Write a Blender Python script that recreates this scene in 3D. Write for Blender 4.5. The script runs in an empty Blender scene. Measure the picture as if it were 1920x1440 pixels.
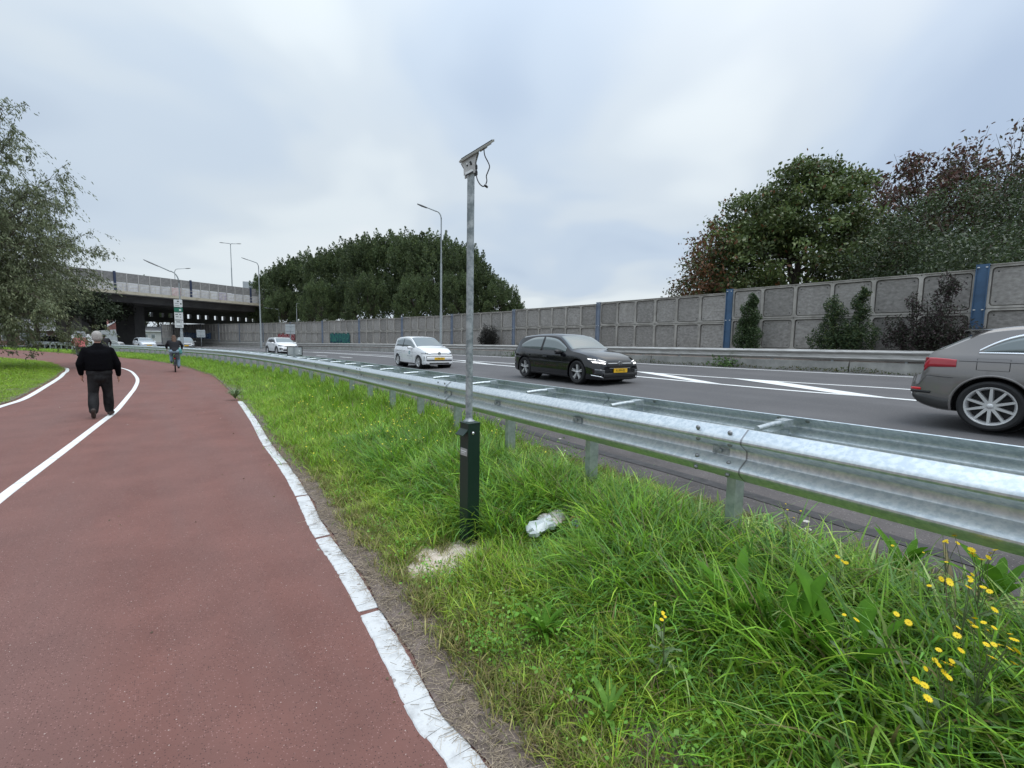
import bpy, bmesh, math, random
import numpy as np
from mathutils import Vector, Matrix, Euler
random.seed(7); RNG = np.random.default_rng(7)
SC = bpy.context.scene
COL = SC.collection
rad = math.radians

# ---------------------------------------------------------------- camera, world, sun, exposure
P_, RO = rad(5.5), rad(1.0)
R0 = Vector((1, 0, 0)); U0 = Vector((0, math.sin(P_), math.cos(P_))); FW = Vector((0, math.cos(P_), -math.sin(P_)))
CR = R0*math.cos(RO) + U0*math.sin(RO); CU = -R0*math.sin(RO) + U0*math.cos(RO)
cam = bpy.data.cameras.new('camera'); cam_o = bpy.data.objects.new('camera', cam); COL.objects.link(cam_o)
cam.sensor_width = 36.0; cam.lens = 36.0*850/1920; cam.clip_end = 3000; cam.clip_start = 0.05
m = Matrix.Identity(4)
for i in range(3):
    m[i][0] = CR[i]; m[i][1] = CU[i]; m[i][2] = -FW[i]
m[2][3] = 1.62
cam_o.matrix_world = m
SC.camera = cam_o

W = bpy.data.worlds.new('World'); SC.world = W; W.use_nodes = True
nt = W.node_tree; nt.nodes.clear(); N = nt.nodes.new; LK = nt.links.new
wo = N('ShaderNodeOutputWorld'); bg = N('ShaderNodeBackground'); LK(bg.outputs[0], wo.inputs[0])
sky = N('ShaderNodeTexSky'); sky.sky_type = 'NISHITA'; sky.sun_disc = False
sky.sun_elevation = rad(48); sky.sun_rotation = rad(35); sky.air_density = 1.2; sky.dust_density = 3.0
tc = N('ShaderNodeTexCoord'); sep = N('ShaderNodeSeparateXYZ'); LK(tc.outputs['Generated'], sep.inputs[0])
def M_(op, a, b=None, c=None, clamp=False):
    n = N('ShaderNodeMath'); n.operation = op; n.use_clamp = clamp
    for i, x in enumerate((a, b, c)):
        if x is None: continue
        if isinstance(x, (int, float)): n.inputs[i].default_value = x
        else: LK(x, n.inputs[i])
    return n.outputs[0]
zc = M_('MAXIMUM', sep.outputs[2], 0.0)
den = M_('ADD', zc, 0.28)
px = M_('DIVIDE', sep.outputs[0], den); py = M_('DIVIDE', sep.outputs[1], den)
cb = N('ShaderNodeCombineXYZ'); LK(px, cb.inputs[0]); LK(py, cb.inputs[1]); cb.inputs[2].default_value = 0.0
def noise(scale, detail, rough, off):
    mp = N('ShaderNodeMapping'); mp.inputs['Location'].default_value = off; LK(cb.outputs[0], mp.inputs[0])
    n = N('ShaderNodeTexNoise'); n.inputs['Scale'].default_value = scale; n.inputs['Detail'].default_value = detail
    n.inputs['Roughness'].default_value = rough; n.inputs['Distortion'].default_value = 0.3
    LK(mp.outputs[0], n.inputs['Vector']); return n.outputs['Fac']
n1 = noise(1.25, 3.5, 0.42, (3.3, 1.7, 0)); n2 = noise(0.6, 2, 0.5, (7.1, 4.4, 0))
def ramp(fac, stops):
    r = N('ShaderNodeValToRGB'); e = r.color_ramp.elements
    while len(e) < len(stops): e.new(0.5)
    for q, (p, c) in zip(e, stops): q.position = p; q.color = (*c, 1)
    r.color_ramp.interpolation = 'EASE'; LK(fac, r.inputs[0]); return r.outputs[0]
def lin(r, g, b):
    f = lambda c: (c/255/12.92 if c <= 10 else ((c/255+.055)/1.055)**2.4)
    return (f(r), f(g), f(b))
mixf = M_('ADD', M_('MULTIPLY', n1, 0.72), M_('MULTIPLY', n2, 0.28))
cl = ramp(mixf, [(0.36, lin(160, 182, 211)), (0.44, lin(180, 199, 222)), (0.52, lin(200, 213, 226)), (0.60, lin(221, 231, 238)), (0.68, lin(233, 238, 243))])
# the layer thins to the left of the view: a little whiter and warmer there
lf = M_('MULTIPLY_ADD', sep.outputs[0], -0.45, 0.5, clamp=True)
mx0 = N('ShaderNodeMix'); mx0.data_type = 'RGBA'; LK(M_('MULTIPLY', lf, 0.55), mx0.inputs['Factor'])
LK(cl, mx0.inputs['A']); mx0.inputs['B'].default_value = (*lin(222, 231, 236), 1)
skm = N('ShaderNodeMix'); skm.data_type = 'RGBA'; skm.inputs['Factor'].default_value = 0.94
sks = N('ShaderNodeVectorMath'); sks.operation = 'SCALE'; sks.inputs['Scale'].default_value = 0.10; LK(sky.outputs[0], sks.inputs[0])
LK(sks.outputs[0], skm.inputs['A']); LK(mx0.outputs['Result'], skm.inputs['B'])
# overcast luminance rises smoothly towards the zenith
zen = M_('MULTIPLY_ADD', M_('POWER', zc, 3.5), 1.7, 1.0)
fin = N('ShaderNodeVectorMath'); fin.operation = 'SCALE'; LK(skm.outputs['Result'], fin.inputs[0]); LK(zen, fin.inputs['Scale'])
LK(fin.outputs[0], bg.inputs[0]); bg.inputs[1].default_value = 1.0

sun = bpy.data.lights.new('sun', 'SUN'); sun.energy = 1.5; sun.angle = rad(40); sun.color = (1.0, 0.965, 0.91)
sun_o = bpy.data.objects.new('sun', sun); COL.objects.link(sun_o)
sd = Vector((math.sin(rad(35))*math.cos(rad(58)), math.cos(rad(35))*math.cos(rad(58))*-0.4, math.sin(rad(58))))
sun_o.rotation_euler = sd.to_track_quat('Z', 'Y').to_euler()
vs = SC.view_settings; vs.view_transform = 'Standard'; vs.look = 'None'; vs.exposure = 0.07; vs.gamma = 1.0; vs.use_curve_mapping = False
SC.cycles.max_bounces = 6; SC.cycles.diffuse_bounces = 3; SC.cycles.glossy_bounces = 3; SC.cycles.transparent_max_bounces = 6
SC.cycles.transmission_bounces = 3; SC.cycles.use_denoising = True

# ---------------------------------------------------------------- materials
MATS = {}
def mat(name, col, rough=0.6, metal=0.0, var=0.0, scale=8.0, col2=None, bump=0.0, bscale=60.0, spec=0.5, coat=0.0, attr=False,
        trans=0.0, emit=0.0, speck=None, rnd=0.0, roff=False, rotz=0.0, streak=None, stretch=None, ior=None, contrast=(0.35, 0.65)):
    if name in MATS: return MATS[name]
    mt = bpy.data.materials.new(name); mt.use_nodes = True; t = mt.node_tree; b = t.nodes['Principled BSDF']
    n = t.nodes.new; l = t.links.new
    b.inputs['Roughness'].default_value = rough; b.inputs['Metallic'].default_value = metal
    b.inputs['Specular IOR Level'].default_value = spec; b.inputs['Coat Weight'].default_value = coat; b.inputs['Coat Roughness'].default_value = 0.03
    if ior: b.inputs['IOR'].default_value = ior
    b.inputs['Base Color'].default_value = (*col, 1)
    src = None
    g = n('ShaderNodeTexCoord'); vec = g.outputs['Object']
    if stretch:
        mp = n('ShaderNodeMapping'); mp.inputs['Scale'].default_value = stretch; l(vec, mp.inputs[0]); vec = mp.outputs[0]
    if rotz:
        mr = n('ShaderNodeMapping'); mr.inputs['Rotation'].default_value = (0, 0, rotz); l(vec, mr.inputs[0]); vec = mr.outputs[0]
    if roff:
        oi0 = n('ShaderNodeObjectInfo'); sm = n('ShaderNodeMath'); sm.operation = 'MULTIPLY'; sm.inputs[1].default_value = 60.0; l(oi0.outputs['Random'], sm.inputs[0])
        av = n('ShaderNodeVectorMath'); av.operation = 'ADD'; l(vec, av.inputs[0]); l(sm.outputs[0], av.inputs[1]); vec = av.outputs[0]
    if attr:
        a = n('ShaderNodeAttribute'); a.attribute_name = 'Col'; src = a.outputs['Color']
    if var > 0 or col2 is not None:
        nz = n('ShaderNodeTexNoise'); nz.inputs['Scale'].default_value = scale; nz.inputs['Detail'].default_value = 6; nz.inputs['Roughness'].default_value = 0.62
        l(vec, nz.inputs['Vector'])
        r = n('ShaderNodeValToRGB'); c2 = col2 if col2 is not None else tuple(max(0, c*(1-var)) for c in col)
        c1 = col if col2 is not None else tuple(c*(1+var) for c in col)
        r.color_ramp.elements[0].position = contrast[0]; r.color_ramp.elements[1].position = contrast[1]
        r.color_ramp.elements[0].color = (*c2, 1); r.color_ramp.elements[1].color = (*c1, 1)
        l(nz.outputs['Fac'], r.inputs[0]); src = r.outputs[0]
    if streak:
        # long wear marks: (scale vector, strength, darker colour)
        mp2 = n('ShaderNodeMapping'); mp2.inputs['Scale'].default_value = streak[0]; l(vec, mp2.inputs[0])
        n2_ = n('ShaderNodeTexNoise'); n2_.inputs['Scale'].default_value = 1.0; n2_.inputs['Detail'].default_value = 5; n2_.inputs['Roughness'].default_value = .6; l(mp2.outputs[0], n2_.inputs['Vector'])
        r2 = n('ShaderNodeValToRGB'); r2.color_ramp.elements[0].position = .36; r2.color_ramp.elements[1].position = .64; l(n2_.outputs['Fac'], r2.inputs[0])
        f2 = n('ShaderNodeMath'); f2.operation = 'MULTIPLY'; f2.inputs[1].default_value = streak[1]; l(r2.outputs[0], f2.inputs[0])
        mx2 = n('ShaderNodeMix'); mx2.data_type = 'RGBA'; l(f2.outputs[0], mx2.inputs['Factor'])
        if src is not None: l(src, mx2.inputs['A'])
        else: mx2.inputs['A'].default_value = (*col, 1)
        mx2.inputs['B'].default_value = (*streak[2], 1); src = mx2.outputs['Result']
    if speck:
        # small stones set in the surface: (colour, scale, amount)
        for sc_, sk_, am in speck:
            vo = n('ShaderNodeTexVoronoi'); vo.inputs['Scale'].default_value = sk_; l(vec, vo.inputs['Vector'])
            wn = n('ShaderNodeSeparateColor'); l(vo.outputs['Color'], wn.inputs[0])
            gt = n('ShaderNodeMath'); gt.operation = 'LESS_THAN'; gt.inputs[1].default_value = am; l(wn.outputs[0], gt.inputs[0])
            ds = n('ShaderNodeMath'); ds.operation = 'LESS_THAN'; ds.inputs[1].default_value = 0.33; l(vo.outputs['Distance'], ds.inputs[0])
            mu = n('ShaderNodeMath'); mu.operation = 'MULTIPLY'; l(gt.outputs[0], mu.inputs[0]); l(ds.outputs[0], mu.inputs[1])
            mx = n('ShaderNodeMix'); mx.data_type = 'RGBA'; l(mu.outputs[0], mx.inputs['Factor'])
            if src is not None: l(src, mx.inputs['A'])
            else: mx.inputs['A'].default_value = (*col, 1)
            mx.inputs['B'].default_value = (*sc_, 1); src = mx.outputs['Result']
    if rnd > 0:
        oi = n('ShaderNodeObjectInfo'); hs = n('ShaderNodeHueSaturation')
        a1 = n('ShaderNodeMath'); a1.operation = 'MULTIPLY_ADD'; a1.inputs[1].default_value = 2*rnd; a1.inputs[2].default_value = 1-rnd
        l(oi.outputs['Random'], a1.inputs[0]); l(a1.outputs[0], hs.inputs['Value'])
        if src is not None: l(src, hs.inputs['Color'])
        else: hs.inputs['Color'].default_value = (*col, 1)
        src = hs.outputs[0]
    if src is not None: l(src, b.inputs['Base Color'])
    if bump > 0:
        bn = n('ShaderNodeTexNoise'); bn.inputs['Scale'].default_value = bscale; bn.inputs['Detail'].default_value = 4; l(vec, bn.inputs['Vector'])
        bp = n('ShaderNodeBump'); bp.inputs['Strength'].default_value = bump; bp.inputs['Distance'].default_value = 0.01
        l(bn.outputs['Fac'], bp.inputs['Height']); l(bp.outputs[0], b.inputs['Normal'])
    if trans > 0:
        tr = n('ShaderNodeBsdfTranslucent'); ms = n('ShaderNodeMixShader'); ms.inputs[0].default_value = trans
        if src is not None: l(src, tr.inputs['Color'])
        else: tr.inputs['Color'].default_value = (*col, 1)
        out = t.nodes['Material Output']; l(b.outputs[0], ms.inputs[1]); l(tr.outputs[0], ms.inputs[2]); l(ms.outputs[0], out.inputs['Surface'])
    if emit > 0:
        b.inputs['Emission Color'].default_value = (*col, 1); b.inputs['Emission Strength'].default_value = emit
    MATS[name] = mt; return mt

GALV = mat('galvanised steel', (0.68, 0.72, 0.73), 0.40, 0.75, col2=(0.50, 0.56, 0.59), scale=34, contrast=(.40, .58), bump=0.03, bscale=40, streak=((2.5, 2.5, 9), .35, (0.48, 0.53, 0.56)), stretch=(1, 1, 1))
GALVP = mat('weathered galvanised', (0.42, 0.45, 0.46), 0.55, 0.4, col2=(0.19, 0.22, 0.23), scale=22, contrast=(0.38, 0.62))
STEEL = mat('dark bolt steel', (0.28, 0.29, 0.30), 0.45, 0.8)
RED = mat('red asphalt', (0.212, 0.097, 0.080), 0.85, col2=(0.165, 0.076, 0.063), scale=1.4, rotz=rad(-38), streak=((1.3, .14, 1), .5, (0.185, 0.112, 0.100)), bump=0.55, bscale=170, spec=0.35,
          speck=[((0.31, 0.175, 0.155), 125, 0.15), ((0.085, 0.045, 0.04), 120, 0.24), ((0.46, 0.36, 0.32), 110, 0.008)])
ASPH = mat('grey asphalt', (0.132, 0.128, 0.130), 0.82, col2=(0.102, 0.099, 0.101), scale=0.5, rotz=rad(-33), streak=((1.3, .035, 1), .6, (0.090, 0.088, 0.091)), bump=0.35, bscale=120, spec=0.4,
           speck=[((0.2, 0.2, 0.2), 70, 0.12), ((0.06, 0.06, 0.06), 85, 0.12)])
SHOULD = mat('shoulder asphalt', (0.135, 0.12, 0.116), 0.92, col2=(0.082, 0.074, 0.072), scale=2.2, bump=0.6, bscale=150,
             speck=[((0.24, 0.22, 0.21), 75, 0.16), ((0.055, 0.05, 0.05), 90, 0.15), ((0.6, 0.57, 0.52), 14, 0.012)])
TAR = mat('tar seam', (0.05, 0.047, 0.048), 0.7, var=0.3, scale=12, bump=0.3, bscale=60)
WHITE = mat('white road paint', (0.80, 0.81, 0.80), 0.6, col2=(0.62, 0.63, 0.63), scale=5, bump=0.2, bscale=60, contrast=(0.2, 0.5))
TILE = mat('white edge band', (0.62, 0.63, 0.63), 0.75, col2=(0.40, 0.40, 0.40), scale=9, bump=0.5, bscale=70, contrast=(0.24, 0.5),
           speck=[((0.33, 0.31, 0.3), 22, 0.05), ((0.5, 0.49, 0.48), 60, 0.1)])
SOIL = mat('verge soil', (0.20, 0.158, 0.138), 0.95, col2=(0.105, 0.082, 0.068), scale=14, bump=1.0, bscale=55, speck=[((0.42, 0.36, 0.30), 90, .10), ((0.06, 0.05, 0.04), 70, .15)])
EARTH = mat('earth', (0.10, 0.12, 0.05), 0.95, col2=(0.06, 0.075, 0.03), scale=1.5)
SAND = mat('pale sand', (0.72, 0.64, 0.55), 0.95, col2=(0.48, 0.40, 0.32), scale=16, bump=0.9, bscale=45,
           speck=[((0.25, 0.2, 0.16), 40, 0.05)])
CONC = mat('concrete', (0.37, 0.36, 0.335), 0.85, col2=(0.24, 0.235, 0.22), scale=2.2, streak=((2.0, 2.0, .6), .5, (0.19, 0.19, 0.175)), bump=0.3, bscale=30, contrast=(0.3, 0.62))
FRAME = mat('noise wall frame concrete', (0.53, 0.50, 0.455), 0.85, col2=(0.29, 0.27, 0.24), scale=1.6, bump=0.3, bscale=30, contrast=(0.3, 0.6), rnd=0.06, roff=True, streak=((3.5, 3.5, .35), .5, (0.24, 0.225, 0.20)))
INFILL = mat('wood-cement infill', (0.43, 0.405, 0.38), 0.95, col2=(0.20, 0.188, 0.175), roff=True, streak=((2.2, 2.2, .5), .45, (0.24, 0.225, 0.205)), scale=7.5, bump=1.0, bscale=55, rnd=0.17, contrast=(0.3, 0.7), stretch=(1, 1, 1.6))
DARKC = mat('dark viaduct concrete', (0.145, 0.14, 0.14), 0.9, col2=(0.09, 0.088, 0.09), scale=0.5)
CREAM = mat('stained cream edge', (0.52, 0.48, 0.38), 0.8, col2=(0.30, 0.24, 0.16), scale=1.2, contrast=(0.28, 0.5))
BLUE = mat('blue post paint', (0.062, 0.135, 0.245), 0.6, col2=(0.045, 0.095, 0.17), scale=2.5)
NAVY = mat('navy post paint', (0.03, 0.045, 0.09), 0.6)
BLACK = mat('black plastic', (0.012, 0.012, 0.013), 0.5)
RUBBER = mat('tyre rubber', (0.016, 0.016, 0.017), 0.75)
ALLOY = mat('alloy', (0.66, 0.66, 0.66), 0.32, 0.5)
ALLOYD = mat('dark wheel back', (0.02, 0.02, 0.022), 0.6)
CHROME = mat('chrome', (0.82, 0.83, 0.84), 0.15, 0.9)
GLASS = mat('car glass', (0.03, 0.038, 0.042), 0.03, spec=0.9, coat=0.5, ior=1.6)
GLASSL = mat('car glass pale', (0.105, 0.135, 0.138), 0.04, spec=0.9, coat=0.6, ior=1.6)
LAMPG = mat('headlamp glass', (0.55, 0.57, 0.6), 0.08, spec=0.8, coat=0.8)
LAMPD = mat('headlamp dark', (0.05, 0.052, 0.058), 0.1, coat=0.8)
DRL = mat('daytime lamp', (1.0, 0.98, 0.95), 0.3, emit=1.1)
REDL = mat('red lamp', (0.42, 0.012, 0.025), 0.12, coat=0.9)
REDB = mat('red reflector', (0.75, 0.015, 0.02), 0.2, coat=0.5)
YPL = mat('yellow plate', (0.80, 0.47, 0.015), 0.45)
PAINTW = mat('white car paint', (0.80, 0.81, 0.82), 0.28, coat=0.7)
PAINTK = mat('black car paint', (0.003, 0.0035, 0.006), 0.12, coat=0.75, spec=0.4)
PAINTT = mat('taupe grey car paint', (0.205, 0.192, 0.187), 0.26, 0.55, coat=1.0)
PAINTG = mat('grey green car paint', (0.11, 0.12, 0.12), 0.3, 0.3, coat=0.8)
PAINTS = mat('silver white car paint', (0.62, 0.66, 0.70), 0.3, 0.1, coat=0.8)
GREEN = mat('dark green powder coat', (0.006, 0.024, 0.017), 0.42, bump=0.05, bscale=300)
GREYST = mat('grey sticker', (0.34, 0.34, 0.33), 0.6)
SIGNB = mat('sign back aluminium', (0.42, 0.45, 0.46), 0.5, 0.2, var=0.1, scale=3)
SIGNW = mat('sign white', (0.72, 0.74, 0.74), 0.5)
SIGNG = mat('sign green', (0.015, 0.16, 0.10), 0.5)
PANEL = mat('solar panel frame', (0.50, 0.50, 0.48), 0.5, 0.3)
PLATEST = mat('mounting plate', (0.46, 0.45, 0.44), 0.5, 0.3, var=0.12, scale=20)
LEAF = mat('leaf', (0.05, 0.08, 0.03), 0.55, attr=True, trans=0.28, spec=0.4, rnd=.16)
LEAFG = mat('glossy leaf', (0.05, 0.08, 0.03), 0.42, attr=True, trans=0.25, spec=0.5)
GRASS = mat('grass', (0.1, 0.2, 0.03), 0.45, attr=True, trans=0.36, spec=0.5, rnd=0.30)
BARK = mat('bark', (0.085, 0.07, 0.055), 0.95, var=0.35, scale=6, bump=0.6, bscale=20)
TWIG = mat('twig', (0.06, 0.05, 0.042), 0.9)
STRAW = mat('straw', (0.44, 0.35, 0.24), 0.9, attr=True)
YEL = mat('yellow petal', (0.85, 0.62, 0.005), 0.6, trans=0.15)
YELC = mat('flower centre', (0.72, 0.47, 0.01), 0.7)

# ---------------------------------------------------------------- helpers
class MB:
    def __init__(s): s.v = []; s.f = []; s.mi = []
    def add(s, vs, fs, mi=0, M=None):
        o = len(s.v)
        for p in vs:
            p = Vector(p)
            s.v.append(tuple(M @ p) if M is not None else tuple(p))
        for f in fs: s.f.append(tuple(i+o for i in f)); s.mi.append(mi)
        return s
    def box(s, c, d, M=None, mi=0, rz=0.0):
        x, y, z = d[0]/2, d[1]/2, d[2]/2
        vs = [(-x, -y, -z), (x, -y, -z), (x, y, -z), (-x, y, -z), (-x, -y, z), (x, -y, z), (x, y, z), (-x, y, z)]
        T = Matrix.Translation(c) @ Matrix.Rotation(rz, 4, 'Z')
        if M is not None: T = M @ T
        return s.add(vs, [(3, 2, 1, 0), (4, 5, 6, 7), (0, 1, 5, 4), (1, 2, 6, 5), (2, 3, 7, 6), (3, 0, 4, 7)], mi, T)
    def bar(s, a, b, w, h, mi=0):
        a = Vector(a); b = Vector(b); d = b-a; L = d.length
        q = d.to_track_quat('X', 'Z').to_matrix().to_4x4()
        return s.box((0, 0, 0), (L, w, h), Matrix.Translation((a+b)/2) @ q, mi)
    def tube(s, pts, r, n=8, mi=0, cap=True):
        pts = [Vector(p) for p in pts]; R = r if isinstance(r, (list, tuple)) else [r]*len(pts)
        o = len(s.v); up = None
        for i, p in enumerate(pts):
            d = (pts[min(i+1, len(pts)-1)] - pts[max(i-1, 0)]).normalized()
            if up is None: up = Vector((0, 0, 1)) if abs(d.z) < 0.9 else Vector((1, 0, 0))
            a = d.cross(up).normalized(); b = a.cross(d).normalized(); up = b
            for k in range(n):
                t = 2*math.pi*k/n; s.v.append(tuple(p + (a*math.cos(t)+b*math.sin(t))*R[i]))
        for i in range(len(pts)-1):
            for k in range(n):
                k2 = (k+1) % n
                s.f.append((o+i*n+k, o+i*n+k2, o+(i+1)*n+k2, o+(i+1)*n+k)); s.mi.append(mi)
        if cap:
            s.f.append(tuple(o+k for k in range(n))[::-1]); s.mi.append(mi)
            e = o+(len(pts)-1)*n; s.f.append(tuple(e+k for k in range(n))); s.mi.append(mi)
        return s
    def lathe(s, prof, n=24, M=None, mi=0, close=False):
        # profile of (radius, height) turned about local Z
        vs = [(r*math.cos(2*math.pi*k/n), r*math.sin(2*math.pi*k/n), z) for r, z in prof for k in range(n)]
        fs = []; L = len(prof)
        for i in range(L if close else L-1):
            j = (i+1) % L
            for k in range(n):
                k2 = (k+1) % n; fs.append((i*n+k, i*n+k2, j*n+k2, j*n+k))
        return s.add(vs, fs, mi, M)
    def grid(s, rows, mi=0, closed=False):
        o = len(s.v); n = len(rows[0])
        for r in rows: s.v.extend(tuple(p) for p in r)
        for i in range(len(rows)-1):
            for k in range(n if closed else n-1):
                k2 = (k+1) % n
                s.f.append((o+i*n+k, o+i*n+k2, o+(i+1)*n+k2, o+(i+1)*n+k)); s.mi.append(mi)
        return s
    def prism(s, poly, z0, z1, M=None, mi=0):
        n = len(poly); vs = [(x, y, z0) for x, y in poly] + [(x, y, z1) for x, y in poly]
        fs = [tuple(range(n))[::-1], tuple(range(n, 2*n))] + [(i, (i+1) % n, n+(i+1) % n, n+i) for i in range(n)]
        return s.add(vs, fs, mi, M)
    def mesh(s, name, mats, smooth=False, angle=None):
        me = bpy.data.meshes.new(name); me.from_pydata(s.v, [], s.f)
        for q in (mats if isinstance(mats, (list, tuple)) else [mats]): me.materials.append(q)
        if any(s.mi): me.polygons.foreach_set('material_index', s.mi)
        if smooth or angle:
            me.polygons.foreach_set('use_smooth', [True]*len(me.polygons))
            if angle: me.set_sharp_from_angle(angle=rad(angle))
        me.update(); return me
    def build(s, name, mats, parent=None, smooth=False, angle=None, kind=None):
        return link(name, s.mesh(name, mats, smooth, angle), parent, kind)
def link(name, me, parent=None, kind=None, M=None):
    o = bpy.data.objects.new(name, me); COL.objects.link(o)
    if parent is not None: o.parent = parent
    if M is not None: o.matrix_local = M
    if kind: o['kind'] = kind
    return o
def thing(name, label, cat, loc=(0, 0, 0), rz=0.0, group=None, scale=1.0):
    o = bpy.data.objects.new(name, None); COL.objects.link(o); o.location = loc; o.rotation_euler = (0, 0, rz); o.empty_display_size = 0.2
    o.scale = (scale,)*3
    return tag(o, label, cat, group)
def tag(o, label, cat, group=None):
    o['label'] = label; o['category'] = cat
    if group: o['group'] = group
    return o
def bevel(o, w=0.004, seg=2):
    b = o.modifiers.new('bevel', 'BEVEL'); b.width = w; b.segments = seg; b.limit_method = 'ANGLE'; b.angle_limit = rad(40); return o
def leaf_mesh(name, cen, size, col, mt, aspect=0.5, up=None, droop=None, axis=None, fold=0.0):
    """N small leaves: a four-cornered blade each, own place, direction and colour."""
    n = len(cen); cen = np.asarray(cen, float)
    size = np.broadcast_to(np.asarray(size, float), (n,))
    a = RNG.normal(size=(n, 3)) if axis is None else np.asarray(axis, float) + RNG.normal(size=(n, 3))*0.35
    if droop is not None: a[:, 2] -= droop
    a /= np.linalg.norm(a, axis=1, keepdims=True)+1e-9
    w = RNG.normal(size=(n, 3))
    if up is not None: w = np.cross(a, np.array([0, 0, 1.0]) + RNG.normal(size=(n, 3))*up)
    b = w - (w*a).sum(1, keepdims=True)*a; b /= np.linalg.norm(b, axis=1, keepdims=True)+1e-9
    L = size[:, None]; v = np.empty((n, 4, 3))
    v[:, 0] = cen - a*L*0.5; v[:, 1] = cen + b*L*aspect*0.5 - a*L*0.05; v[:, 2] = cen + a*L*0.5; v[:, 3] = cen - b*L*aspect*0.5 - a*L*0.05
    me = bpy.data.meshes.new(name)
    me.vertices.add(4*n); me.vertices.foreach_set('co', v.reshape(-1))
    me.loops.add(4*n); me.loops.foreach_set('vertex_index', np.arange(4*n, dtype=np.int32))
    me.polygons.add(n); me.polygons.foreach_set('loop_start', np.arange(0, 4*n, 4, dtype=np.int32))
    me.polygons.foreach_set('loop_total', np.full(n, 4, dtype=np.int32))
    ca = me.color_attributes.new('Col', 'FLOAT_COLOR', 'POINT')
    c = np.ones((n, 4, 4)); c[:, :, :3] = np.asarray(col)[:, None, :]
    ca.data.foreach_set('color', c.reshape(-1)); me.materials.append(mt); me.update(calc_edges=True); return me
def cols(n, base, var=0.3, alt=None, p=0.0):
    c = np.array(base)[None, :]*(1+RNG.uniform(-var, var, (n, 1)))
    if alt is not None:
        k = RNG.random(n) < p; c[k] = np.array(alt)[None, :]*(1+RNG.uniform(-var, var, (k.sum(), 1)))
    return np.clip(c, 0.003, 1)

# ---------------------------------------------------------------- the lie of the land
PR = [(3.2, -3.0), (1.35, -0.5), (0.55, 0.6), (-0.14, 1.59), (-0.34, 1.82), (-0.58, 2.2), (-0.85, 2.62), (-1.15, 3.07), (-1.66, 3.79), (-2.3, 4.8), (-2.99, 5.81), (-3.86, 7.03),
      (-5.19, 9.01), (-7.15, 11.82), (-8.1, 13.0), (-10.45, 16.2), (-13.35, 20.0), (-18.34, 25.35), (-21.9, 28.61), (-26.4, 32.2), (-31.2, 35.57), (-44.5, 42.6), (-56.0, 48.0), (-80, 58), (-120, 75)]
def xR(y): return float(np.interp(y, [p[1] for p in PR], [p[0] for p in PR]))
def zpath(x, y): return float(np.interp(y, [0, 20, 30, 40, 60], [0, -.16, -.2, -.19, -.17]))
def zroad(x, y):
    p = .26+.0289*x+.0095*y
    return p if p > 0 else p*.5
# guard rail line: straight beside the camera, then a steady left-hand bend
RAIL = []                                    # (x, y, heading) each 0.1333 m from k=-6
def _rail():
    x, y, h = 1.455+6*1.3333*0.549, 2.855-6*1.3333*0.8358, rad(-33.3); s = -6*1.3333
    for i in range(700):
        RAIL.append((x, y, h))
        if s > 4: h -= .008*.13333
        s += .13333; x += math.sin(h)*.13333; y += math.cos(h)*.13333
_rail()
def rail_at(k, off=0.0, z=0.0):
    f = (k+6)*10; i = int(min(max(f, 0), len(RAIL)-2)); t = f-i
    x = RAIL[i][0]*(1-t)+RAIL[i+1][0]*t; y = RAIL[i][1]*(1-t)+RAIL[i+1][1]*t; h = RAIL[i][2]
    return Vector((x+math.cos(h)*off, y-math.sin(h)*off, z)), h      # off > 0: towards the road
def zrailtop(y): return float(np.interp(y, [-6, 2.9, 8.3, 13, 23.5, 35.7, 42.6, 52, 70], [1.2, 1.12, 1.02, .965, .83, .65, .57, .55, .55]))
XA = []
for k in range(-6, 62):
    p, h = rail_at(k, 0.42); XA.append((p.y, p.x))
XA.sort()
XA = [(-9.0, XA[0][1]+2.6)] + XA
def xA(y): return float(np.interp(y, [q[0] for q in XA], [q[1] for q in XA])) if y < XA[-1][0] else XA[-1][1]-(y-XA[-1][0])*3
def sstep(t): t = min(max(t, 0), 1); return t*t*(3-2*t)
def zverge(x, y):
    a, b = xR(y), xA(y); t = (x-a)/max(b-a, .3)
    zi = zpath(a, y)+.012; zo = zroad(b, y)-.015
    bump = .035*math.sin(x*3.1+y*1.3)*math.sin(y*2.3-x*1.1)*min(1, max(0, 4*t*(1-t)))
    return zi+(zo-zi)*sstep(t)+bump
WALLC = [(24.2, 1.2, 4.22), (19.3, 7.7, 4.2), (14.4, 14.2, 4.12), (9.76, 20.65, 3.96), (5.11, 27.1, 3.88), (.14, 33.5, 3.82), (-5.2, 39.6, 3.72), (-10.83, 45, 3.67), (-16.74, 50, 3.58),
         (-22.98, 55.3, 3.52), (-29.3, 60.3, 3.47), (-35.6, 65.2, 3.44), (-41.86, 70, 3.43), (-48.2, 74.9, 3.45), (-54.5, 79.8, 3.5), (-60.7, 84.8, 3.54), (-66.6, 89.6, 3.58), (-72.8, 94.6, 3.6)]
def xW(y): return float(np.interp(y, [c[1] for c in WALLC], [c[0] for c in WALLC]))

# ground sheet, far out to the horizon
MB().add([(-900, -200, -1.2), (900, -200, -1.2), (900, 1500, -1.2), (-900, 1500, -1.2)], [(0, 1, 2, 3)]).build('ground', EARTH, kind='structure')
# red cycle path: one sheet, the verge lies over its right side and the lawn over its left
mb = MB(); ys = list(np.linspace(-3, 30, 67))+list(np.linspace(31, 60, 30))
rows = []
for y in ys:
    xr = xR(y)+0.55; rows.append([(xr-w, y, zpath(0, y)) for w in (0, 1, 2, 4, 6, 9, 13, 18, 26, 40, 70)])
path = mb.grid(rows).build('cycle_path', RED, kind='structure')
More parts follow.
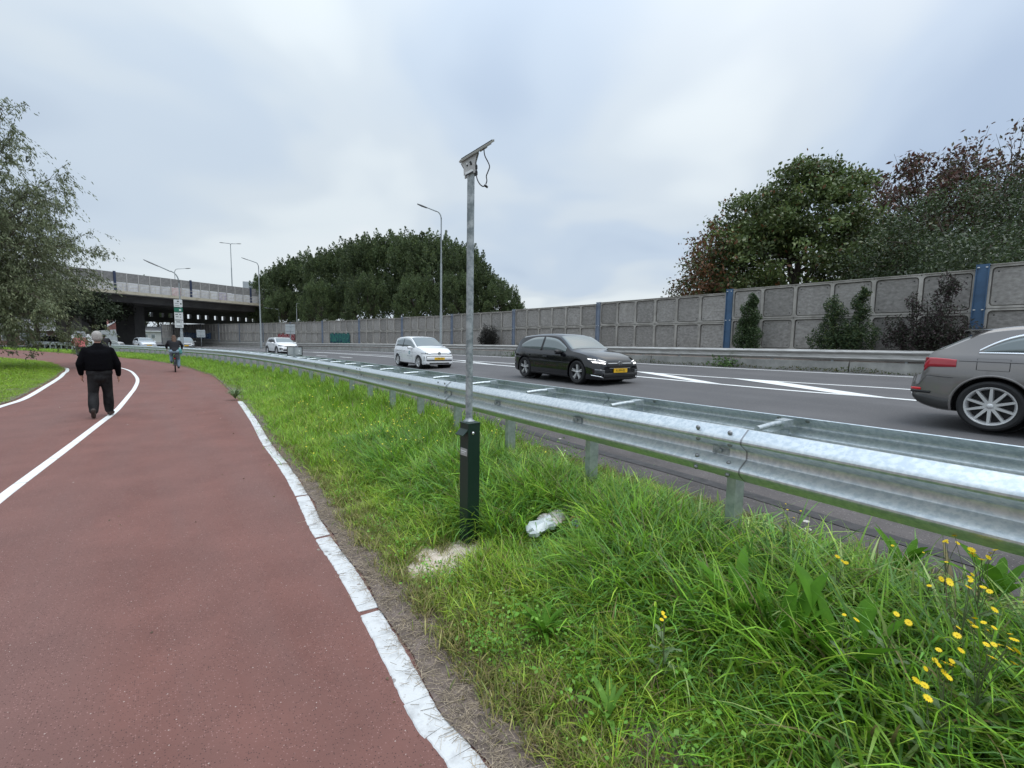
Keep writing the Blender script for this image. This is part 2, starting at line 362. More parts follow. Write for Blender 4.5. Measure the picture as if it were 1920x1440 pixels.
# road
mb = MB(); rows = []
for y in list(np.linspace(-8, 40, 97))+list(np.linspace(41, 130, 90)):
    a = xA(y)-.25 if y < 52 else -125.0
    b = xW(y)+1.5 if y < 94 else -60
    rows.append([(a+(b-a)*t, y, zroad(a+(b-a)*t, y)) for t in np.linspace(0, 1, 24)])
mb.grid(rows).build('road', ASPH, kind='structure')
def strip(name, pts, w, mt, zf, lift, parent=None, kind='structure', side=0.5, build=True, mb=None):
    pts = [Vector((p[0], p[1], 0)) for p in pts]; dense = []
    for a, b in zip(pts, pts[1:]):
        n = max(1, int((b-a).length/.6))
        dense += [a.lerp(b, i/n) for i in range(n)]
    dense.append(pts[-1]); rows = []
    for i, p in enumerate(dense):
        d = (dense[min(i+1, len(dense)-1)]-dense[max(0, i-1)]).normalized(); nrm = Vector((d.y, -d.x, 0))
        ww = w if not isinstance(w, (list, tuple)) else w[0]+(w[1]-w[0])*i/max(1, len(dense)-1)
        l = p-nrm*ww*side; r = p+nrm*ww*(1-side)
        rows.append([(l.x, l.y, zf(l.x, l.y)+lift), (r.x, r.y, zf(r.x, r.y)+lift)])
    M = mb or MB(); M.grid(rows)
    return M.build(name, mt, parent, kind=kind) if build else M
def smooth_poly(pts, n=6):
    out = []; q = [Vector((p[0], p[1], 0)) for p in pts]
    for i in range(len(q)-1):
        a, b = q[i], q[i+1]; p0 = q[i-1] if i else a*2-b; p3 = q[i+2] if i+2 < len(q) else b*2-a
        for k in range(n):
            t = k/n; out.append(0.5*((2*a)+(b-p0)*t+(2*p0-5*a+4*b-p3)*t*t+(3*a-p0-3*b+p3)*t**3))
    out.append(q[-1]); return out
# rough shoulder and tar seam under the rail
strip('road_shoulder', [rail_at(k, 0.98)[0] for k in np.arange(-5.5, 24, .5)], 1.30, SHOULD, zroad, .004)
strip('tar_seam', [rail_at(k, .92+.03*math.sin(k*2.1))[0] for k in np.arange(-5.5, 12, .35)], .13, TAR, zroad, .009)
# road markings
EDGE = [(14.6, 9.7), (12.04, 13.36), (9.95, 15.95), (6.67, 20.31), (5.4, 22.0), (-.7, 29.6), (-4.6, 34.2), (-10.89, 41.04), (-17.0, 47.4), (-23.4, 53.7), (-39.43, 66.3), (-49.8, 74.3), (-64, 85)]
strip('edge_line', smooth_poly(EDGE), .17, WHITE, zroad, .006)
GU = [(11.4, 7.4), (9.36, 10.55), (7.83, 12.29), (5.15, 15.73), (4.38, 16.93), (-1.76, 24.58), (-3.47, 26.6), (-9.5, 34.3), (-14.2, 39.6), (-19.9, 45.2)]
GL = [(10.1, 5.3), (7.96, 8.9), (6.62, 10.6), (5.35, 12.55), (4.57, 13.84), (3.87, 14.95), (-.01, 20.38), (-1.65, 22.7), (-3.31, 24.9), (-8.8, 31.9), (-19.37, 44.3), (-34.15, 57.5), (-52, 72)]
strip('gore_line', smooth_poly(GU), .15, WHITE, zroad, .006)
strip('lane_line', smooth_poly(GL), .18, WHITE, zroad, .007)
def gl_at(poly, y): q = sorted([(p[1], p[0]) for p in poly]); return float(np.interp(y, [a for a, b in q], [b for a, b in q]))
mb = MB()
for y0 in (13.4, 16.3, 20.9, 26.2, 32.0):
    ln = 3.9 if y0 < 18 else 4.6
    a = [(gl_at(GU, y0+.45), y0+.45), (gl_at(GU, y0-.55), y0-.55)]; y1 = y0-ln
    b = [(gl_at(GL, y1+.30), y1+.30), (gl_at(GL, y1-.35), y1-.35)]
    vs = []
    for t in np.linspace(0, 1, 7):
        for i in (0, 1):
            x = a[i][0]*(1-t)+b[i][0]*t; y = a[i][1]*(1-t)+b[i][1]*t; vs.append((x, y, zroad(x, y)+.010))
    mb.add(vs, [(2*i, 2*i+2, 2*i+3, 2*i+1) for i in range(6)])
mb.build('gore_chevrons', WHITE, kind='structure')
mb = MB()
for p in ([(-15.6, 36.1), (-14.1, 34.5)], [(-12.45, 32.7), (-11.0, 31.1)], [(-19.3, 39.9), (-17.8, 38.4)]): strip('', p, .16, WHITE, zroad, .006, build=False, mb=mb)
mb.build('lane_dashes', WHITE, kind='structure')

# verge sheet right of the path
mb = MB(); rows = []
for y in list(np.linspace(-3, 14, 86))+list(np.linspace(14.5, 52, 60)):
    a, b = xR(y)+.075+.012*math.sin(y*9)+.010*math.sin(y*23+1), xA(y)-.0
    rows.append([(a+(b-a)*t, y, zverge(a+(b-a)*t, y)) for t in np.linspace(0, 1, 18)])
mb.grid(rows).build('verge', SOIL, kind='structure', smooth=True)
# lawn island left of the path
LL = [(-9.0, 6.6), (-10.3, 8.3), (-11.58, 10.14), (-12.58, 11.61), (-15.35, 14.9), (-16.26, 15.98), (-17.94, 17.92), (-19.62, 19.77), (-20.6, 20.9), (-22.6, 22.9), (-26.5, 26.2), (-29.4, 28.2), (-33.9, 30.6), (-38, 32.3)]
lls = smooth_poly(LL, 5)
def zlawn(x, y): return zpath(x, y)+.03
mb = MB(); rows = []
for i, p in enumerate(lls):
    d = (lls[min(i+1, len(lls)-1)]-lls[max(0, i-1)]).normalized(); nrm = Vector((d.y, -d.x, 0))
    p = p-nrm*.14 if nrm.x > 0 else p
    rows.append([(p.x-w*(.9-.1*t_), p.y-w*.18, zpath(0, p.y)+.012+min(w, 3)*.03) for w, t_ in ((0, 0), (.5, 0), (1.2, 0), (2.5, 0), (5, 0), (9, 0), (16, 0), (30, 0))])
mb.grid(rows).build('lawn', SOIL, kind='structure', smooth=True)
strip('path_edge_line', lls[6:46], .13, WHITE, zpath, .005)
# white bands of the path: kerb pieces about a metre long with joints
def band(name, parent, pts, w, step, gap, smin, mt, thick=.005, crack=True):
    pl = smooth_poly(pts, 8); acc = [0.0]
    for a, b in zip(pl, pl[1:]): acc.append(acc[-1]+(b-a).length)
    X = [p.x for p in pl]; Y = [p.y for p in pl]
    def at(s): return Vector((float(np.interp(s, acc, X)), float(np.interp(s, acc, Y)), 0))
    s = 0.0; run = 0.0
    while s < acc[-1]-.3:
        fine = crack and s < smin; L = random.uniform(.13, .34) if fine else step*random.uniform(.97, 1.03); g_ = .0025 if fine else gap; run += L
        if fine and run > step: g_ = gap; L = max(.1, L-.05); run = 0.0
        rows = []; ns = 8 if fine else 4; sk = random.uniform(-.10, .10)*.07 if crack else 0; sh = random.uniform(-.003, .003) if crack else 0
        for i in range(ns+1):
            q = s+(L-g_)*i/ns; p = at(q); d = (at(q+.05)-at(q-.05)).normalized(); nr = Vector((d.y, -d.x, 0))
            e = .0025 if fine and i in (0, ns) else 0
            ja, jb = (random.uniform(-.003, .002)-e+sh, random.uniform(-.003, .002)-e-sh) if crack else (0, 0)
            l = p-nr*(w/2+ja)-d*sk; r = p+nr*(w/2+jb)+d*sk; z = zpath(p.x, p.y)
            rows.append([(l.x, l.y, z+.001), (l.x+nr.x*.005, l.y+nr.y*.005, z+thick), (r.x-nr.x*.005, r.y-nr.y*.005, z+thick), (r.x, r.y, z+.001)])
        M = MB().grid(rows); e = len(M.v); M.f += [(0, 1, 2, 3)[::-1], (e-4, e-3, e-2, e-1)]; M.mi += [0, 0]
        M.build(name, mt, parent); s += L
bandR = [(p[0]-.005, p[1]) for p in PR if 0.3 < p[1] < 12.0]
bandR[0] = (.62, .55)
band('edge_band', path, bandR, .122, 1.205, .04, 8, TILE)
band('edge_band', path, [(-15.5, 22.6), (-18.24, 25.45), (-21.8, 28.7), (-26.2, 32.4)], .16, 1.2, .02, 0, TILE, crack=False)
CEN = [(-3.4, 1.9), (-4.2, 3.1), (-5.07, 4.37), (-5.6, 5.17), (-6.52, 6.57), (-7.69, 8.33), (-8.64, 9.76), (-9.79, 11.34), (-11.02, 13.0), (-12.19, 14.56), (-14.23, 17.14), (-16.35, 19.57), (-18.6, 21.96), (-21.0, 24.08), (-24, 26.3)]
band('centre_band', path, CEN, .105, 1.2, .02, 0, WHITE, thick=.006, crack=False)

# ---------------------------------------------------------------- near guard rail (double-sided W-beam)
guard = thing('guard_rail', 'long shiny galvanised double steel guard rail curving along the grass verge', 'guard rail', (0, 0, 0))
WP = [(0, .153), (.004, .157), (.010, .156), (.068, .112), (.077, .103), (.082, .092), (.082, .082), (.077, .072), (.068, .065), (.014, .030), (.009, .025), (.007, .018), (.007, -.018), (.009, -.025), (.014, -.030), (.068, -.065), (.077, -.072), (.082, -.082), (.082, -.092), (.077, -.103), (.068, -.112), (.010, -.156), (.004, -.157), (0, -.153)]
def beam(k0, k1, off, sgn, parent, zt=zrailtop, prof=WP, railf=None, nseg=6, lap=0.0, mt=GALV):
    rows = []; f = railf or rail_at
    for i in range(nseg+1):
        k = k0+(k1-k0)*i/nseg; p, h = f(k, off); nx, ny = math.cos(h)*sgn, -math.sin(h)*sgn
        zc = zt(p.y)-.156; row = []
        dz = lap
        for d, z in prof: row.append((p.x+nx*(d+dz), p.y+ny*(d+dz), zc+z))
        for d, z in reversed(prof): row.append((p.x+nx*(d+dz-.004), p.y+ny*(d+dz-.004), zc+z))
        rows.append(row)
    M = MB().grid(rows, closed=True); n = len(rows[0])
    e = len(M.v)
    for b in (0, e-n):
        for i in range(len(prof)-1): M.f.append((b+i, b+i+1, b+n-2-i, b+n-1-i)); M.mi.append(0)
    return M.build('rail_beam', mt, parent, angle=24)
OFF_F, OFF_R = -.17, .64
for i, k in enumerate(range(-6, 57, 3)):
    o = beam(k-.12, k+3.02, OFF_F, -1, guard, lap=.007 if i % 2 else 0.0, nseg=6)
    o = beam(k+1.4, k+4.5, OFF_R, 1, guard, lap=.007 if i % 2 else 0.0, nseg=6)
for k in (-3, 0, 3, 6):
    rows = []
    for kk in (k-.125, k-.118):
        p, h = rail_at(kk, OFF_F); nx, ny = -math.cos(h), math.sin(h); zc = zrailtop(p.y)-.156
        rows.append([(p.x+nx*(d+.0085), p.y+ny*(d+.0085), zc+z) for d, z in WP])
    MB().grid(rows).build('joint_seam', STEEL, guard)
# post (C section), spacer and bolt meshes shared by all
pm = MB()
pm.prism([(-.05, -.03), (.05, -.03), (.05, .03), (.042, .03), (.042, -.022), (-.042, -.022), (-.042, .03), (-.05, .03)], 0, 1.0)
post_me = pm.mesh('post', mat('post steel', (0.46, 0.52, 0.50), 0.5, 0.6, col2=(0.30, 0.36, 0.34), scale=14))
sp = MB(); W2 = OFF_R-OFF_F
sp.tube([(W2*.45, 0, -.012), (W2*.7, 0, .002), (W2, 0, .0)], .019, 10)
sp.box((W2*.88, 0, .0), (.12, .07, .045)); sp.box((W2*.10, 0, .0), (.10, .09, .045)); sp.box((W2*.5, 0, -.09), (W2*.95, .012, .08))
spacer_me = sp.mesh('spacer', GALV, angle=40)
bm_ = MB(); bm_.lathe([(0, .012), (.008, .011), (.014, .006), (.016, 0)], 10)
bolt_me = bm_.mesh('bolt', STEEL, smooth=True)
pl_ = MB(); pl_.box((0, 0, .002), (.11, .045, .006)); pl_.lathe([(0, .02), (.012, .018), (.014, .004)], 8)
plate_me = pl_.mesh('washer_plate', GALVP)
for k in range(-5, 56):
    p, h = rail_at(k); zt = zrailtop(p.y); zb = zverge(p.x, p.y)-.12
    R = Matrix.Rotation(-h, 4, 'Z')
    link('post', post_me, guard, M=Matrix.Translation((p.x, p.y, zb)) @ R @ Matrix.Diagonal((1, 1, zt-.10-zb, 1)))
    q, _ = rail_at(k, OFF_F+.02)
    link('spacer', spacer_me, guard, M=Matrix.Translation((q.x, q.y, zt-.045)) @ R)
def bolt(k, dz, d, me=bolt_me, off=OFF_F, sgn=-1):
    p, h = rail_at(k, off); nx, ny = math.cos(h)*sgn, -math.sin(h)*sgn
    zt = zrailtop(p.y)-.156
    rot = Vector((nx, ny, .0)).to_track_quat('Z', 'Y').to_matrix().to_4x4()
    link('bolt' if me is bolt_me else 'washer_plate', me, guard, M=Matrix.Translation((p.x+nx*d, p.y+ny*d, zt+dz)) @ rot)
for k in (-3, 0, 3, 6):
    for dk in (-.06, .10):
        for dz, d in ((.128, .064), (.056, .057), (-.056, .057), (-.128, .064)): bolt(k+dk, dz, d)
for k in range(-4, 12): bolt(k, 0, .012, plate_me)
for k in range(-4, 8):
    for s in (-.09, .09): bolt(k+s*.8+1.0, .13, -.052, off=OFF_R, sgn=-1)
# small sign box standing on the rail, seen from behind
t = thing('rail_sign', 'small black framed grey sign board clamped on top of the guard rail', 'sign', (0, 0, 0))
p, h = rail_at(12.2, .22); zt = zrailtop(p.y)
t.location = (p.x, p.y, zt-.02); t.rotation_euler = (0, 0, .38)
MB().box((0, 0, .20), (.46, .03, .27)).build('board', SIGNB, t)
mb = MB()
for x in (-.24, .24): mb.box((x, 0, .20), (.025, .05, .32))
for z in (.05, .35): mb.box((0, 0, z), (.46, .05, .022))
mb.build('frame', BLACK, t)
MB().box((-.02, -.03, .17), (.07, .03, .34)).build('bracket', GALVP, t)
mb = MB(); mb.box((.15, -.022, .21), (.035, .012, .06)); mb.box((.14, -.022, .12), (.07, .012, .02)); mb.build('sticker', SIGNW, t)

# ---------------------------------------------------------------- far barrier: concrete kerb wall with rail on top
bl = []
for i, p in enumerate(smooth_poly(EDGE, 8)): bl.append(p)
def off_poly(pts, off):
    out = []
    for i, p in enumerate(pts):
        d = (pts[min(i+1, len(pts)-1)]-pts[max(0, i-1)]).normalized(); out.append(p+Vector((d.y, -d.x, 0))*off)
    return out
ext0 = [Vector((22.5, -1.2, 0)), Vector((18.5, 4.2, 0))]
bline = off_poly(ext0+bl, .95)
acc = [0.0]
for a, b in zip(bline, bline[1:]): acc.append(acc[-1]+(b-a).length)
BX = [p.x for p in bline]; BY = [p.y for p in bline]
def bar_at(s, off=0.0):
    x = float(np.interp(s, acc, BX)); y = float(np.interp(s, acc, BY))
    x2 = float(np.interp(s+.4, acc, BX)); y2 = float(np.interp(s+.4, acc, BY)); x1 = float(np.interp(s-.4, acc, BX)); y1 = float(np.interp(s-.4, acc, BY))
    d = Vector((x2-x1, y2-y1, 0)).normalized(); n = Vector((d.y, -d.x, 0))
    return Vector((x, y, 0))+n*off, math.atan2(d.x, d.y)
barrier = thing('crash_barrier', 'far roadside barrier of low concrete blocks with weathered steel rail on top', 'crash barrier')
BL = acc[-1]; s = 0.0
def zbar(p): return zroad(p.x, p.y)
while s < BL-4:
    rows = []
    for i in range(5):
        p, h = bar_at(s+3.96*i/4); n = Vector((math.cos(h), -math.sin(h), 0)); z = zbar(p)
        rows.append([tuple(p+n*d+Vector((0, 0, z+e))) for d, e in ((-.03, -.05), (-.02, .10), (.02, .33), (.05, .35), (.35, .35), (.40, .33), (.40, -.05))])
    M = MB().grid(rows); e = len(M.v); M.f += [tuple(range(7))[::-1], tuple(range(e-7, e))]; M.mi += [0, 0]
    M.build('concrete_block', CONC, barrier); s += 4.0
WPB = [(d*.9, z*1.15) for d, z in WP]
WEATH = mat('weathered rail', (0.50, 0.49, 0.47), 0.5, 0.5, col2=(0.33, 0.32, 0.30), scale=5, stretch=(.4, .4, 3))
def brail(k, off): p, h = bar_at(k, off); return p, h
s = 0.0
while s < BL-4:
    beam(s, s+4.02, -.02, -1, barrier, zt=lambda y: 0, prof=WPB, railf=None, nseg=4, mt=WEATH) if False else None
    rows = []
    for i in range(5):
        p, h = bar_at(s+4.02*i/4); n = Vector((-math.cos(h), math.sin(h), 0)); zc = zbar(p)+.575
        row = [tuple(p+n*(d-.04)+Vector((0, 0, zc+z))) for d, z in WPB]+[tuple(p+n*(d-.046)+Vector((0, 0, zc+z))) for d, z in reversed(WPB)]
        rows.append(row)
    MB().grid(rows, closed=True).build('rail_beam', WEATH, barrier, angle=50); s += 4.0
bp_me = MB().box((0, 0, .30), (.10, .06, .42)).mesh('post', GALVP)
for s in np.arange(.5, BL, 2.0):
    p, h = bar_at(s, .10); link('post', bp_me, barrier, M=Matrix.Translation((p.x, p.y, zbar(p)+.2)) @ Matrix.Rotation(-h, 4, 'Z'))
# planted strip between barrier and wall
mb = MB(); rows = []
for y in np.linspace(-2, 92, 95):
    q = float(np.interp(y, BY, BX)); w = xW(y)+2.5; rows.append([(q+.30, y, zroad(q, y)+.3), (q+.6, y, zroad(q, y)+.42), (w, y, zroad(q, y)+.62), (w+14, y, zroad(q, y)+.8)])
mb.grid(rows).build('planting_strip', SOIL, kind='structure')

# ---------------------------------------------------------------- noise wall: bays of 6 x 2 infill panels between blue posts
wall = thing('noise_wall', 'long concrete noise wall with square cement panels and blue posts behind the road', 'noise wall')
CW, CH = 1.3, 1.3
def rrect(x0, x1, z0, z1, r, n=3):
    pts = []
    for cx, cz, a0 in ((x1-r, z1-r, 0), (x0+r, z1-r, 90), (x0+r, z0+r, 180), (x1-r, z0+r, 270)):
        for i in range(n+1):
            a = rad(a0+90*i/n); pts.append((cx+r*math.cos(a), cz+r*math.sin(a)))
    return pts
# one frame cell: bars round a rounded opening, in local x (along), y (depth), z
def frame_mesh(name):
    M = MB()
    for j in (0, 1):
        for i in range(6):
            x0, x1, z0, z1 = i*CW, (i+1)*CW, j*CH, (j+1)*CH
            inner = rrect(x0+.055, x1-.055, z0+.07, z1-.07, .10)
            n = len(inner); outer = []
            cx, cz = (x0+x1)/2, (z0+z1)/2
            for x, z in inner:
                dx, dz = x-cx, z-cz; s_ = min((CW/2)/max(abs(dx), 1e-6), (CH/2)/max(abs(dz), 1e-6)); outer.append((cx+dx*s_, cz+dz*s_))
            vs = [(x, -.09, z) for x, z in outer]+[(x, -.09, z) for x, z in inner]+[(x, .03, z) for x, z in inner]
            fs = [(k, (k+1) % n, n+(k+1) % n, n+k) for k in range(n)]+[(n+k, n+(k+1) % n, 2*n+(k+1) % n, 2*n+k) for k in range(n)]
            M.add(vs, fs)
            for x, z in ((x0, z0), (x1, z0), (x1, z1), (x0, z1)): pass
    # back slab and top edge
    M.box((3*CW, .11, CH), (6*CW, .12, 2*CH)); M.box((3*CW, -.02, 2*CH+.012), (6*CW, .20, .024))
    M.box((3*CW, -.092, CH-.004), (6*CW, .012, .012), mi=1)  # dark joint strip between the two panel rows
    return M.mesh(name, [FRAME, mat('dark wall joint', (0.07, 0.065, 0.06), 0.9)])
frame_me = frame_mesh('wall_frame')
M = MB(); M.prism(rrect(-CW/2+.085, CW/2-.085, -CH/2+.10, CH/2-.10, .08), -.03, .035, Matrix(((1, 0, 0, 0), (0, 0, -1, 0), (0, 1, 0, 0), (0, 0, 0, 1))))
for sx in (-1, 1):
    for sz in (-1, 1):
        M.add([(sx*(CW/2-.19)+.022*math.cos(a), -.040, sz*(CH/2-.20)+.022*math.sin(a)) for a in np.linspace(0, 2*math.pi, 9)[:-1]], [tuple(range(8))], 1)
infill_me = M.mesh('infill_panel', [INFILL, mat('fixing hole', (0.05, 0.047, 0.045), 0.9)])
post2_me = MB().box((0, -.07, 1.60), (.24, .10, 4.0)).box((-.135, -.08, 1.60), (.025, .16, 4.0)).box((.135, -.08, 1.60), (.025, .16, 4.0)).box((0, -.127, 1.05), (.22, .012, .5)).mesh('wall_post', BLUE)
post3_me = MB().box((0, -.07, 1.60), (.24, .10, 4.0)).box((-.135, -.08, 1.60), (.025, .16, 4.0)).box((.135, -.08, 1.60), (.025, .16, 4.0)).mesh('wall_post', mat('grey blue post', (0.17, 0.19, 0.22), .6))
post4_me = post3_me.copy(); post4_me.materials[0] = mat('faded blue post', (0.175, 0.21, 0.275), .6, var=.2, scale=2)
clip_me = MB().box((-.09, 0, 0), (.05, .03, .03)).box((.09, 0, 0), (.05, .03, .03)).mesh('clip', SIGNW)
plinth_me = MB().box((3*CW, .05, -.9), (6*CW, .26, 1.8)).mesh('plinth', CONC)
for i in range(len(WALLC)-1):
    a, b = WALLC[i+1], WALLC[i]                         # from left (far) to right (near) along local +x
    A = Vector((a[0], a[1], 0)); B = Vector((b[0], b[1], 0)); d = (B-A); L = d.length; d.normalize()
    rz = math.atan2(d.y, d.x); sx = (L-.29)/(6*CW); zt = (a[2]+b[2])/2
    base = Matrix.Translation(A+d*.145+Vector((0, 0, zt-2*CH-.02))) @ Matrix.Rotation(rz, 4, 'Z')
    # top follows the slope
    sh = Matrix.Identity(4); sh[2][0] = (b[2]-a[2])/L
    sc = Matrix.Diagonal((sx, 1, 1, 1))
    fr = link('wall_frame', frame_me, wall, M=base @ sc)
    link('plinth', plinth_me, wall, M=base @ sc)
    for j in (0, 1):
        for c in range(6):
            link('infill_panel', infill_me, fr, M=Matrix.Translation(((c+.5)*CW, random.uniform(-.006, .006), (j+.5)*CH)))
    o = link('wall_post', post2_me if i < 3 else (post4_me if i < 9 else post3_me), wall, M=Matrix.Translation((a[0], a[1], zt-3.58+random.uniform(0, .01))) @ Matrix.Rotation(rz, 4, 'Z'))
    if i < 8: link('clip', clip_me, o, M=Matrix.Translation((0, -.15, 2.22))); link('clip', clip_me, o, M=Matrix.Translation((0, -.15, 3.5)))
def wall_pt(u, z, off=-.11):
    """u = fractional bay index from the near end; a point on the road face of the wall"""
    i = int(u); t = u-i; a, b = WALLC[i], WALLC[i+1]
    A = Vector((a[0], a[1], 0)); B = Vector((b[0], b[1], 0)); p = A.lerp(B, t); d = (A-B).normalized()
    n = Vector((d.y, -d.x, 0)); zt = a[2]*(1-t)+b[2]*t
    return p+n*abs(off)*1.0+Vector((0, 0, zt-2.6+z)), d, n
def graffiti(name, label, u0, u1, z0, z1, base, dark, light, seed):
    r = random.Random(seed); t = thing(name, label, 'graffiti'); n = 40; pts = []
    for i in range(n+1): f = i/n; pts.append((u0+(u1-u0)*f, z0+.08*r.random(), z1-.22*abs(math.sin(f*math.pi*5+seed))-.1*r.random()))
    M = MB(); rows = []
    for u, a, b in pts: rows.append([wall_pt(u, a, .118)[0], wall_pt(u, (a+b)/2, .118)[0], wall_pt(u, b, .118)[0]])
    M.grid(rows); M.build('paint_field', base, t)
    for nm, mt, lift, wd in (('outline', dark, .124, .06), ('highlight', light, .130, .035)):
        M = MB(); nl = 6
        for li in range(nl):
            uu = u0+(u1-u0)*(li+.15)/nl; du = (u1-u0)/nl*.75; h0, h1 = z0+.12, z1-.25
            kind = r.randint(0, 3)
            shapes = [[(0, 0), (0, 1), (.6, 1), (.9, .7), (.5, .5), (.9, .1)], [(1, .9), (.4, 1), (.05, .6), (.3, .1), (1, .1), (.9, .5)], [(0, 1), (.2, 0), (.5, .6), (.8, 0), (1, 1)], [(.9, 1), (.2, .9), (.2, .5), (.9, .45), (.8, 0), (.1, 0)]][kind]
            P = [(uu+x*du+(.04*du if nm == 'highlight' else 0), h0+y*(h1-h0)) for x, y in shapes]; rows = []
            for i in range(len(P)-1):
                (ua, za), (ub, zb) = P[i], P[i+1]; pa, d, _ = wall_pt(ua, za, lift+.0006*li); pb, _, _ = wall_pt(ub, zb, lift+.0006*li)
                e = (pb-pa).normalized(); nn = wall_pt(ua, za)[2]; s_ = e.cross(nn).normalized()*wd
                M.add([pa-s_-e*wd*.6, pa+s_-e*wd*.6, pb+s_+e*wd*.6, pb-s_+e*wd*.6], [(0, 1, 2, 3)])
        M.build(nm, mt, t)
GB = mat('blue spray paint', (0.06, 0.16, 0.36), .7); GBd = mat('deep blue spray', (0.02, 0.04, 0.12), .7); GBl = mat('pale blue spray', (0.45, 0.55, 0.62), .7)
GR = mat('red spray paint', (0.30, 0.03, 0.035), .7); GRd = mat('dark red spray', (0.10, 0.01, 0.015), .7); GRl = mat('pale pink spray', (0.6, 0.4, 0.4), .7)
GT = mat('teal spray paint', (0.015, 0.12, 0.105), .7); GTd = mat('navy spray', (0.012, 0.02, 0.09), .7); GTl = mat('mint spray', (0.05, 0.26, 0.19), .7)
graffiti('graffiti', 'blue lettered graffiti on the wall just under the viaduct', 13.45, 15.3, .1, 1.25, GB, GBd, GBl, 3)
graffiti('graffiti', 'dark red graffiti left and right of the sign behind the small white crossover car', 9.85, 10.45, .25, 1.25, GR, GRd, GRl, 5)
graffiti('graffiti', 'dark green graffiti block with navy outline on the lower wall panels', 8.24, 8.78, .0, 1.3, GT, GTd, GTl, 8)

# ---------------------------------------------------------------- viaduct
via = thing('viaduct', 'dark concrete highway viaduct crossing over the road with panelled screen on its edge', 'viaduct')
B0 = Vector((-44.6, 80.7, 0)); BD = Vector((-.462, -.887, 0)).normalized(); BN = Vector((BD.y, -BD.x, 0)); BN = -BN if BN.x > 0 else BN   # BD: towards the near left end, BN: away from the road side
if BN.dot(Vector((-.8, .6, 0))) < 0: BN = -BN
def bz(t): return float(np.interp(t, [-20, 0, 22, 60], [7.05, 7.15, 7.35, 7.7]))
def BP(t, w, z): p = B0+BD*t+BN*w; return (p.x, p.y, z)
TS = list(np.linspace(-22, 52, 20))
mb = MB()
mb.grid([[BP(t, -.6, bz(t)-.45), BP(t, -.6, bz(t)-.02), BP(t, 26, bz(t)-.02), BP(t, 26, bz(t)-.45)] for t in TS], closed=True)
mb.grid([[BP(t, .7, bz(t)-.45), BP(t, 1.0, bz(t)-1.35), BP(t, 2.2, bz(t)-1.40), BP(t, 2.4, bz(t)-.45)] for t in TS])
for w in (6, 10.5, 15, 19.5, 24): mb.grid([[BP(t, w-.7, bz(t)-.45), BP(t, w-.5, bz(t)-1.45), BP(t, w+.5, bz(t)-1.45), BP(t, w+.7, bz(t)-.45)] for t in TS])
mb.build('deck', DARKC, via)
mb = MB(); mb.grid([[BP(t, -.66, bz(t)-.32), BP(t, -.66, bz(t)+.08), BP(t, -.30, bz(t)+.08), BP(t, -.30, bz(t)-.02)] for t in TS]); mb.build('fascia', CREAM, via)
rl = MB()
for dz in (1.0, .55): rl.tube([BP(t, -.5, bz(t)+dz) for t in TS], .03, 5)
rl.build('handrail', mat('cream rail', (0.55, 0.53, 0.47), .6), via)
rp_me = MB().box((0, 0, .5), (.07, .05, 1.05)).mesh('rail_post', mat('cream rail', (0.55, 0.53, 0.47), .6))
bar_me = MB().box((0, 0, .5), (.02, .02, .95)).mesh('bar', MATS['cream rail'])
brz = math.atan2(BD.y, BD.x)
for i in range(38): t = -20+i*1.9; link('rail_post', rp_me, via, M=Matrix.Translation(BP(t, -.5, bz(t)+.05)) @ Matrix.Rotation(brz, 4, 'Z'))
up_me = MB().box((0, 0, 1.95), (1.26, .07, 1.22)).mesh('screen_panel', mat('grey screen panel', (0.27, 0.265, 0.26), .8, col2=(0.19, 0.187, 0.185), scale=4, rnd=.08))
lo_ms = [MB().box((0, 0, .70), (1.26, .07, 1.2)).mesh('screen_panel', mat('pale screen panel %d' % i, c, .75, col2=c2, scale=2.5, contrast=(.35, .6))) for i, (c, c2) in enumerate([((0.60, 0.60, 0.61), (0.42, 0.42, 0.44)), ((0.66, 0.67, 0.68), (0.48, 0.47, 0.50)), ((0.55, 0.54, 0.57), (0.30, 0.24, 0.36)), ((0.62, 0.56, 0.56), (0.5, 0.3, 0.3))])]
sp_me = MB().box((0, -.03, 1.27), (.10, .16, 2.6)).mesh('screen_post', mat('screen post', (0.42, 0.41, 0.40), .7))
np_me = MB().box((0, -.05, 1.33), (.26, .18, 2.72)).mesh('screen_post', NAVY)
for i in range(52):
    t = -21+i*1.36; X = Matrix.Translation(BP(t, .35, bz(t)+.05)) @ Matrix.Rotation(brz+math.pi, 4, 'Z')
    link('screen_panel', up_me, via, M=X); link('screen_panel', lo_ms[(i*7+i//3) % 4 if i % 5 == 0 else i % 2], via, M=X)
    link('screen_post', np_me if (i % 7 == 2) else sp_me, via, M=Matrix.Translation(BP(t+.68, .33, bz(t)+.05)) @ Matrix.Rotation(brz+math.pi, 4, 'Z'))
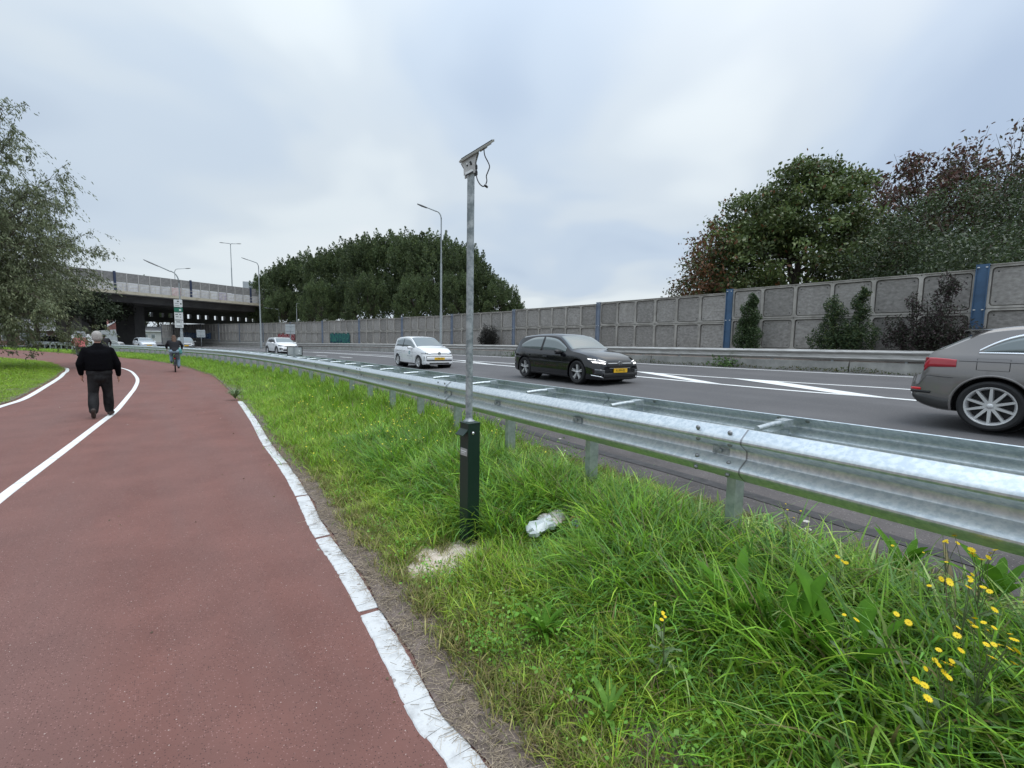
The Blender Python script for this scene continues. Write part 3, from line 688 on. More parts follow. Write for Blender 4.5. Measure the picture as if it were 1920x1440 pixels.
# piers
def pier(name, label, t, w0, w1, cap, mt, wid=1.3):
    th = thing(name, label, 'bridge pier'); z0 = -1.0
    z1 = bz(t)-1.42; mb = MB()
    if cap:
        prof = [(w0, z1-1.3), (w0-1.8, z1-.65), (w0-1.8, z1), (w1+1.8, z1), (w1+1.8, z1-.65), (w1, z1-1.3)]
        vs = [BP(t-wid/2, w, z) for w, z in prof]+[BP(t+wid/2, w, z) for w, z in prof]; n = 6
        mb.add(vs, [tuple(range(6)), tuple(range(6, 12))[::-1]]+[(i, (i+1) % n, n+(i+1) % n, n+i) for i in range(n)])
        mb.build('pier_cap', mt, th); mb = MB()
    ws = [(w0, w1)]
    for a, b in ws:
        vs = [BP(t+s*wid*.42, w, z) for z in (z0, z1-(1.29 if cap else .0)) for w, s in ((a, -1), (b, -1), (b, 1), (a, 1))]
        mb.add(vs, [(0, 1, 2, 3), (4, 7, 6, 5), (0, 4, 5, 1), (1, 5, 6, 2), (2, 6, 7, 3), (3, 7, 4, 0)])
    mb.build('pier_shaft', mt, th)
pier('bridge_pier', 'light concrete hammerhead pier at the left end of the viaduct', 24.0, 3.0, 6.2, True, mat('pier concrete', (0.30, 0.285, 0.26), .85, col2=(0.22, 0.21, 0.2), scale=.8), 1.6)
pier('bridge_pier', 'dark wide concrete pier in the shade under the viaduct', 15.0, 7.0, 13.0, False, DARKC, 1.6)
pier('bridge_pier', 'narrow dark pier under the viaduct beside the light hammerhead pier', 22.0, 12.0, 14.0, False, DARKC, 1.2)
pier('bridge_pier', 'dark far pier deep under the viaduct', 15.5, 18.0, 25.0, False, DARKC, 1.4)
# far edge beam with bearing blocks: light shows between them
t_ = thing('bearing_beam', 'dark cross beam under the far side of the viaduct with light between its bearing blocks', 'bridge beam')
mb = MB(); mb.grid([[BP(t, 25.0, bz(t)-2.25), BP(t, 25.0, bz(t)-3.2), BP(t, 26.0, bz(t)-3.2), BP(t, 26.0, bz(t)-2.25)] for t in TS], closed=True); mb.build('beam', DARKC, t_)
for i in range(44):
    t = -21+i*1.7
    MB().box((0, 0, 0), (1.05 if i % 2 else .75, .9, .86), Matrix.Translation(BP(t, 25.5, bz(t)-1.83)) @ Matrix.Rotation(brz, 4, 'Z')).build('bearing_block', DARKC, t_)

# ---------------------------------------------------------------- lamps and signs
def lamp(label, x, y, z0, hgt, arm, rz, group, r=.09, curve=.8, head=.75, two=False, rise=.35, mt=GALVP):
    t = thing('street_lamp', label, 'street lamp', (x, y, z0), rz, group)
    mb = MB(); mb.lathe([(r*1.5, 0), (r*1.5, .9), (r*1.15, 1.0), (r*1.1, hgt*.28), (r*.85, hgt*.29), (r*.8, hgt*.62), (r*.62, hgt*.63), (r*.5, hgt-curve)], 12); mb.build('pole', mt, t, angle=40)
    for s in ((-1, 1) if two else (-1,)):
        pts = [(0, 0, hgt-curve)]
        for i in range(1, 7):
            a = rad(15*i); pts.append((s*curve*.55*(1-math.cos(a)), 0, hgt-curve+curve*.8*math.sin(a)))
        pts.append((s*arm, 0, hgt-curve*.2+rise))
        MB().tube(pts, [r*.5]*7+[r*.38], 8).build('arm', mt, t, smooth=True)
        e = Vector(pts[-1]); d = (e-Vector(pts[-2])).normalized(); a = math.atan2(d.z, d.x)
        M = Matrix.Translation(e) @ Matrix.Rotation(-a if s > 0 else -a, 4, 'Y')
        h = MB(); h.grid([[(k, w*wd, zz*wd) for w, zz in ((-.16, .0), (-.12, .07), (.12, .07), (.16, .0), (.1, -.04), (-.1, -.04))] for k, wd in ((-.05, .35), (.1, .8), (head*.6, 1), (head, .55))], closed=True)
        n = len(h.v); h.f += [(0, 1, 2, 3, 4, 5), (n-1, n-2, n-3, n-4, n-5, n-6)]; h.mi += [0, 0]; h.v = [tuple(M @ Vector(v)) for v in h.v]
        hd = h.build('lamp_head', mat('lamp head', (0.16, 0.165, 0.17), .5), t, angle=40)
    return t
def at_img(u, Y): return ((u-960)/850*Y, Y)
lamp('tall grey street lamp beside the noise wall between white hatchback and solar pole', *at_img(826, 38.5), .5, 11.75, 1.15, .05, 'tall lamps along the motorway', r=.10, head=.85, rise=.25)
lamp('tall grey street lamp standing in front of the viaduct right end and the poplars', *at_img(490, 62), -.1, 11.7, 1.2, .1, 'tall lamps along the motorway', r=.11, head=.95, rise=.25)
lp = lamp('street lamp with a long curved arm carrying white route sign boards', *at_img(342, 41), -.3, 7.75, 1.45, .25, None, r=.105, curve=1.25, head=1.25, rise=.35)
lamp('slim twin armed mast rising above the viaduct screen', *at_img(440, 92), 7.0, 12.8, 1.1, .3, None, r=.12, curve=.35, head=.8, two=True, rise=.05)
lamp('small lamp on the viaduct close behind the curved arm street lamp', *at_img(335, 80), 7.1, 6.0, 1.6, math.pi+.3, None, r=.09, curve=.8, head=.8, rise=.15)
lamp('short pale lamp at the dark tree edge, left one of two behind the wall', *at_img(525, 72), 0, 5.9, 1.2, .2, None, r=.08, curve=.3, head=.9, rise=.1, mt=SIGNB)
lamp('short pale lamp behind the wall, right one of two below the poplars', *at_img(558, 66), 0, 6.4, .9, math.pi+.2, None, r=.09, curve=.2, head=1.1, rise=.1, mt=SIGNB)
# route sign boards on the curved lamp
t = thing('route_sign', 'tall white route sign with green band strapped to the curved lamp post', 'sign', lp.location+Vector((-.06, -.16, 0)), .25)
Z0 = 2.55
for z0, z1, mt, nm in ((1.72, 2.36, SIGNW, 'board'), (1.32, 1.68, SIGNG, 'green_board'), (.62, 1.30, SIGNW, 'board'), (.30, .60, SIGNW, 'board'), (-.02, .28, SIGNW, 'board')):
    b = MB().box((0, 0, Z0+(z0+z1)/2*1.05), (.66, .03, (z1-z0)*1.02)).build(nm, mt, t)
DK = mat('sign ink', (0.05, 0.06, 0.06), .6)
mb = MB()
for x, z, w, h in ((0, 2.2, .14, .10), (-.1, 2.03, .3, .03), (.22, 2.0, .10, .12), (-.1, 1.86, .34, .02), (.0, 1.27, .56, .02), (-.15, 1.1, .2, .06), (.12, 1.1, .14, .06), (-.12, .9, .22, .05), (.14, .88, .1, .05), (0, .64, .58, .04), (-.05, .47, .3, .07), (.18, .47, .1, .05), (0, .13, .44, .05)):
    mb.box((x, -.02, Z0+z*1.05), (w, .012, h))
mb.build('lettering', DK, t)
mb = MB(); mb.box((.14, -.02, Z0+1.55), (.16, .012, .14)); mb.build('pictogram', SIGNW, t)
def back_sign(label, u, Y, z0, w, h, top, rz, shape='rect', tilt=0.0, two=False):
    x, y = at_img(u, Y); t = thing('traffic_sign', label, 'traffic sign', (x, y, z0), rz)
    MB().tube([(0, .04, 0), (0, .04, top-.05)], .04, 8).build('pole', GALVP, t, smooth=True)
    X = Matrix.Rotation(tilt, 4, 'Y')
    if shape == 'round':
        MB().lathe([(0, -.012), (w/2, -.012), (w/2, .012), (0, .012)], 24, Matrix.Translation((0, 0, top-h/2)) @ Matrix.Rotation(math.pi/2, 4, 'X')).build('sign_board', SIGNB, t)
        MB().lathe([(w/2-.01, -.02), (w/2+.02, -.02), (w/2+.02, .02), (w/2-.01, .02)], 24, Matrix.Translation((0, 0, top-h/2)) @ Matrix.Rotation(math.pi/2, 4, 'X'), close=True).build('rim', SIGNW, t)
    else:
        for dx in ((-w*.27, w*.27) if two else (0,)):
            MB().box((dx, 0, top-h/2), (w*(.46 if two else 1), .025, h), X if tilt else None).build('sign_board', SIGNB, t)
    mb = MB()
    for z in (top-h*.25, top-h*.75): mb.box((0, .0, z), (w*.9, .05, .05))
    mb.build('brace', GALVP, t); return t
back_sign('grey back of a small rectangular road sign right of the red cyclist head', 152, 52, -.3, 1.15, 1.7, 2.1, .1)
back_sign('large tilted grey sign board back beside the grey haired man', 206, 46, -.3, 1.7, 1.75, 2.25, .2, tilt=-.10)
back_sign('round grey sign back behind the shoulder of the walking man', 212, 42.5, -.35, 1.15, 1.15, 1.3, .15, 'round')
back_sign('pair of narrow grey sign backs in front of the blue graffiti', 378, 61, -.05, 1.0, 1.0, 2.35, .3, two=True)
back_sign('bluish grey sign back on a pole between the red graffiti', 545, 51.5, .25, 1.0, 1.1, 2.75, .3, two=True)
# gantry boards on the viaduct
t = thing('gantry_sign', 'grey backs of motorway gantry boards above the right end of the viaduct', 'gantry sign', (*at_img(470, 100), 7.1), .4)
for x, z, w, h in ((0, 4.9, 2.1, 2.6), (-1.9, 3.5, 1.1, .9), (2.1, 3.6, .9, 1.0), (3.4, 3.6, .9, 1.0)): MB().box((x, 0, z), (w, .1, h)).build('board', SIGNB, t)
mb = MB(); mb.bar((-3, .15, 4.1), (6, .15, 4.1), .2, .2); mb.bar((-3, .15, 3.4), (6, .15, 3.4), .2, .2); mb.bar((5.5, .15, 0), (5.5, .15, 4.1), .3, .3); mb.bar((-2.8, .15, 0), (-2.8, .15, 4.1), .3, .3); mb.build('truss', GALVP, t)

# ---------------------------------------------------------------- bollard with solar pole
bx, by = -.310, 3.365; bz0 = zverge(bx, by)-.03
t = thing('bollard', 'square dark green metal bollard standing in the sand patch', 'bollard', (bx, by, bz0), rad(-49.6)+math.pi/2+math.pi/2)
# local -Y face = slot face looking left; rotate so that local -Y -> (-.76,-.65)
t.rotation_euler = (0, 0, math.atan2(-.65, -.76)+math.pi/2)
S_ = .108; HB = .93+.03
bevel(MB().box((0, 0, (HB-.004)/2), (S_, S_, HB-.008)).build('housing', GREEN, t), .002, 1)
bevel(MB().box((0, 0, HB-.004), (S_+.006, S_+.006, .012)).build('lid', GREEN, t), .003, 2)
h = MB(); h.add([(-.05, -S_/2, HB-.045), (.05, -S_/2, HB-.045), (.05, -S_/2-.045, HB-.085), (-.05, -S_/2-.045, HB-.085), (-.05, -S_/2-.04, HB-.092), (.05, -S_/2-.04, HB-.092), (.05, -S_/2, HB-.055), (-.05, -S_/2, HB-.055), (-.05, -S_/2, HB-.10), (.05, -S_/2, HB-.10)],
    [(0, 3, 2, 1), (3, 4, 5, 2), (4, 7, 6, 5), (0, 7, 4, 3), (1, 2, 5, 6)]); h.build('slot_hood', GREEN, t)
MB().box((0, -S_/2-.001, HB-.22), (.085, .003, .055)).build('sticker', GREYST, t)
mb = MB(); mb.box((0, -S_/2-.004, HB-.212), (.07, .002, .006)); mb.box((-.008, -S_/2-.004, HB-.226), (.05, .002, .004)); mb.build('lettering', SIGNW, t)
o = MB().lathe([(0, .006), (.009, .006), (.012, 0)], 14, Matrix.Translation((S_/2, -.01, HB-.075)) @ Matrix.Rotation(math.pi/2, 4, 'Y')).build('keyhole_cap', CHROME, t, smooth=True)
mb = MB(); mb.box((S_/2+.001, -.01, HB-.075), (.003, .042, .022)); mb.build('lock_plate', BLACK, t)
pz0 = bz0+HB+.002; ptop = 2.80
t = thing('solar_pole', 'tall galvanised pole with tilted solar panel bracket on top of the green bollard', 'pole', (-.322, 3.395, pz0))
hp = ptop-pz0
MB().lathe([(0, 0), (.0268, 0), (.0264, hp), (0, hp)], 24).build('pole', GALVP, t, angle=40)
MB().lathe([(.027, -.006), (.045, 0), (.045, .004), (.03, .012), (.027, .03)], 20).build('collar', GALVP, t, smooth=True)
def PX(u, v, y=0.0): return ((u-880)/250.0, y, (328-v)/250.0+hp)   # the bracket's own drawing, 250 units to the metre
pl = [(860.5, 306), (893, 284.5), (893.5, 287), (888.5, 305), (888.5, 326.5), (868, 332), (867.5, 318)]
M = MB(); P3 = [PX(u, v) for u, v in pl]; n = len(P3)
for yy0, yy1 in ((-.036, -.032), (.032, .036)):
    vs = [(x, yy0, z) for x, _, z in P3]+[(x, yy1, z) for x, _, z in P3]
    M.add(vs, [tuple(range(n)), tuple(range(n, 2*n))[::-1]]+[(i, n+i, n+(i+1) % n, (i+1) % n) for i in range(n)])
br = M.build('bracket', PLATEST, t)
for (u0, v0, u1, v1), mt, nm in (((870.5, 300.5, 883, 293.5), SIGNW, 'slot'), ((870.5, 329.5, 884, 322.5), SIGNW, 'slot'), ((872, 312.8, 874.3, 311.6), SIGNW, 'slot'), ((878.5, 310.5, 881.5, 308.8), BLACK, 'bolt_hole')):
    a = Vector(PX(u0, v0, -.038)); b = Vector(PX(u1, v1, -.038)); MB().bar(a, b, .004, .014).build(nm, mt, t)
    MB().bar(a+Vector((.004, -.001, -.011)), b+Vector((.004, -.001, -.011)), .004, .009).build('slot_lip', BLACK, t)
MB().box(PX(886.5, 318), (.012, .05, .05)).build('clamp', STEEL, t)
MB().box(PX(889, 314), (.02, .03, .02)).box(PX(889.5, 324), (.018, .03, .022)).build('clamp_bolt', BLACK, t)
a = Vector(PX(860.5, 304.5)); b = Vector(PX(919.5, 268.5)); d = (b-a); L = d.length; an = math.atan2(d.z, d.x)
X = Matrix.Translation((a+b)/2) @ Matrix.Rotation(-an, 4, 'Y')
X = X @ Matrix.Rotation(rad(19), 4, 'X')
MB().box((0, .03, .002), (L, .18, .008), X).build('solar_panel', PANEL, t)
MB().box((0, .03, .009), (L-.02, .165, .004), X).build('solar_cells', mat('solar cells', (0.01, 0.014, 0.04), .1, coat=.8), t)
mb = MB(); mb.box((0, -.055, -.003), (L*.98, .008, .010), X); mb.box((0, .115, -.003), (L*.98, .008, .010), X); mb.box((.05, .0, -.010), (.05, .07, .014), X); mb.build('panel_rib', PLATEST, t)
wr = [(902, 283), (903.5, 286), (904.2, 293), (906, 300), (911, 309), (914, 317), (911.5, 325), (908.5, 333), (909.5, 341), (907.8, 347)]
w2 = [(906.5, 350), (902, 350.8), (896.5, 346.5), (892, 338), (890.5, 328), (891, 318), (889, 309)]
def curve_pts(q, y): return [p for p in smooth_poly([(PX(*a)[0], PX(*a)[2]) for a in q], 4)]
for q in (wr, w2):
    MB().tube([(p.x, -.045, p.y) for p in curve_pts(q, 0)], .0042, 6).build('cable', BLACK, t, smooth=True)
MB().tube([PX(905, 348.5, -.045), PX(907.5, 350, -.045), PX(911, 352.8, -.045)], [.006, .009, .007], 8).build('connector', BLACK, t, smooth=True)

# ---------------------------------------------------------------- litter
lx, ly = .315, 3.30; lz = zverge(lx, ly)
t = thing('crumpled_bag', 'crumpled white and pink plastic packaging lying in the grass', 'bag', (lx, ly, lz+.10), 0, None, 1.15)
def crumple(rows, n, am, seed):
    r = np.random.default_rng(seed); out = []
    for c, rx, rz in rows: out.append([(c[0]+(rx+r.normal()*am)*math.cos(a)*.5, c[1]+(rx+r.normal()*am)*math.cos(a)*.62, c[2]+(rz+r.normal()*am)*math.sin(a)) for a in np.linspace(0, 2*math.pi, n+1)[:-1]])
    return out
def crumple_tube(p0, p1, r0, r1, n, k, am, seed, flat=.6):
    r = np.random.default_rng(seed); p0 = Vector(p0); p1 = Vector(p1); d = (p1-p0).normalized(); a = d.cross(Vector((0, 0, 1))).normalized(); b = a.cross(d); rows = []
    for i in range(k+1):
        f = i/k; R = r0+(r1-r0)*f; R *= (.25 if i in (0,) else 1)
        rows.append([tuple(p0.lerp(p1, f)+(a*math.cos(t)+b*math.sin(t)*flat)*(R+r.normal()*am)) for t in np.linspace(0, 2*math.pi, n+1)[:-1]])
    return rows
BAGW = mat('white plastic film', (0.72, 0.77, 0.80), .35, coat=.3, trans=.2); BAGP = mat('pinkish film', (0.62, 0.50, 0.48), .4, col2=(0.70, 0.70, 0.71), scale=22)
MB().grid(crumple_tube((-.16, -.10, -.02), (0, 0, .01), .055, .06, 11, 7, .010, 3), closed=True).build('bag_end', BAGW, t, angle=25)
MB().grid(crumple_tube((-.03, -.02, .005), (.10, .085, .03), .06, .045, 11, 7, .011, 4), closed=True).build('bag_body', BAGP, t, angle=25)
MB().grid(crumple_tube((-.09, .07, .0), (.05, .12, .03), .022, .018, 7, 6, .007, 6), closed=True).build('bag_fold', BAGP, t, angle=25)
t = thing('bottle_cap', 'black round cap at the end of the crumpled packaging', 'cap', (lx+.135, ly+.115, lz+.15), 0, None, 1.2)
d = Vector((.14, .11, .05)).to_track_quat('Z', 'Y').to_matrix().to_4x4()
MB().lathe([(0, -.028), (.036, -.028), (.040, -.022), (.040, .024), (.036, .03), (0, .03)], 20, d).build('cap', BLACK, t, angle=40)
t = thing('tape_roll', 'small blue and orange paper roll lying right of the packaging', 'paper roll', (lx+.18, ly-.03, lz+.115), 0, None, 1.25)
d = Vector((-.25, -.75, .55)).to_track_quat('Z', 'Y').to_matrix().to_4x4()
MB().lathe([(.034, -.02), (.04, -.02), (.04, .022), (.034, .022), (.028, .016), (.028, -.016)], 20, d, close=True).build('roll', mat('kraft orange', (0.55, 0.28, 0.16), .7), t, angle=40)
MB().lathe([(0, .010), (.028, .012), (.029, .0), (0, -.002)], 20, d).build('label_disc', mat('pale blue film', (0.35, 0.46, 0.55), .4), t)
gx, gy = .06, 2.02; t = thing('cigarette_butt', 'cigarette butt with orange filter on the bare soil beside the path edge', 'cigarette butt', (gx-.02, gy-.06, zverge(gx, gy)+.015), rad(-38))
MB().tube([(-.016, 0, 0), (.0, 0, 0)], .004, 8).build('paper', SIGNW, t); MB().tube([(.0005, 0, 0), (.017, 0, 0)], .0041, 8).build('filter', mat('filter orange', (0.6, 0.30, 0.06), .8), t)

# ---------------------------------------------------------------- cars
def pw(tab, x):
    xs = [p[0] for p in tab]; 
    if x <= xs[0]: return tab[0][1]
    if x >= xs[-1]: return tab[-1][1]
    i = max(k for k in range(len(xs)) if xs[k] <= x); i = min(i, len(xs)-2)
    # monotone cubic through the control points
    def sl(k):
        if k <= 0: return (tab[1][1]-tab[0][1])/(xs[1]-xs[0])
        if k >= len(xs)-1: return (tab[-1][1]-tab[-2][1])/(xs[-1]-xs[-2])
        a = (tab[k][1]-tab[k-1][1])/(xs[k]-xs[k-1]); b = (tab[k+1][1]-tab[k][1])/(xs[k+1]-xs[k])
        return 0.0 if a*b <= 0 else 2*a*b/(a+b)
    h = xs[i+1]-xs[i]; t = (x-xs[i])/h; y0, y1 = tab[i][1], tab[i+1][1]; m0, m1 = sl(i)*h, sl(i+1)*h
    return (2*t**3-3*t**2+1)*y0+(t**3-2*t**2+t)*m0+(-2*t**3+3*t**2)*y1+(t**3-t**2)*m1
class Body:
    def __init__(s, S): s.S = S
    def prof(s, x):
        S = s.S; zt = pw(S['top'], x); zb = min(pw(S['belt'], x), zt-.045); Wd = pw(S['wid'], x)*S['hw']; zs = pw(S['sill'], x)
        gh = max(0.0, zt-zb-.05); wr = Wd-.055-gh*S.get('tumble', .36); wr = max(wr, .1)
        dr = min(.075, (zt-zb)*.5); zm = zs+(zb-zs)*.60
        return [(0, zt), (wr*.62, zt-.010), (wr*.90, zt-.030), (wr, zt-dr), (Wd-.05, zb), (Wd-.012, zb-.075), (Wd, zm), (Wd-.012, zs+(zb-zs)*.30), (Wd-.004, zs+.07), (Wd-.03, zs), (Wd*.72, zs-.02), (0, zs-.02)]
    def P(s, x, t, side=1, off=0.0):
        q = s.prof(x); a = abs(t); i = min(int(a), len(q)-2); f = a-i
        y = q[i][0]*(1-f)+q[i+1][0]*f; z = q[i][1]*(1-f)+q[i+1][1]*f
        sg = side if t >= 0 else -side
        if off:
            dy, dz = q[i+1][0]-q[i][0], q[i+1][1]-q[i][1]; l = math.hypot(dy, dz) or 1
            ny, nz = -dz/l, dy/l
            # slope along the length pushes the normal forward or back
            e = .02; q2 = s.prof(x+e); dzx = ((q2[i][1]*(1-f)+q2[i+1][1]*f)-z)/e; dyx = ((q2[i][0]*(1-f)+q2[i+1][0]*f)-y)/e
            nx = -(dzx*nz+dyx*ny); l = math.sqrt(nx*nx+ny*ny+nz*nz); 
            return Vector((x+nx/l*off, (y+ny/l*off)*sg, z+nz/l*off))
        return Vector((x, y*sg, z))
    def halfw(s, x, z):
        q = s.prof(x)
        if z > q[0][1]: return -1
        for i in range(len(q)-1):
            if q[i][1] >= z >= q[i+1][1] and q[i][1] > q[i+1][1]:
                f = (q[i][1]-z)/(q[i][1]-q[i+1][1]); return q[i][0]*(1-f)+q[i+1][0]*f
        return q[6][0]
    def end_x(s, y, z, front=True):
        S = s.S; L = S['L']/2
        a, b = (L-.55, L) if front else (-L+.55, -L)
        if s.halfw(b*.9999, z) >= abs(y): return b
        for _ in range(22):
            m_ = (a+b)/2
            if s.halfw(m_, z) >= abs(y): a = m_
            else: b = m_
        return a
    def shell(s, mt, parent, arches):
        S = s.S; L = S['L']/2
        xs = sorted(set([round(v, 4) for v in list(np.linspace(-L+.18, L-.18, 58))+[-L, -L+.01, -L+.025, -L+.05, -L+.08, -L+.10, -L+.12, -L+.14, -L+.155, -L+.17, L-.15, L-.12, L-.08, L-.05, L-.025, L-.01, L]]))
        rows = []
        for x in xs:
            q = s.prof(x); rows.append([(x, y, z) for y, z in q]+[(x, -y, z) for y, z in reversed(q[1:-1])])
        M = MB().grid(rows, closed=True); n = len(rows[0]); e = len(M.v)
        M.f += [tuple(range(n)), tuple(range(e-n, e))[::-1]]; M.mi += [0, 0]
        o = M.build('body', mt, parent)
        bm = bmesh.new(); bm.from_mesh(o.data); bmesh.ops.recalc_face_normals(bm, faces=bm.faces); bm.to_mesh(o.data); bm.free()
        r = S['r']
        C = MB()
        for ax in arches:
            for sy in (-1, 1):
                C.lathe([(0, .34), (r+.055, .34), (r+.055, 1.3), (0, 1.3)], 36, Matrix.Translation((ax, 0, r*.99)) @ Matrix.Rotation(-sy*math.pi/2, 4, 'X'))
        cme = C.mesh('cutter', mt); co = bpy.data.objects.new('cutter', cme); COL.objects.link(co); co.parent = parent
        bm = bmesh.new(); bm.from_mesh(cme); bmesh.ops.remove_doubles(bm, verts=bm.verts, dist=1e-5); bmesh.ops.recalc_face_normals(bm, faces=bm.faces); bm.to_mesh(cme); bm.free()
        bo = o.modifiers.new('b', 'BOOLEAN'); bo.object = co; bo.operation = 'DIFFERENCE'; bo.solver = 'EXACT'
        dg = bpy.context.evaluated_depsgraph_get(); dg.update(); me = bpy.data.meshes.new_from_object(o.evaluated_get(dg))
        o.modifiers.clear(); o.data = me; bpy.data.objects.remove(co)
        me.polygons.foreach_set('use_smooth', [True]*len(me.polygons)); me.set_sharp_from_angle(angle=rad(32)); return o
    def patch(s, name, mt, parent, xs, tl, th, side=1, off=.005, nt=5, skirt=.012):
        """a pane lying on the surface: x stations, lower and upper section parameter at each"""
        rows = []
        for i, x in enumerate(xs):
            a = tl[i] if isinstance(tl, (list, tuple)) else tl; b = th[i] if isinstance(th, (list, tuple)) else th
            r_ = [s.P(x, a, side, -skirt)]+[s.P(x, a+(b-a)*k/nt, side, off) for k in range(nt+1)]+[s.P(x, b, side, -skirt)]; rows.append(r_)
        return MB().grid(rows).build(name, mt, parent, smooth=True)
    def endpatch(s, name, mt, parent, poly_rows, front=True, off=.006):
        rows = []
        for r_ in poly_rows:
            rr_ = []
            for y, z in r_:
                x = s.end_x(y, z, front); w = s.halfw(x, z); yy = y if abs(y) <= w+.002 else math.copysign(max(w, .01), y)
                rr_.append(Vector((x+(off if front else -off), yy+math.copysign(off*.6, y), z)))
            rows.append(rr_)
        # rim back into the body
        full = [[v+Vector((-.02 if front else .02, 0, 0)) for v in rows[0]]]+rows+[[v+Vector((-.02 if front else .02, 0, 0)) for v in rows[-1]]]
        return MB().grid(full).build(name, mt, parent, smooth=True)
def lrange(a, b, n): return [a+(b-a)*i/(n-1) for i in range(n)]
def wheel(parent, x, y, r, sg, spokes, steer=0.0, twin=False, hubcap=False, rim=.70, thin=1.0, rim_mat=None):
    wt = bpy.data.objects.new('wheel', None); COL.objects.link(wt); wt.parent = parent
    # local Z of the wheel looks outward
    wt.matrix_local = Matrix.Translation((x, y, r)) @ Matrix.Rotation(steer, 4, 'Z') @ Matrix.Rotation(-sg*math.pi/2, 4, 'X')
    rr = r*rim; w = .105
    MB().lathe([(rr, -w), (r*.93, -w), (r, -w*.75), (r, w*.7), (r*.97, w*.95), (r*.90, w*1.08), (rr+.012, w*1.0), (rr, w*.9)], 40).build('tyre', RUBBER, wt, angle=35)
    M = MB().lathe([(rr-.035, -.02), (rr-.03, w*.75), (rr-.012, w*.96), (rr+.002, w*.98), (rr+.002, w*.6)], 40)
    M.build('rim', rim_mat or ALLOY, wt, angle=40)
    M = MB().lathe([(0, .0), (rr-.03, -.0), (rr-.03, -.06), (0, -.06)], 24); M.build('brake_disc', ALLOYD, wt)
    M = MB()
    for i in range(spokes):
        a = 2*math.pi*i/spokes+.31
        for da in ((-.13, .13) if twin else (0,)):
            wd0, wd1 = (.019, .012) if twin else (.030*thin, .022*thin)
            if hubcap: wd0, wd1 = .05, .075
            e0 = Vector((math.cos(a+da*.3), math.sin(a+da*.3), 0)); e1 = Vector((math.cos(a+da), math.sin(a+da), 0)); n0 = Vector((-e0.y, e0.x, 0)); n1 = Vector((-e1.y, e1.x, 0))
            p0, p1 = e0*.03, e1*(rr-.012); h0, h1 = w*.82, w*.90
            M.add([p0-n0*wd0+Vector((0, 0, h0)), p0+n0*wd0+Vector((0, 0, h0)), p1+n1*wd1+Vector((0, 0, h1)), p1-n1*wd1+Vector((0, 0, h1)),
                   p0-n0*wd0*1.25+Vector((0, 0, .02)), p0+n0*wd0*1.25+Vector((0, 0, .02)), p1+n1*wd1*1.2+Vector((0, 0, .03)), p1-n1*wd1*1.2+Vector((0, 0, .03))],
                  [(0, 1, 2, 3), (0, 4, 5, 1), (1, 5, 6, 2), (3, 2, 6, 7), (0, 3, 7, 4)])
    M.build('spokes', ALLOY, wt)
    MB().lathe([(0, w*.98), (.022, w*.97), (.034, w*.9), (.042, w*.7), (.042, 0)], 20).build('hub_cap', ALLOY, wt, smooth=True)
    return wt
def text_obj(name, body, size, mt, parent, M, extrude=.001):
    c = bpy.data.curves.new(name, 'FONT'); c.body = body; c.size = size; c.align_x = 'CENTER'; c.align_y = 'CENTER'; c.extrude = extrude; c.resolution_u = 2
    o = bpy.data.objects.new(name, c); COL.objects.link(o); dg = bpy.context.evaluated_depsgraph_get(); dg.update(); me = bpy.data.meshes.new_from_object(o.evaluated_get(dg)); bpy.data.objects.remove(o)
    me.materials.clear(); me.materials.append(mt); me.name = name; return link(name, me, parent, M=M)
FACE_F = Matrix(((0, 0, 1, 0), (1, 0, 0, 0), (0, 1, 0, 0), (0, 0, 0, 1)))       # text plane looking to +x
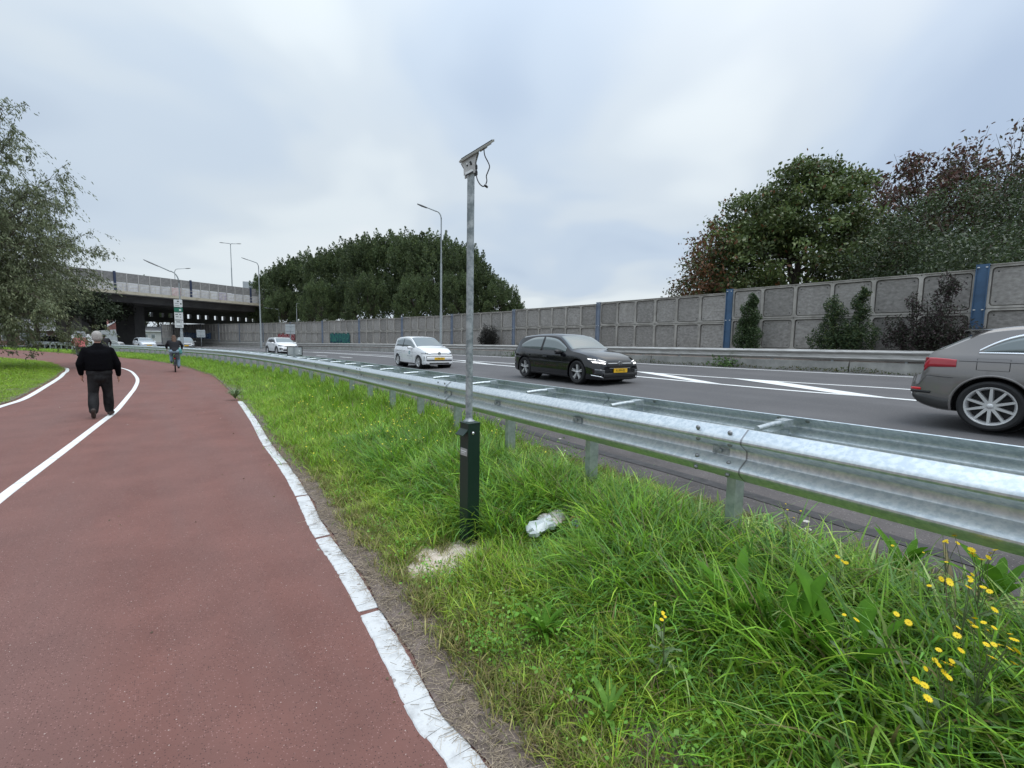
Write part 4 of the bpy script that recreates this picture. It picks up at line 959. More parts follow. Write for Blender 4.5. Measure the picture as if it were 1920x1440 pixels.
def car(label, S, paint, x, y, z, head, scale=1.0, pitch=0.0, extras=None, glass=GLASS, group=None, name='car', cat='car'):
    root = thing(name, label, cat, (x, y, z), head, group, scale); root.rotation_euler = (0, pitch, head)
    B = Body(S); L = S['L']/2; r = S['r']; fa, ra = S['fa'], S['ra']; hw = S['hw']
    B.shell(paint, root, (fa, ra))
    for ax in (fa, ra):
        for sg in (-1, 1):
            M = MB(); M.lathe([(r+.05, .34), (r+.05, .60), (r+.045, .60), (0, .36)], 28, Matrix.Translation((ax, 0, r)) @ Matrix.Rotation(-sg*math.pi/2, 4, 'X')); M.build('wheel_liner', BLACK, root)
            wheel(root, ax, sg*(hw-.125), r, sg, S.get('spokes', 5), twin=S.get('twin', False), hubcap=S.get('hubcap', False), rim=S.get('rim', .70), thin=S.get('thin', 1.0), rim_mat=S.get('rim_mat'))
    # side glass
    for sg in (-1, 1):
        for k, (x0, x1, tl0, tl1, th0, th1) in enumerate(S['side']):
            n = 16; xs = [x0+(x1-x0)*(i/(n-1))**1.4 for i in range(n)]; pq = S.get('wpow', 3.5)
            hi = [th1+(th0-th1)*(1-(x-x0)/(x1-x0))**(pq if k == 0 else 1) for x in xs]
            B.patch('side_window', glass, root, xs, lrange(tl0, tl1, n), hi, sg, off=.004, nt=4)
        for x0, x1 in S.get('pillars', []): B.patch('pillar_trim', BLACK, root, lrange(x0, x1, 3), 3.92, 3.12, sg, off=.0045)
        for x0 in S.get('seams', []):
            B.patch('door_seam', BLACK, root, [x0, x0+.010], 4.05, 8.2, sg, off=.0015, nt=14, skirt=.003)
        for x0 in S.get('handles', []):
            p = B.P(x0, 5.25, sg, .012); MB().box((0, 0, 0), (.20, .028, .035), Matrix.Translation(p)).build('door_handle', S.get('handle_mat', paint), root)
        mx = S['mirror']; p = B.P(mx, 3.95, sg, .0)
        M = MB().grid([[(p.x+dx, p.y+sg*dy, p.z+.02+dz) for dx, dz in ((-.06*s_, -.07*s_), (-.075*s_, .0), (-.05*s_, .075*s_), (.03*s_, .07*s_), (.07*s_, .0), (.04*s_, -.07*s_))] for dy, s_ in ((-.01, .35), (.05, .8), (.11, 1.), (.19, .95), (.225, .55))], closed=True); n = len(M.v); M.f += [(0, 1, 2, 3, 4, 5), tuple(range(n-6, n))[::-1]]; M.mi += [0, 0]
        M.build('mirror', S.get('mirror_mat', paint), root, smooth=True)
        B.patch('sill_trim', BLACK, root, lrange(ra+r+.07, fa-r-.07, 8), 8.25, 9.0, sg, off=.006)
    # windscreen and rear glass
    x0, x1 = S['screen']; xs = lrange(x0, x1, 12); B.patch('windscreen', S.get('screen_mat', glass), root, xs, [-2.35]*12, [2.35]*12, 1, off=.004, nt=12)
    x0, x1 = S['rear']; xs = lrange(x0, x1, 8); B.patch('rear_window', glass, root, xs, [-2.2]*8, [2.2]*8, 1, off=.004, nt=10)
    # lamps, grille, plates
    for sg in (-1, 1):
        for nm, mt, rows in S['front_lamps']: B.endpatch(nm, mt, root, [[(sg*yy, zz) for yy, zz in rr_] for rr_ in rows])
        for nm, mt, rows in S['rear_lamps']: B.endpatch(nm, mt, root, [[(sg*yy, zz) for yy, zz in rr_] for rr_ in rows], front=False)
    for nm, mt, (y0, y1, z0, z1) in S['front_panels']: B.endpatch(nm, mt, root, [[(y0+(y1-y0)*i/14, zz) for i in range(15)] for zz in lrange(z0, z1, 4)], off=.010)
    for nm, mt, (y0, y1, z0, z1) in S['rear_panels']: B.endpatch(nm, mt, root, [[(y0+(y1-y0)*i/10, zz) for i in range(11)] for zz in lrange(z0, z1, 4)], front=False)
    pzf = S['plate']; xf = B.end_x(.24, pzf)+.022
    MB().box((xf, 0, pzf), (.012, .52, .11)).build('number_plate', YPL, root)
    if S.get('plate_text'): text_obj('plate_lettering', S['plate_text'], .088, BLACK, root, Matrix.Translation((xf+.008, .0, pzf)) @ FACE_F)
    if extras: extras(root, B)
    return root
def quadrows(y0, y1, zl, zh, n=8, m_=3):
    """lamp outline: z limits as (inner, outer) pairs"""
    return [[(y0+(y1-y0)*i/n, (zl[0]+(zl[1]-zl[0])*i/n)+((zh[0]+(zh[1]-zh[0])*i/n)-(zl[0]+(zl[1]-zl[0])*i/n))*k/m_) for i in range(n+1)] for k in range(m_+1)]
def widtab(L, nf=.80, nr=.84): return [(-L, nr), (-L+.02, nr+.05), (-L+.08, nr+.09), (-L+.22, .965), (-L+.5, .99), (0, 1.0), (L-.6, .99), (L-.3, .955), (L-.13, nf+.09), (L-.04, nf+.04), (L, nf)]
def silltab(L): return [(-L, .34), (-L+.05, .26), (-L+.4, .20), (0, .18), (L-.4, .19), (L-.06, .21), (L, .26)]

d_road = math.atan2(-.832, .554)
def place(rear, front, S, scale):
    a = Vector((rear[0], rear[1], 0)); b = Vector((front[0], front[1], 0)); d = (b-a).normalized(); left = Vector((-d.y, d.x, 0))
    m_ = (a+b)/2; c = m_-d*((S['fa']+S['ra'])/2*scale)+left*((S['hw']-.05)*scale); return c.x, c.y, zroad(c.x, c.y)+.012, math.atan2(d.y, d.x)
# black hatchback ------------------------------------------------
SB = dict(L=4.06, hw=.885, r=.325, fa=1.21, ra=-1.33, spokes=5, twin=True, tumble=.36, rim_mat=ALLOYD, rim=.72,
    top=[(-2.03, .62), (-2.02, .86), (-1.985, .97), (-1.90, 1.12), (-1.81, 1.25), (-1.70, 1.325), (-1.3, 1.385), (-.9, 1.41), (-.4, 1.42), (-.05, 1.405), (.18, 1.365), (.42, 1.255), (.90, .98), (1.04, .945), (1.5, .875), (1.78, .80), (1.93, .715), (2.0, .63), (2.03, .53)],
    belt=[(-2.03, .86), (-1.8, .92), (-1.2, .875), (-.3, .845), (.5, .83), (1.1, .825), (2.03, .55)], wid=widtab(2.03), sill=[(-2.03, .34), (-1.98, .26), (-1.63, .19), (0, .17), (1.63, .16), (1.97, .16), (2.03, .20)],
    side=[(-1.60, -.54, 3.84, 3.88, 3.60, 3.08), (-.46, .66, 3.88, 3.84, 3.08, 3.20)], pillars=[(-.55, -.45)], seams=[-.50, .58, -1.33], handles=[-1.12, -.22], handle_mat=PAINTK,
    mirror=.48, mirror_mat=BLACK, screen=(.22, .87), rear=(-1.97, -1.80), screen_mat=GLASSL,
    front_lamps=[('headlight', LAMPD, quadrows(.44, .815, (.55, .605), (.64, .73))), ('daytime_lamp', DRL, quadrows(.54, .80, (.572, .612), (.618, .655))), ('daytime_lamp', DRL, quadrows(.50, .815, (.642, .695), (.654, .722))), ('fog_recess', LAMPD, quadrows(.58, .80, (.30, .32), (.42, .45)))],
    rear_lamps=[('tail_light', REDL, quadrows(.5, .74, (.82, .80), (.94, .92)))],
    front_panels=[('grille', BLACK, (-.46, .46, .47, .64)), ('chrome_bar', CHROME, (-.44, -.09, .592, .610)), ('chrome_bar', CHROME, (.09, .44, .592, .610)), ('grille_lip', CHROME, (-.40, .40, .466, .474)), ('lower_intake', BLACK, (-.62, .62, .22, .33))],
    rear_panels=[], plate=.405, plate_text='K-309-BZ')
def ex_black(root, B):
    x = B.end_x(0, .60)+.014
    MB().lathe([(.052, -.006), (.064, -.006), (.064, .008), (.052, .008)], 24, Matrix.Translation((x, 0, 0.60)) @ Matrix.Rotation(math.pi/2, 4, 'Y'), close=True).build('emblem_ring', CHROME, root)
    M = MB(); M.add([(x+.006, y, 0.60+z) for y, z in ((-.062, .012), (.02, .012), (-.008, -.004), (.062, -.012), (-.02, -.012), (.008, .004))], [(0, 1, 5), (1, 2, 5), (2, 3, 4), (2, 4, 5)]); M.build('emblem_bolt', CHROME, root)
    for sg in (-1, 1): B.endpatch('lip_trim', CHROME, root, quadrows(sg*.62, sg*.83, (.205, .26), (.222, .29), 6, 2))
c = place((.37, 14.68), (1.84, 12.48), SB, .985)
car('black five door hatchback with lit daytime lamps and yellow front plate driving right', SB, PAINTK, *c, scale=.985, extras=ex_black, glass=GLASSL)
# small white city car -------------------------------------------
SU = dict(L=3.60, hw=.825, r=.292, fa=1.22, ra=-1.20, spokes=6, hubcap=False, tumble=.26,
    top=[(-1.8, .66), (-1.795, .96), (-1.775, 1.14), (-1.73, 1.33), (-1.66, 1.42), (-1.5, 1.455), (-1.1, 1.48), (-.6, 1.495), (-.2, 1.485), (.08, 1.45), (.32, 1.35), (.92, 1.04), (1.06, 1.005), (1.4, .945), (1.62, .86), (1.72, .77), (1.78, .66), (1.8, .56)],
    belt=[(-1.8, .9), (-1.2, .94), (-.4, .925), (.4, .91), (1.1, .895), (1.8, .6)], wid=widtab(1.8, .83, .86), sill=silltab(1.8),
    side=[(-1.55, -.66, 3.84, 3.88, 3.34, 3.08), (-.60, .72, 3.88, 3.82, 3.08, 3.20)], pillars=[(-.67, -.59)], seams=[-.63, .60, -1.36], handles=[-1.2, -.36],
    mirror=.50, screen=(.12, .91), rear=(-1.77, -1.68), screen_mat=GLASSL,
    front_lamps=[('headlight', LAMPG, quadrows(.42, .775, (.655, .68), (.715, .84))), ('lamp_bulb', LAMPD, quadrows(.55, .68, (.685, .69), (.725, .745))), ],
    rear_lamps=[('tail_light', REDL, quadrows(.58, .70, (.72, .72), (.95, .95)))],
    front_panels=[('upper_line', BLACK, (-.42, .42, .685, .705)), ('bumper_frame', BLACK, (-.74, .74, .365, .575)), ('lower_intake', BLACK, (-.50, .50, .235, .285))],
    rear_panels=[], plate=.47, plate_text='L-908-TD')
def ex_up(root, B):
    x = B.end_x(0, .70)+.014; R = Matrix.Rotation(math.pi/2, 4, 'Y')
    MB().lathe([(.062, -.008), (.078, -.008), (.078, .01), (.062, .01)], 24, Matrix.Translation((x, 0, .70)) @ R, close=True).build('emblem_ring', CHROME, root)
    MB().lathe([(0, -.008), (.063, -.008), (.063, .002), (0, .002)], 24, Matrix.Translation((x, 0, .70)) @ R).build('emblem_disc', LAMPD, root)
    M = MB()
    for pts in (((-.034, .048), (-.012, -.004), (0, .022), (.012, -.004), (.034, .048)), ((-.052, .026), (-.024, -.045), (0, .0), (.024, -.045), (.052, .026))):
        for a, b in zip(pts, pts[1:]): M.bar((x+.008, a[0], .70+a[1]), (x+.008, b[0], .70+b[1]), .004, .012)
    M.build('emblem_letters', CHROME, root)
    B.endpatch('bumper_panel', PAINTW, root, [[(-.63+1.26*i/14, zz) for i in range(15)] for zz in (.40, .45, .50, .545)], off=.019)
    TEAL = mat('teal door print', (0.16, 0.34, 0.38), .6); GPR = mat('grey door print', (0.42, 0.46, 0.48), .6)
    sg = -1
    for k in range(2):
        pass
    p = B.P(.28, 5.6, sg, .004); R2 = Matrix.Translation(p) @ Matrix.Rotation(math.pi/2, 4, 'X')
    MB().lathe([(.045, 0), (.085, 0), (.085, .003), (.045, .003)], 20, R2, close=True).build('door_logo', TEAL, root)
    for x0, x1, t0, t1 in ((.0, .56, 6.25, 6.42), (.16, .42, 6.75, 6.85), (-1.12, -.72, 5.35, 5.45), (-1.10, -.70, 5.75, 5.85), (-1.1, -.8, 6.15, 6.25), (-1.05, -.7, 6.55, 6.65)):
        B.patch('door_print', GPR, root, lrange(x0, x1, 4), t0, t1, sg, off=.002, nt=2, skirt=.002)
    text_obj('door_lettering', 'buurtbus', .12, TEAL, root, Matrix.Translation(B.P(.28, 6.05, sg, .006)) @ Matrix.Rotation(math.pi/2, 4, 'X')) if False else None
c = place((-5.43, 21.35), (-3.94, 19.33), SU, .925)
car('small white city car with teal door logo and yellow plate ahead of the black hatchback', SU, PAINTW, *c, scale=.925, extras=ex_up, glass=GLASSL)
# small white crossover ------------------------------------------
SK = dict(L=4.14, hw=.88, r=.33, fa=1.24, ra=-1.34, spokes=5, tumble=.36,
    top=[(-2.07, .7), (-2.04, .98), (-1.95, 1.12), (-1.72, 1.36), (-1.5, 1.46), (-.9, 1.515), (-.3, 1.52), (.1, 1.49), (.4, 1.38), (.95, 1.10), (1.08, 1.06), (1.5, 1.0), (1.8, .92), (1.96, .80), (2.04, .68), (2.07, .55)],
    belt=[(-2.07, .9), (-1.5, 1.06), (-.4, 1.01), (.6, .98), (1.1, .95), (2.07, .6)], wid=widtab(2.07), sill=[(-2.07, .38), (-1.7, .28), (0, .24), (1.7, .25), (2.07, .32)],
    side=[(-1.45, -.52, 3.82, 3.86, 3.55, 3.12), (-.44, .75, 3.86, 3.82, 3.12, 3.22)], pillars=[(-.53, -.43)], seams=[-.48, .62], handles=[-1.1, -.2],
    mirror=.55, screen=(.20, .95), rear=(-1.9, -1.6), screen_mat=GLASSL,
    front_lamps=[('headlight', LAMPD, quadrows(.46, .82, (.74, .76), (.80, .86))), ('fog_recess', BLACK, quadrows(.60, .80, (.44, .44), (.60, .62))), ('fog_lamp', LAMPG, quadrows(.66, .74, (.46, .46), (.53, .53)))],
    rear_lamps=[('tail_light', REDL, quadrows(.5, .85, (.86, .86), (1.02, 1.0)))],
    front_panels=[('grille', BLACK, (-.44, .44, .72, .78)), ('lower_intake', BLACK, (-.55, .55, .36, .50))], rear_panels=[], plate=.60)
def ex_k(root, B):
    for ax in (SK['fa'], SK['ra']):
        for sg in (-1, 1): MB().lathe([(SK['r']+.05, .0), (SK['r']+.125, 0), (SK['r']+.12, .02), (SK['r']+.05, .02)], 36, Matrix.Translation((ax, sg*(SK['hw']-.012), SK['r'])) @ Matrix.Rotation(-sg*math.pi/2, 4, 'X'), close=True).build('arch_trim', BLACK, root)
    for sg in (-1, 1): MB().tube([B.P(x, 2.7, sg, .03) for x in lrange(-1.5, .1, 6)], .015, 6).build('roof_rail', PAINTW, root)
c = place((-21.6, 40.1), (-19.95, 38.4), SK, .96)
car('white crossover with black wheel arch trim passing behind the small rail sign', SK, PAINTW, *c, scale=.96, extras=ex_k)
# two oncoming cars near the viaduct ------------------------------
SG = dict(SK, top=[(-2.07, .7), (-2.04, .95), (-1.95, 1.08), (-1.72, 1.28), (-1.4, 1.40), (-.8, 1.45), (-.2, 1.45), (.15, 1.42), (.45, 1.31), (1.0, 1.03), (1.12, .99), (1.5, .93), (1.8, .86), (1.96, .76), (2.04, .64), (2.07, .52)], belt=[(-2.07, .85), (-1.5, 1.0), (-.4, .96), (.6, .92), (1.1, .89), (2.07, .55)], screen=(.28, .98),
    front_lamps=[('headlight', LAMPG, quadrows(.50, .82, (.60, .62), (.67, .72)))], front_panels=[('grille', LAMPD, (-.5, .5, .61, .66)), ('lower_intake', LAMPD, (-.62, .62, .34, .44))], plate=.5)
def at2(u, Y, lift=0): x, y = at_img(u, Y); return x, y
hd = math.atan2(-.70, .71)
x, y = at2(272, 58); car('silver white hatchback coming out from under the viaduct', SG, PAINTS, x, y, zroad(x, y), hd+.10, scale=1.0)
x, y = at2(347, 55); car('grey green hatchback with pale roof behind the woman cyclist', SG, PAINTG, x, y, zroad(x, y), hd-.12, scale=1.03, extras=lambda root, B: (B.patch('pale_roof', PAINTS, root, lrange(-1.4, .2, 8), [-2.2]*8, [2.2]*8, 1, off=.006, nt=8), B.endpatch('bumper_stripe', PAINTS, root, [[(yy, zz) for yy in lrange(-.7, .7, 8)] for zz in (.47, .54)]), B.endpatch('pale_bonnet_edge', PAINTS, root, [[(yy, zz) for yy in lrange(-.75, .75, 8)] for zz in (.74, .80)])))
# cars at the far left, only their tops show above the rail
x, y = at2(92, 66); car('black saloon parked behind the rail left of the fork trunked tree', SG, PAINTK, x, y, -.55, math.pi+.15, scale=1.15)
x, y = at2(133, 62); car('dark car parked behind the rail in front of the tree trunk', SG, PAINTK, x, y, -.75, .2, scale=1.05)
SV = dict(SK, L=4.9, hw=.95, fa=1.5, ra=-1.45, top=[(-2.45, .7), (-2.44, 1.6), (-2.40, 1.85), (-2.2, 1.95), (0, 1.97), (.7, 1.94), (.95, 1.82), (1.55, 1.20), (1.7, 1.12), (2.2, 1.0), (2.4, .85), (2.45, .6)], belt=[(-2.45, 1.0), (1.5, 1.02), (2.45, .6)], wid=widtab(2.45, .85, .93), tumble=.12, side=[(.35, 1.15, 3.86, 3.82, 3.3, 3.3)], pillars=[], seams=[.3, 1.35, -1.0], handles=[.45], mirror=1.15, screen=(.85, 1.55), rear=(-2.4, -2.3), sill=silltab(2.45),
    front_lamps=[('headlight', LAMPG, quadrows(.55, .85, (.72, .74), (.85, .92)))], front_panels=[('grille', BLACK, (-.5, .5, .7, .8)), ('lower_intake', BLACK, (-.6, .6, .35, .5))])
x, y = at2(186, 58); car('white van behind the rail left of the hammerhead pier', SV, PAINTW, x, y, -.45, .35, scale=.98, name='van', cat='van')
# taupe hatchback at the right edge -------------------------------
ST = dict(L=4.44, hw=.895, r=.328, fa=1.27, ra=-1.34, spokes=10, tumble=.36, rim=.755, thin=.62, wpow=5.0,
    top=[(-2.22, .56), (-2.212, .65), (-2.18, .695), (-2.08, .725), (-2.065, .83), (-2.05, .92), (-2.03, .99), (-1.99, 1.045), (-1.80, 1.165), (-1.62, 1.275), (-1.48, 1.35), (-1.2, 1.395), (-.8, 1.415), (-.3, 1.43), (.1, 1.415), (.4, 1.33), (.98, 1.03), (1.12, .99), (1.6, .92), (1.9, .84), (2.1, .72), (2.22, .56)],
    belt=[(-2.22, .85), (-1.98, .99), (-1.2, .985), (-.3, .955), (.6, .925), (1.1, .90), (2.22, .6)], wid=[(-2.22, .70), (-2.19, .79), (-2.11, .875), (-1.98, .93), (-1.7, .98), (0, 1.0), (1.53, .99), (1.83, .955), (2.05, .89), (2.15, .84), (2.22, .8)], sill=[(-2.22, .46), (-2.17, .36), (-2.05, .28), (-1.8, .225), (0, .18), (1.7, .19), (2.15, .21), (2.22, .26)],
    side=[(-1.46, -.30, 3.86, 3.86, 3.80, 3.14), (-.27, .80, 3.86, 3.82, 3.14, 3.22)], pillars=[(-.31, -.26)], seams=[-.62], handles=[-.45],
    mirror=.58, screen=(.25, .95), rear=(-1.95, -1.62),
    front_lamps=[('headlight', LAMPG, quadrows(.46, .82, (.62, .64), (.70, .76)))],
    rear_lamps=[('tail_light', REDL, quadrows(.40, .80, (.80, .80), (.93, .94), 10, 4)), ('reflector', REDB, quadrows(.50, .80, (.462, .474), (.498, .51), 12, 2)), ('bumper_insert', BLACK, quadrows(.38, .83, (.418, .435), (.455, .468), 12, 2)), ],
    front_panels=[('grille', BLACK, (-.44, .44, .45, .70))], rear_panels=[], plate=.5)
def ex_t(root, B):
    for sg in (-1, 1):
        # bright surround of the side glass
        n = 14; xs = lrange(-1.50, .84, n)
        B.patch('window_trim', CHROME, root, xs, 3.93, 3.87, sg, off=.007, nt=1)
        xu = [-1.50+1.20*(i/15)**1.4 for i in range(16)]; hi = [3.14+.68*(1-(x+1.5)/1.2)**5 for x in xu]
        B.patch('window_trim', CHROME, root, xu, [v+.02 for v in hi], [v-.075 for v in hi], sg, off=.007, nt=1)
        B.patch('window_trim', CHROME, root, lrange(-.30, .84, 8), lrange(3.14, 3.22, 8), lrange(3.07, 3.14, 8), sg, off=.007, nt=1)
        # lamp wrapping onto the side
        xs = lrange(-2.04, -1.70, 9); B.patch('tail_light', REDL, root, xs, [5.50-.10*i/8 for i in range(9)], [4.70+.25*(i/8)**2 for i in range(9)], sg, off=.006, nt=4)
        B.patch('bumper_seam', BLACK, root, lrange(-2.12, -1.72, 8), 6.02, 6.05, sg, off=.001, nt=1, skirt=.003)
        B.patch('crease_shade', BLACK, root, lrange(-1.68, 1.5, 20), 5.06, 5.03, sg, off=.0015, nt=1, skirt=.004)  # shade along the shoulder crease, drawn as a thin black line
        # fuel flap outline on the right side
        if sg < 0:
            for xs, a, b in ((lrange(-1.50, -1.20, 5), 4.62, 4.60), (lrange(-1.50, -1.20, 5), 5.52, 5.50), ([-1.505, -1.498], 4.62, 5.5), ([-1.202, -1.195], 4.62, 5.5)): B.patch('flap_seam', BLACK, root, xs, a, b, sg, off=.001, nt=4, skirt=.003)
        rr0 = ST['r']+.052; M = MB(); rows = []
        for i in range(25):
            an = rad(-12+204*i/24); x_ = ST['ra']+math.cos(an)*rr0; z_ = ST['r']+math.sin(an)*rr0; rows.append([(ST['ra']+math.cos(an)*(rr0+d), sg*(B.halfw(x_, max(.25, z_))+o), ST['r']+math.sin(an)*(rr0+d)) for d, o in ((0, -.03), (0, .004), (.022, .004), (.03, -.006))])
        M.grid(rows).build('arch_lip', PAINTT, root, smooth=True)
    for sg in (-1, 1): B.patch('lower_bumper', mat('dark bumper plastic', (0.035, 0.034, 0.033), .6), root, lrange(-2.17, -1.74, 8), 7.45, 9.4, sg, off=.004, nt=6)
    # roof spoiler
    M = MB(); rows = []
    for yy in lrange(-.645, .645, 11):
        e = abs(yy)/.645; zt = 1.325-.03*e**3; rows.append([(-1.22, yy, zt+.045), (-1.76+.06*e, yy, zt+.018), (-1.765+.06*e, yy, zt+.002), (-1.60, yy, zt-.055), (-1.34, yy, zt-.02)])
    M.grid(rows, closed=True).build('roof_spoiler', PAINTT, root, smooth=True)
ca = (6.24, 5.87); cd = Vector((.549, -.836, 0)); f = Vector((*ca, 0))+cd*2.61
c = place(ca, (f.x, f.y), ST, 1.0)
car('taupe grey hatchback with chrome window trim leaving the frame at the right edge', ST, PAINTT, *c, scale=1.0, extras=ex_t, glass=GLASSL)

# ---------------------------------------------------------------- trees and shrubs
def limb(mb, a, b, r0, r1, bend=.15, n=6, k=7, rng=random):
    a = Vector(a); b = Vector(b); L = (b-a).length; off = Vector((rng.uniform(-1, 1), rng.uniform(-1, 1), rng.uniform(-.3, 1)))*L*bend
    pts = []; rs = []
    for i in range(k+1):
        f = i/k; pts.append(a.lerp(b, f)+off*math.sin(f*math.pi)*.6); rs.append(r0+(r1-r0)*f)
    mb.tube(pts, rs, n); return pts
def dome_pts(n, c, R, low=-.35, inner=.55):
    out = []
    while len(out) < n:
        v = RNG.normal(size=3); v /= np.linalg.norm(v)
        if v[2] < low: continue
        out.append(np.array(c)+v*np.array(R)*(RNG.uniform(inner, 1.0) if RNG.random() > .35 else RNG.uniform(.9, 1.04)))
    return np.array(out)
def crown_from_clumps(name, cl, per, rad_, size, col, alt, p, mt, aspect=.5, droop=None, up=None, var=.3, zs=.8):
    n = len(cl)*per; c = np.repeat(cl, per, axis=0)+RNG.normal(size=(n, 3))*np.array([rad_, rad_, rad_*zs])
    tone = np.repeat(RNG.uniform(.72, 1.3, (len(cl), 1)), per, axis=0)
    cc = cols(n, col, var, alt, p)*tone
    return leaf_mesh(name, c, RNG.uniform(.65, 1.3, n)*size, cc, mt, aspect, up=up, droop=droop)
# poplars: domes of upright plumes, three crown meshes shared by the group
def poplar_mesh(seed, H, R):
    global RNG
    RNG = np.random.default_rng(seed); P_l = []; A_l = []; T_l = []
    # bearing points over the dome, each with an upward plume
    for i in range(300):
        v = RNG.normal(size=3); v /= np.linalg.norm(v)
        if v[2] < -.55: v[2] = -v[2]
        k_ = RNG.uniform(.72, 1.0); q = np.array([v[0]*R*k_, v[1]*R*k_, H*.52+v[2]*H*.42*k_]); hgt = RNG.uniform(.9, 1.9)*(H/14); n = int(RNG.uniform(75, 110))
        f = RNG.random(n); w = .60*(1-f)**.55*RNG.uniform(.7, 1.2)*(H/14)
        lean = np.array([v[0], v[1], 0])*RNG.uniform(.1, .45)
        a = RNG.uniform(0, 2*math.pi, n); rr = np.sqrt(RNG.random(n))*w
        P_l.append(q+np.stack([np.cos(a)*rr, np.sin(a)*rr, f*hgt], 1)+f[:, None]*lean*hgt)
        A_l.append(np.stack([np.cos(a)*.5+lean[0], np.sin(a)*.5+lean[1], np.full(n, .75)], 1)); T_l.append(np.full(n, RNG.uniform(.65, 1.4)))
    c = np.concatenate(P_l); n = len(c)
    cc = cols(n, (0.088, 0.124, 0.055), .30, (0.135, 0.17, 0.066), .25)*np.concatenate(T_l)[:, None]
    crown = leaf_mesh('poplar_crown', c, RNG.uniform(.14, .27, n)*(H/14), cc, LEAF, .62, axis=np.concatenate(A_l))
    mb = MB(); mb.tube([(0, 0, 0), (0.1, 0, H*.3), (0, .1, H*.75)], [.26, .2, .06], 8)
    r = random.Random(seed)
    for i in range(16):
        a = r.uniform(0, 6.28); z = r.uniform(.12, .6)*H; limb(mb, (0, 0, z), (math.cos(a)*R*.75, math.sin(a)*R*.75, z+H*.22), .09, .02, rng=r, n=5)
    return crown, mb.mesh('poplar_trunk', BARK)
POP = [poplar_mesh(11, 14, 3.6), poplar_mesh(12, 13.5, 3.3), poplar_mesh(13, 14.5, 4.0)]
pops = [(512, 84, 14.0, 'leftmost poplar standing against the viaduct end'), (545, 78, 15.2, 'second poplar from the left end of the dark row'), (585, 80, 16.8, 'third tall poplar from the left end of the dark row'), (622, 74, 16.3, 'fourth tall poplar from the left, over the red graffiti side of the row'), (664, 74, 17.8, 'tall poplar left of the row centre, above the green graffiti'), (700, 68, 17.2, 'tall poplar at the middle of the dark row'), (742, 68, 17.7, 'tallest poplar of the row, above the small white city car'), (782, 64, 17.0, 'tall poplar just left of the lamp that crosses the row'),
        (826, 62, 16.0, 'tall poplar directly behind the street lamp pole'), (868, 58, 14.0, 'poplar directly behind the galvanised solar pole'), (905, 56, 10.8, 'lighter poplar just right of the solar pole'), (936, 54, 9.0, 'second last poplar at the falling right end of the row'), (963, 54, 6.8, 'last low poplar at the right end of the row'), (600, 66, 10.5, 'low poplar in front of the row, above the left of the green graffiti'), (690, 60, 10.5, 'low poplar in front of the middle of the row'), (780, 56, 10.0, 'low poplar in front of the row, above the white city car'), (850, 54, 10.0, 'low poplar in front of the row, between lamp and solar pole'), (530, 74, 9.5, 'low poplar behind the two short pale lamps')]
for i, (u, Y, H, lb) in enumerate(pops):
    x, y = at_img(u, Y); cr, tr = POP[i % 3]; H0 = (14, 13.5, 14.5)[i % 3]
    t = thing('poplar_tree', lb or ('poplar in the dense dark row behind the noise wall' if H > 11 else 'lower poplar filling the front of the dark row behind the wall'), 'tree', (x, y, -.3), random.uniform(0, 6.28), 'poplars in a row behind the noise wall')
    s = H/H0*.97; t.scale = (s*1.08, s*1.08, s)
    link('crown', cr, t); link('trunk', tr, t)
# distant tree line over the viaduct screen
x, y = at_img(300, 150)
FARL = ['far tree above the viaduct screen, second from the left', 'far tree above the viaduct screen, third from the left', 'far tree above the viaduct screen, left of the curved lamp arm tip', 'far tree above the viaduct screen under the curved lamp arm', 'lowest far tree above the screen beside the curved lamp post', 'leftmost far tree above the screen at the edge of the willow']
for i, (u, Y, H) in enumerate([(228, 150, 20.0), (252, 150, 20.4), (276, 152, 19.8), (300, 152, 19.2), (322, 150, 17.6), (206, 148, 19.0)]):
    x, y = at_img(u, Y); cr, tr = POP[i % 3]; t = thing('poplar_tree', FARL[i], 'tree', (x, y, -.5), i*1.3, 'far trees above the viaduct'); s = H/14; t.scale = (s, s, s)
    link('crown', cr, t); link('trunk', tr, t)
RNG = np.random.default_rng(21)
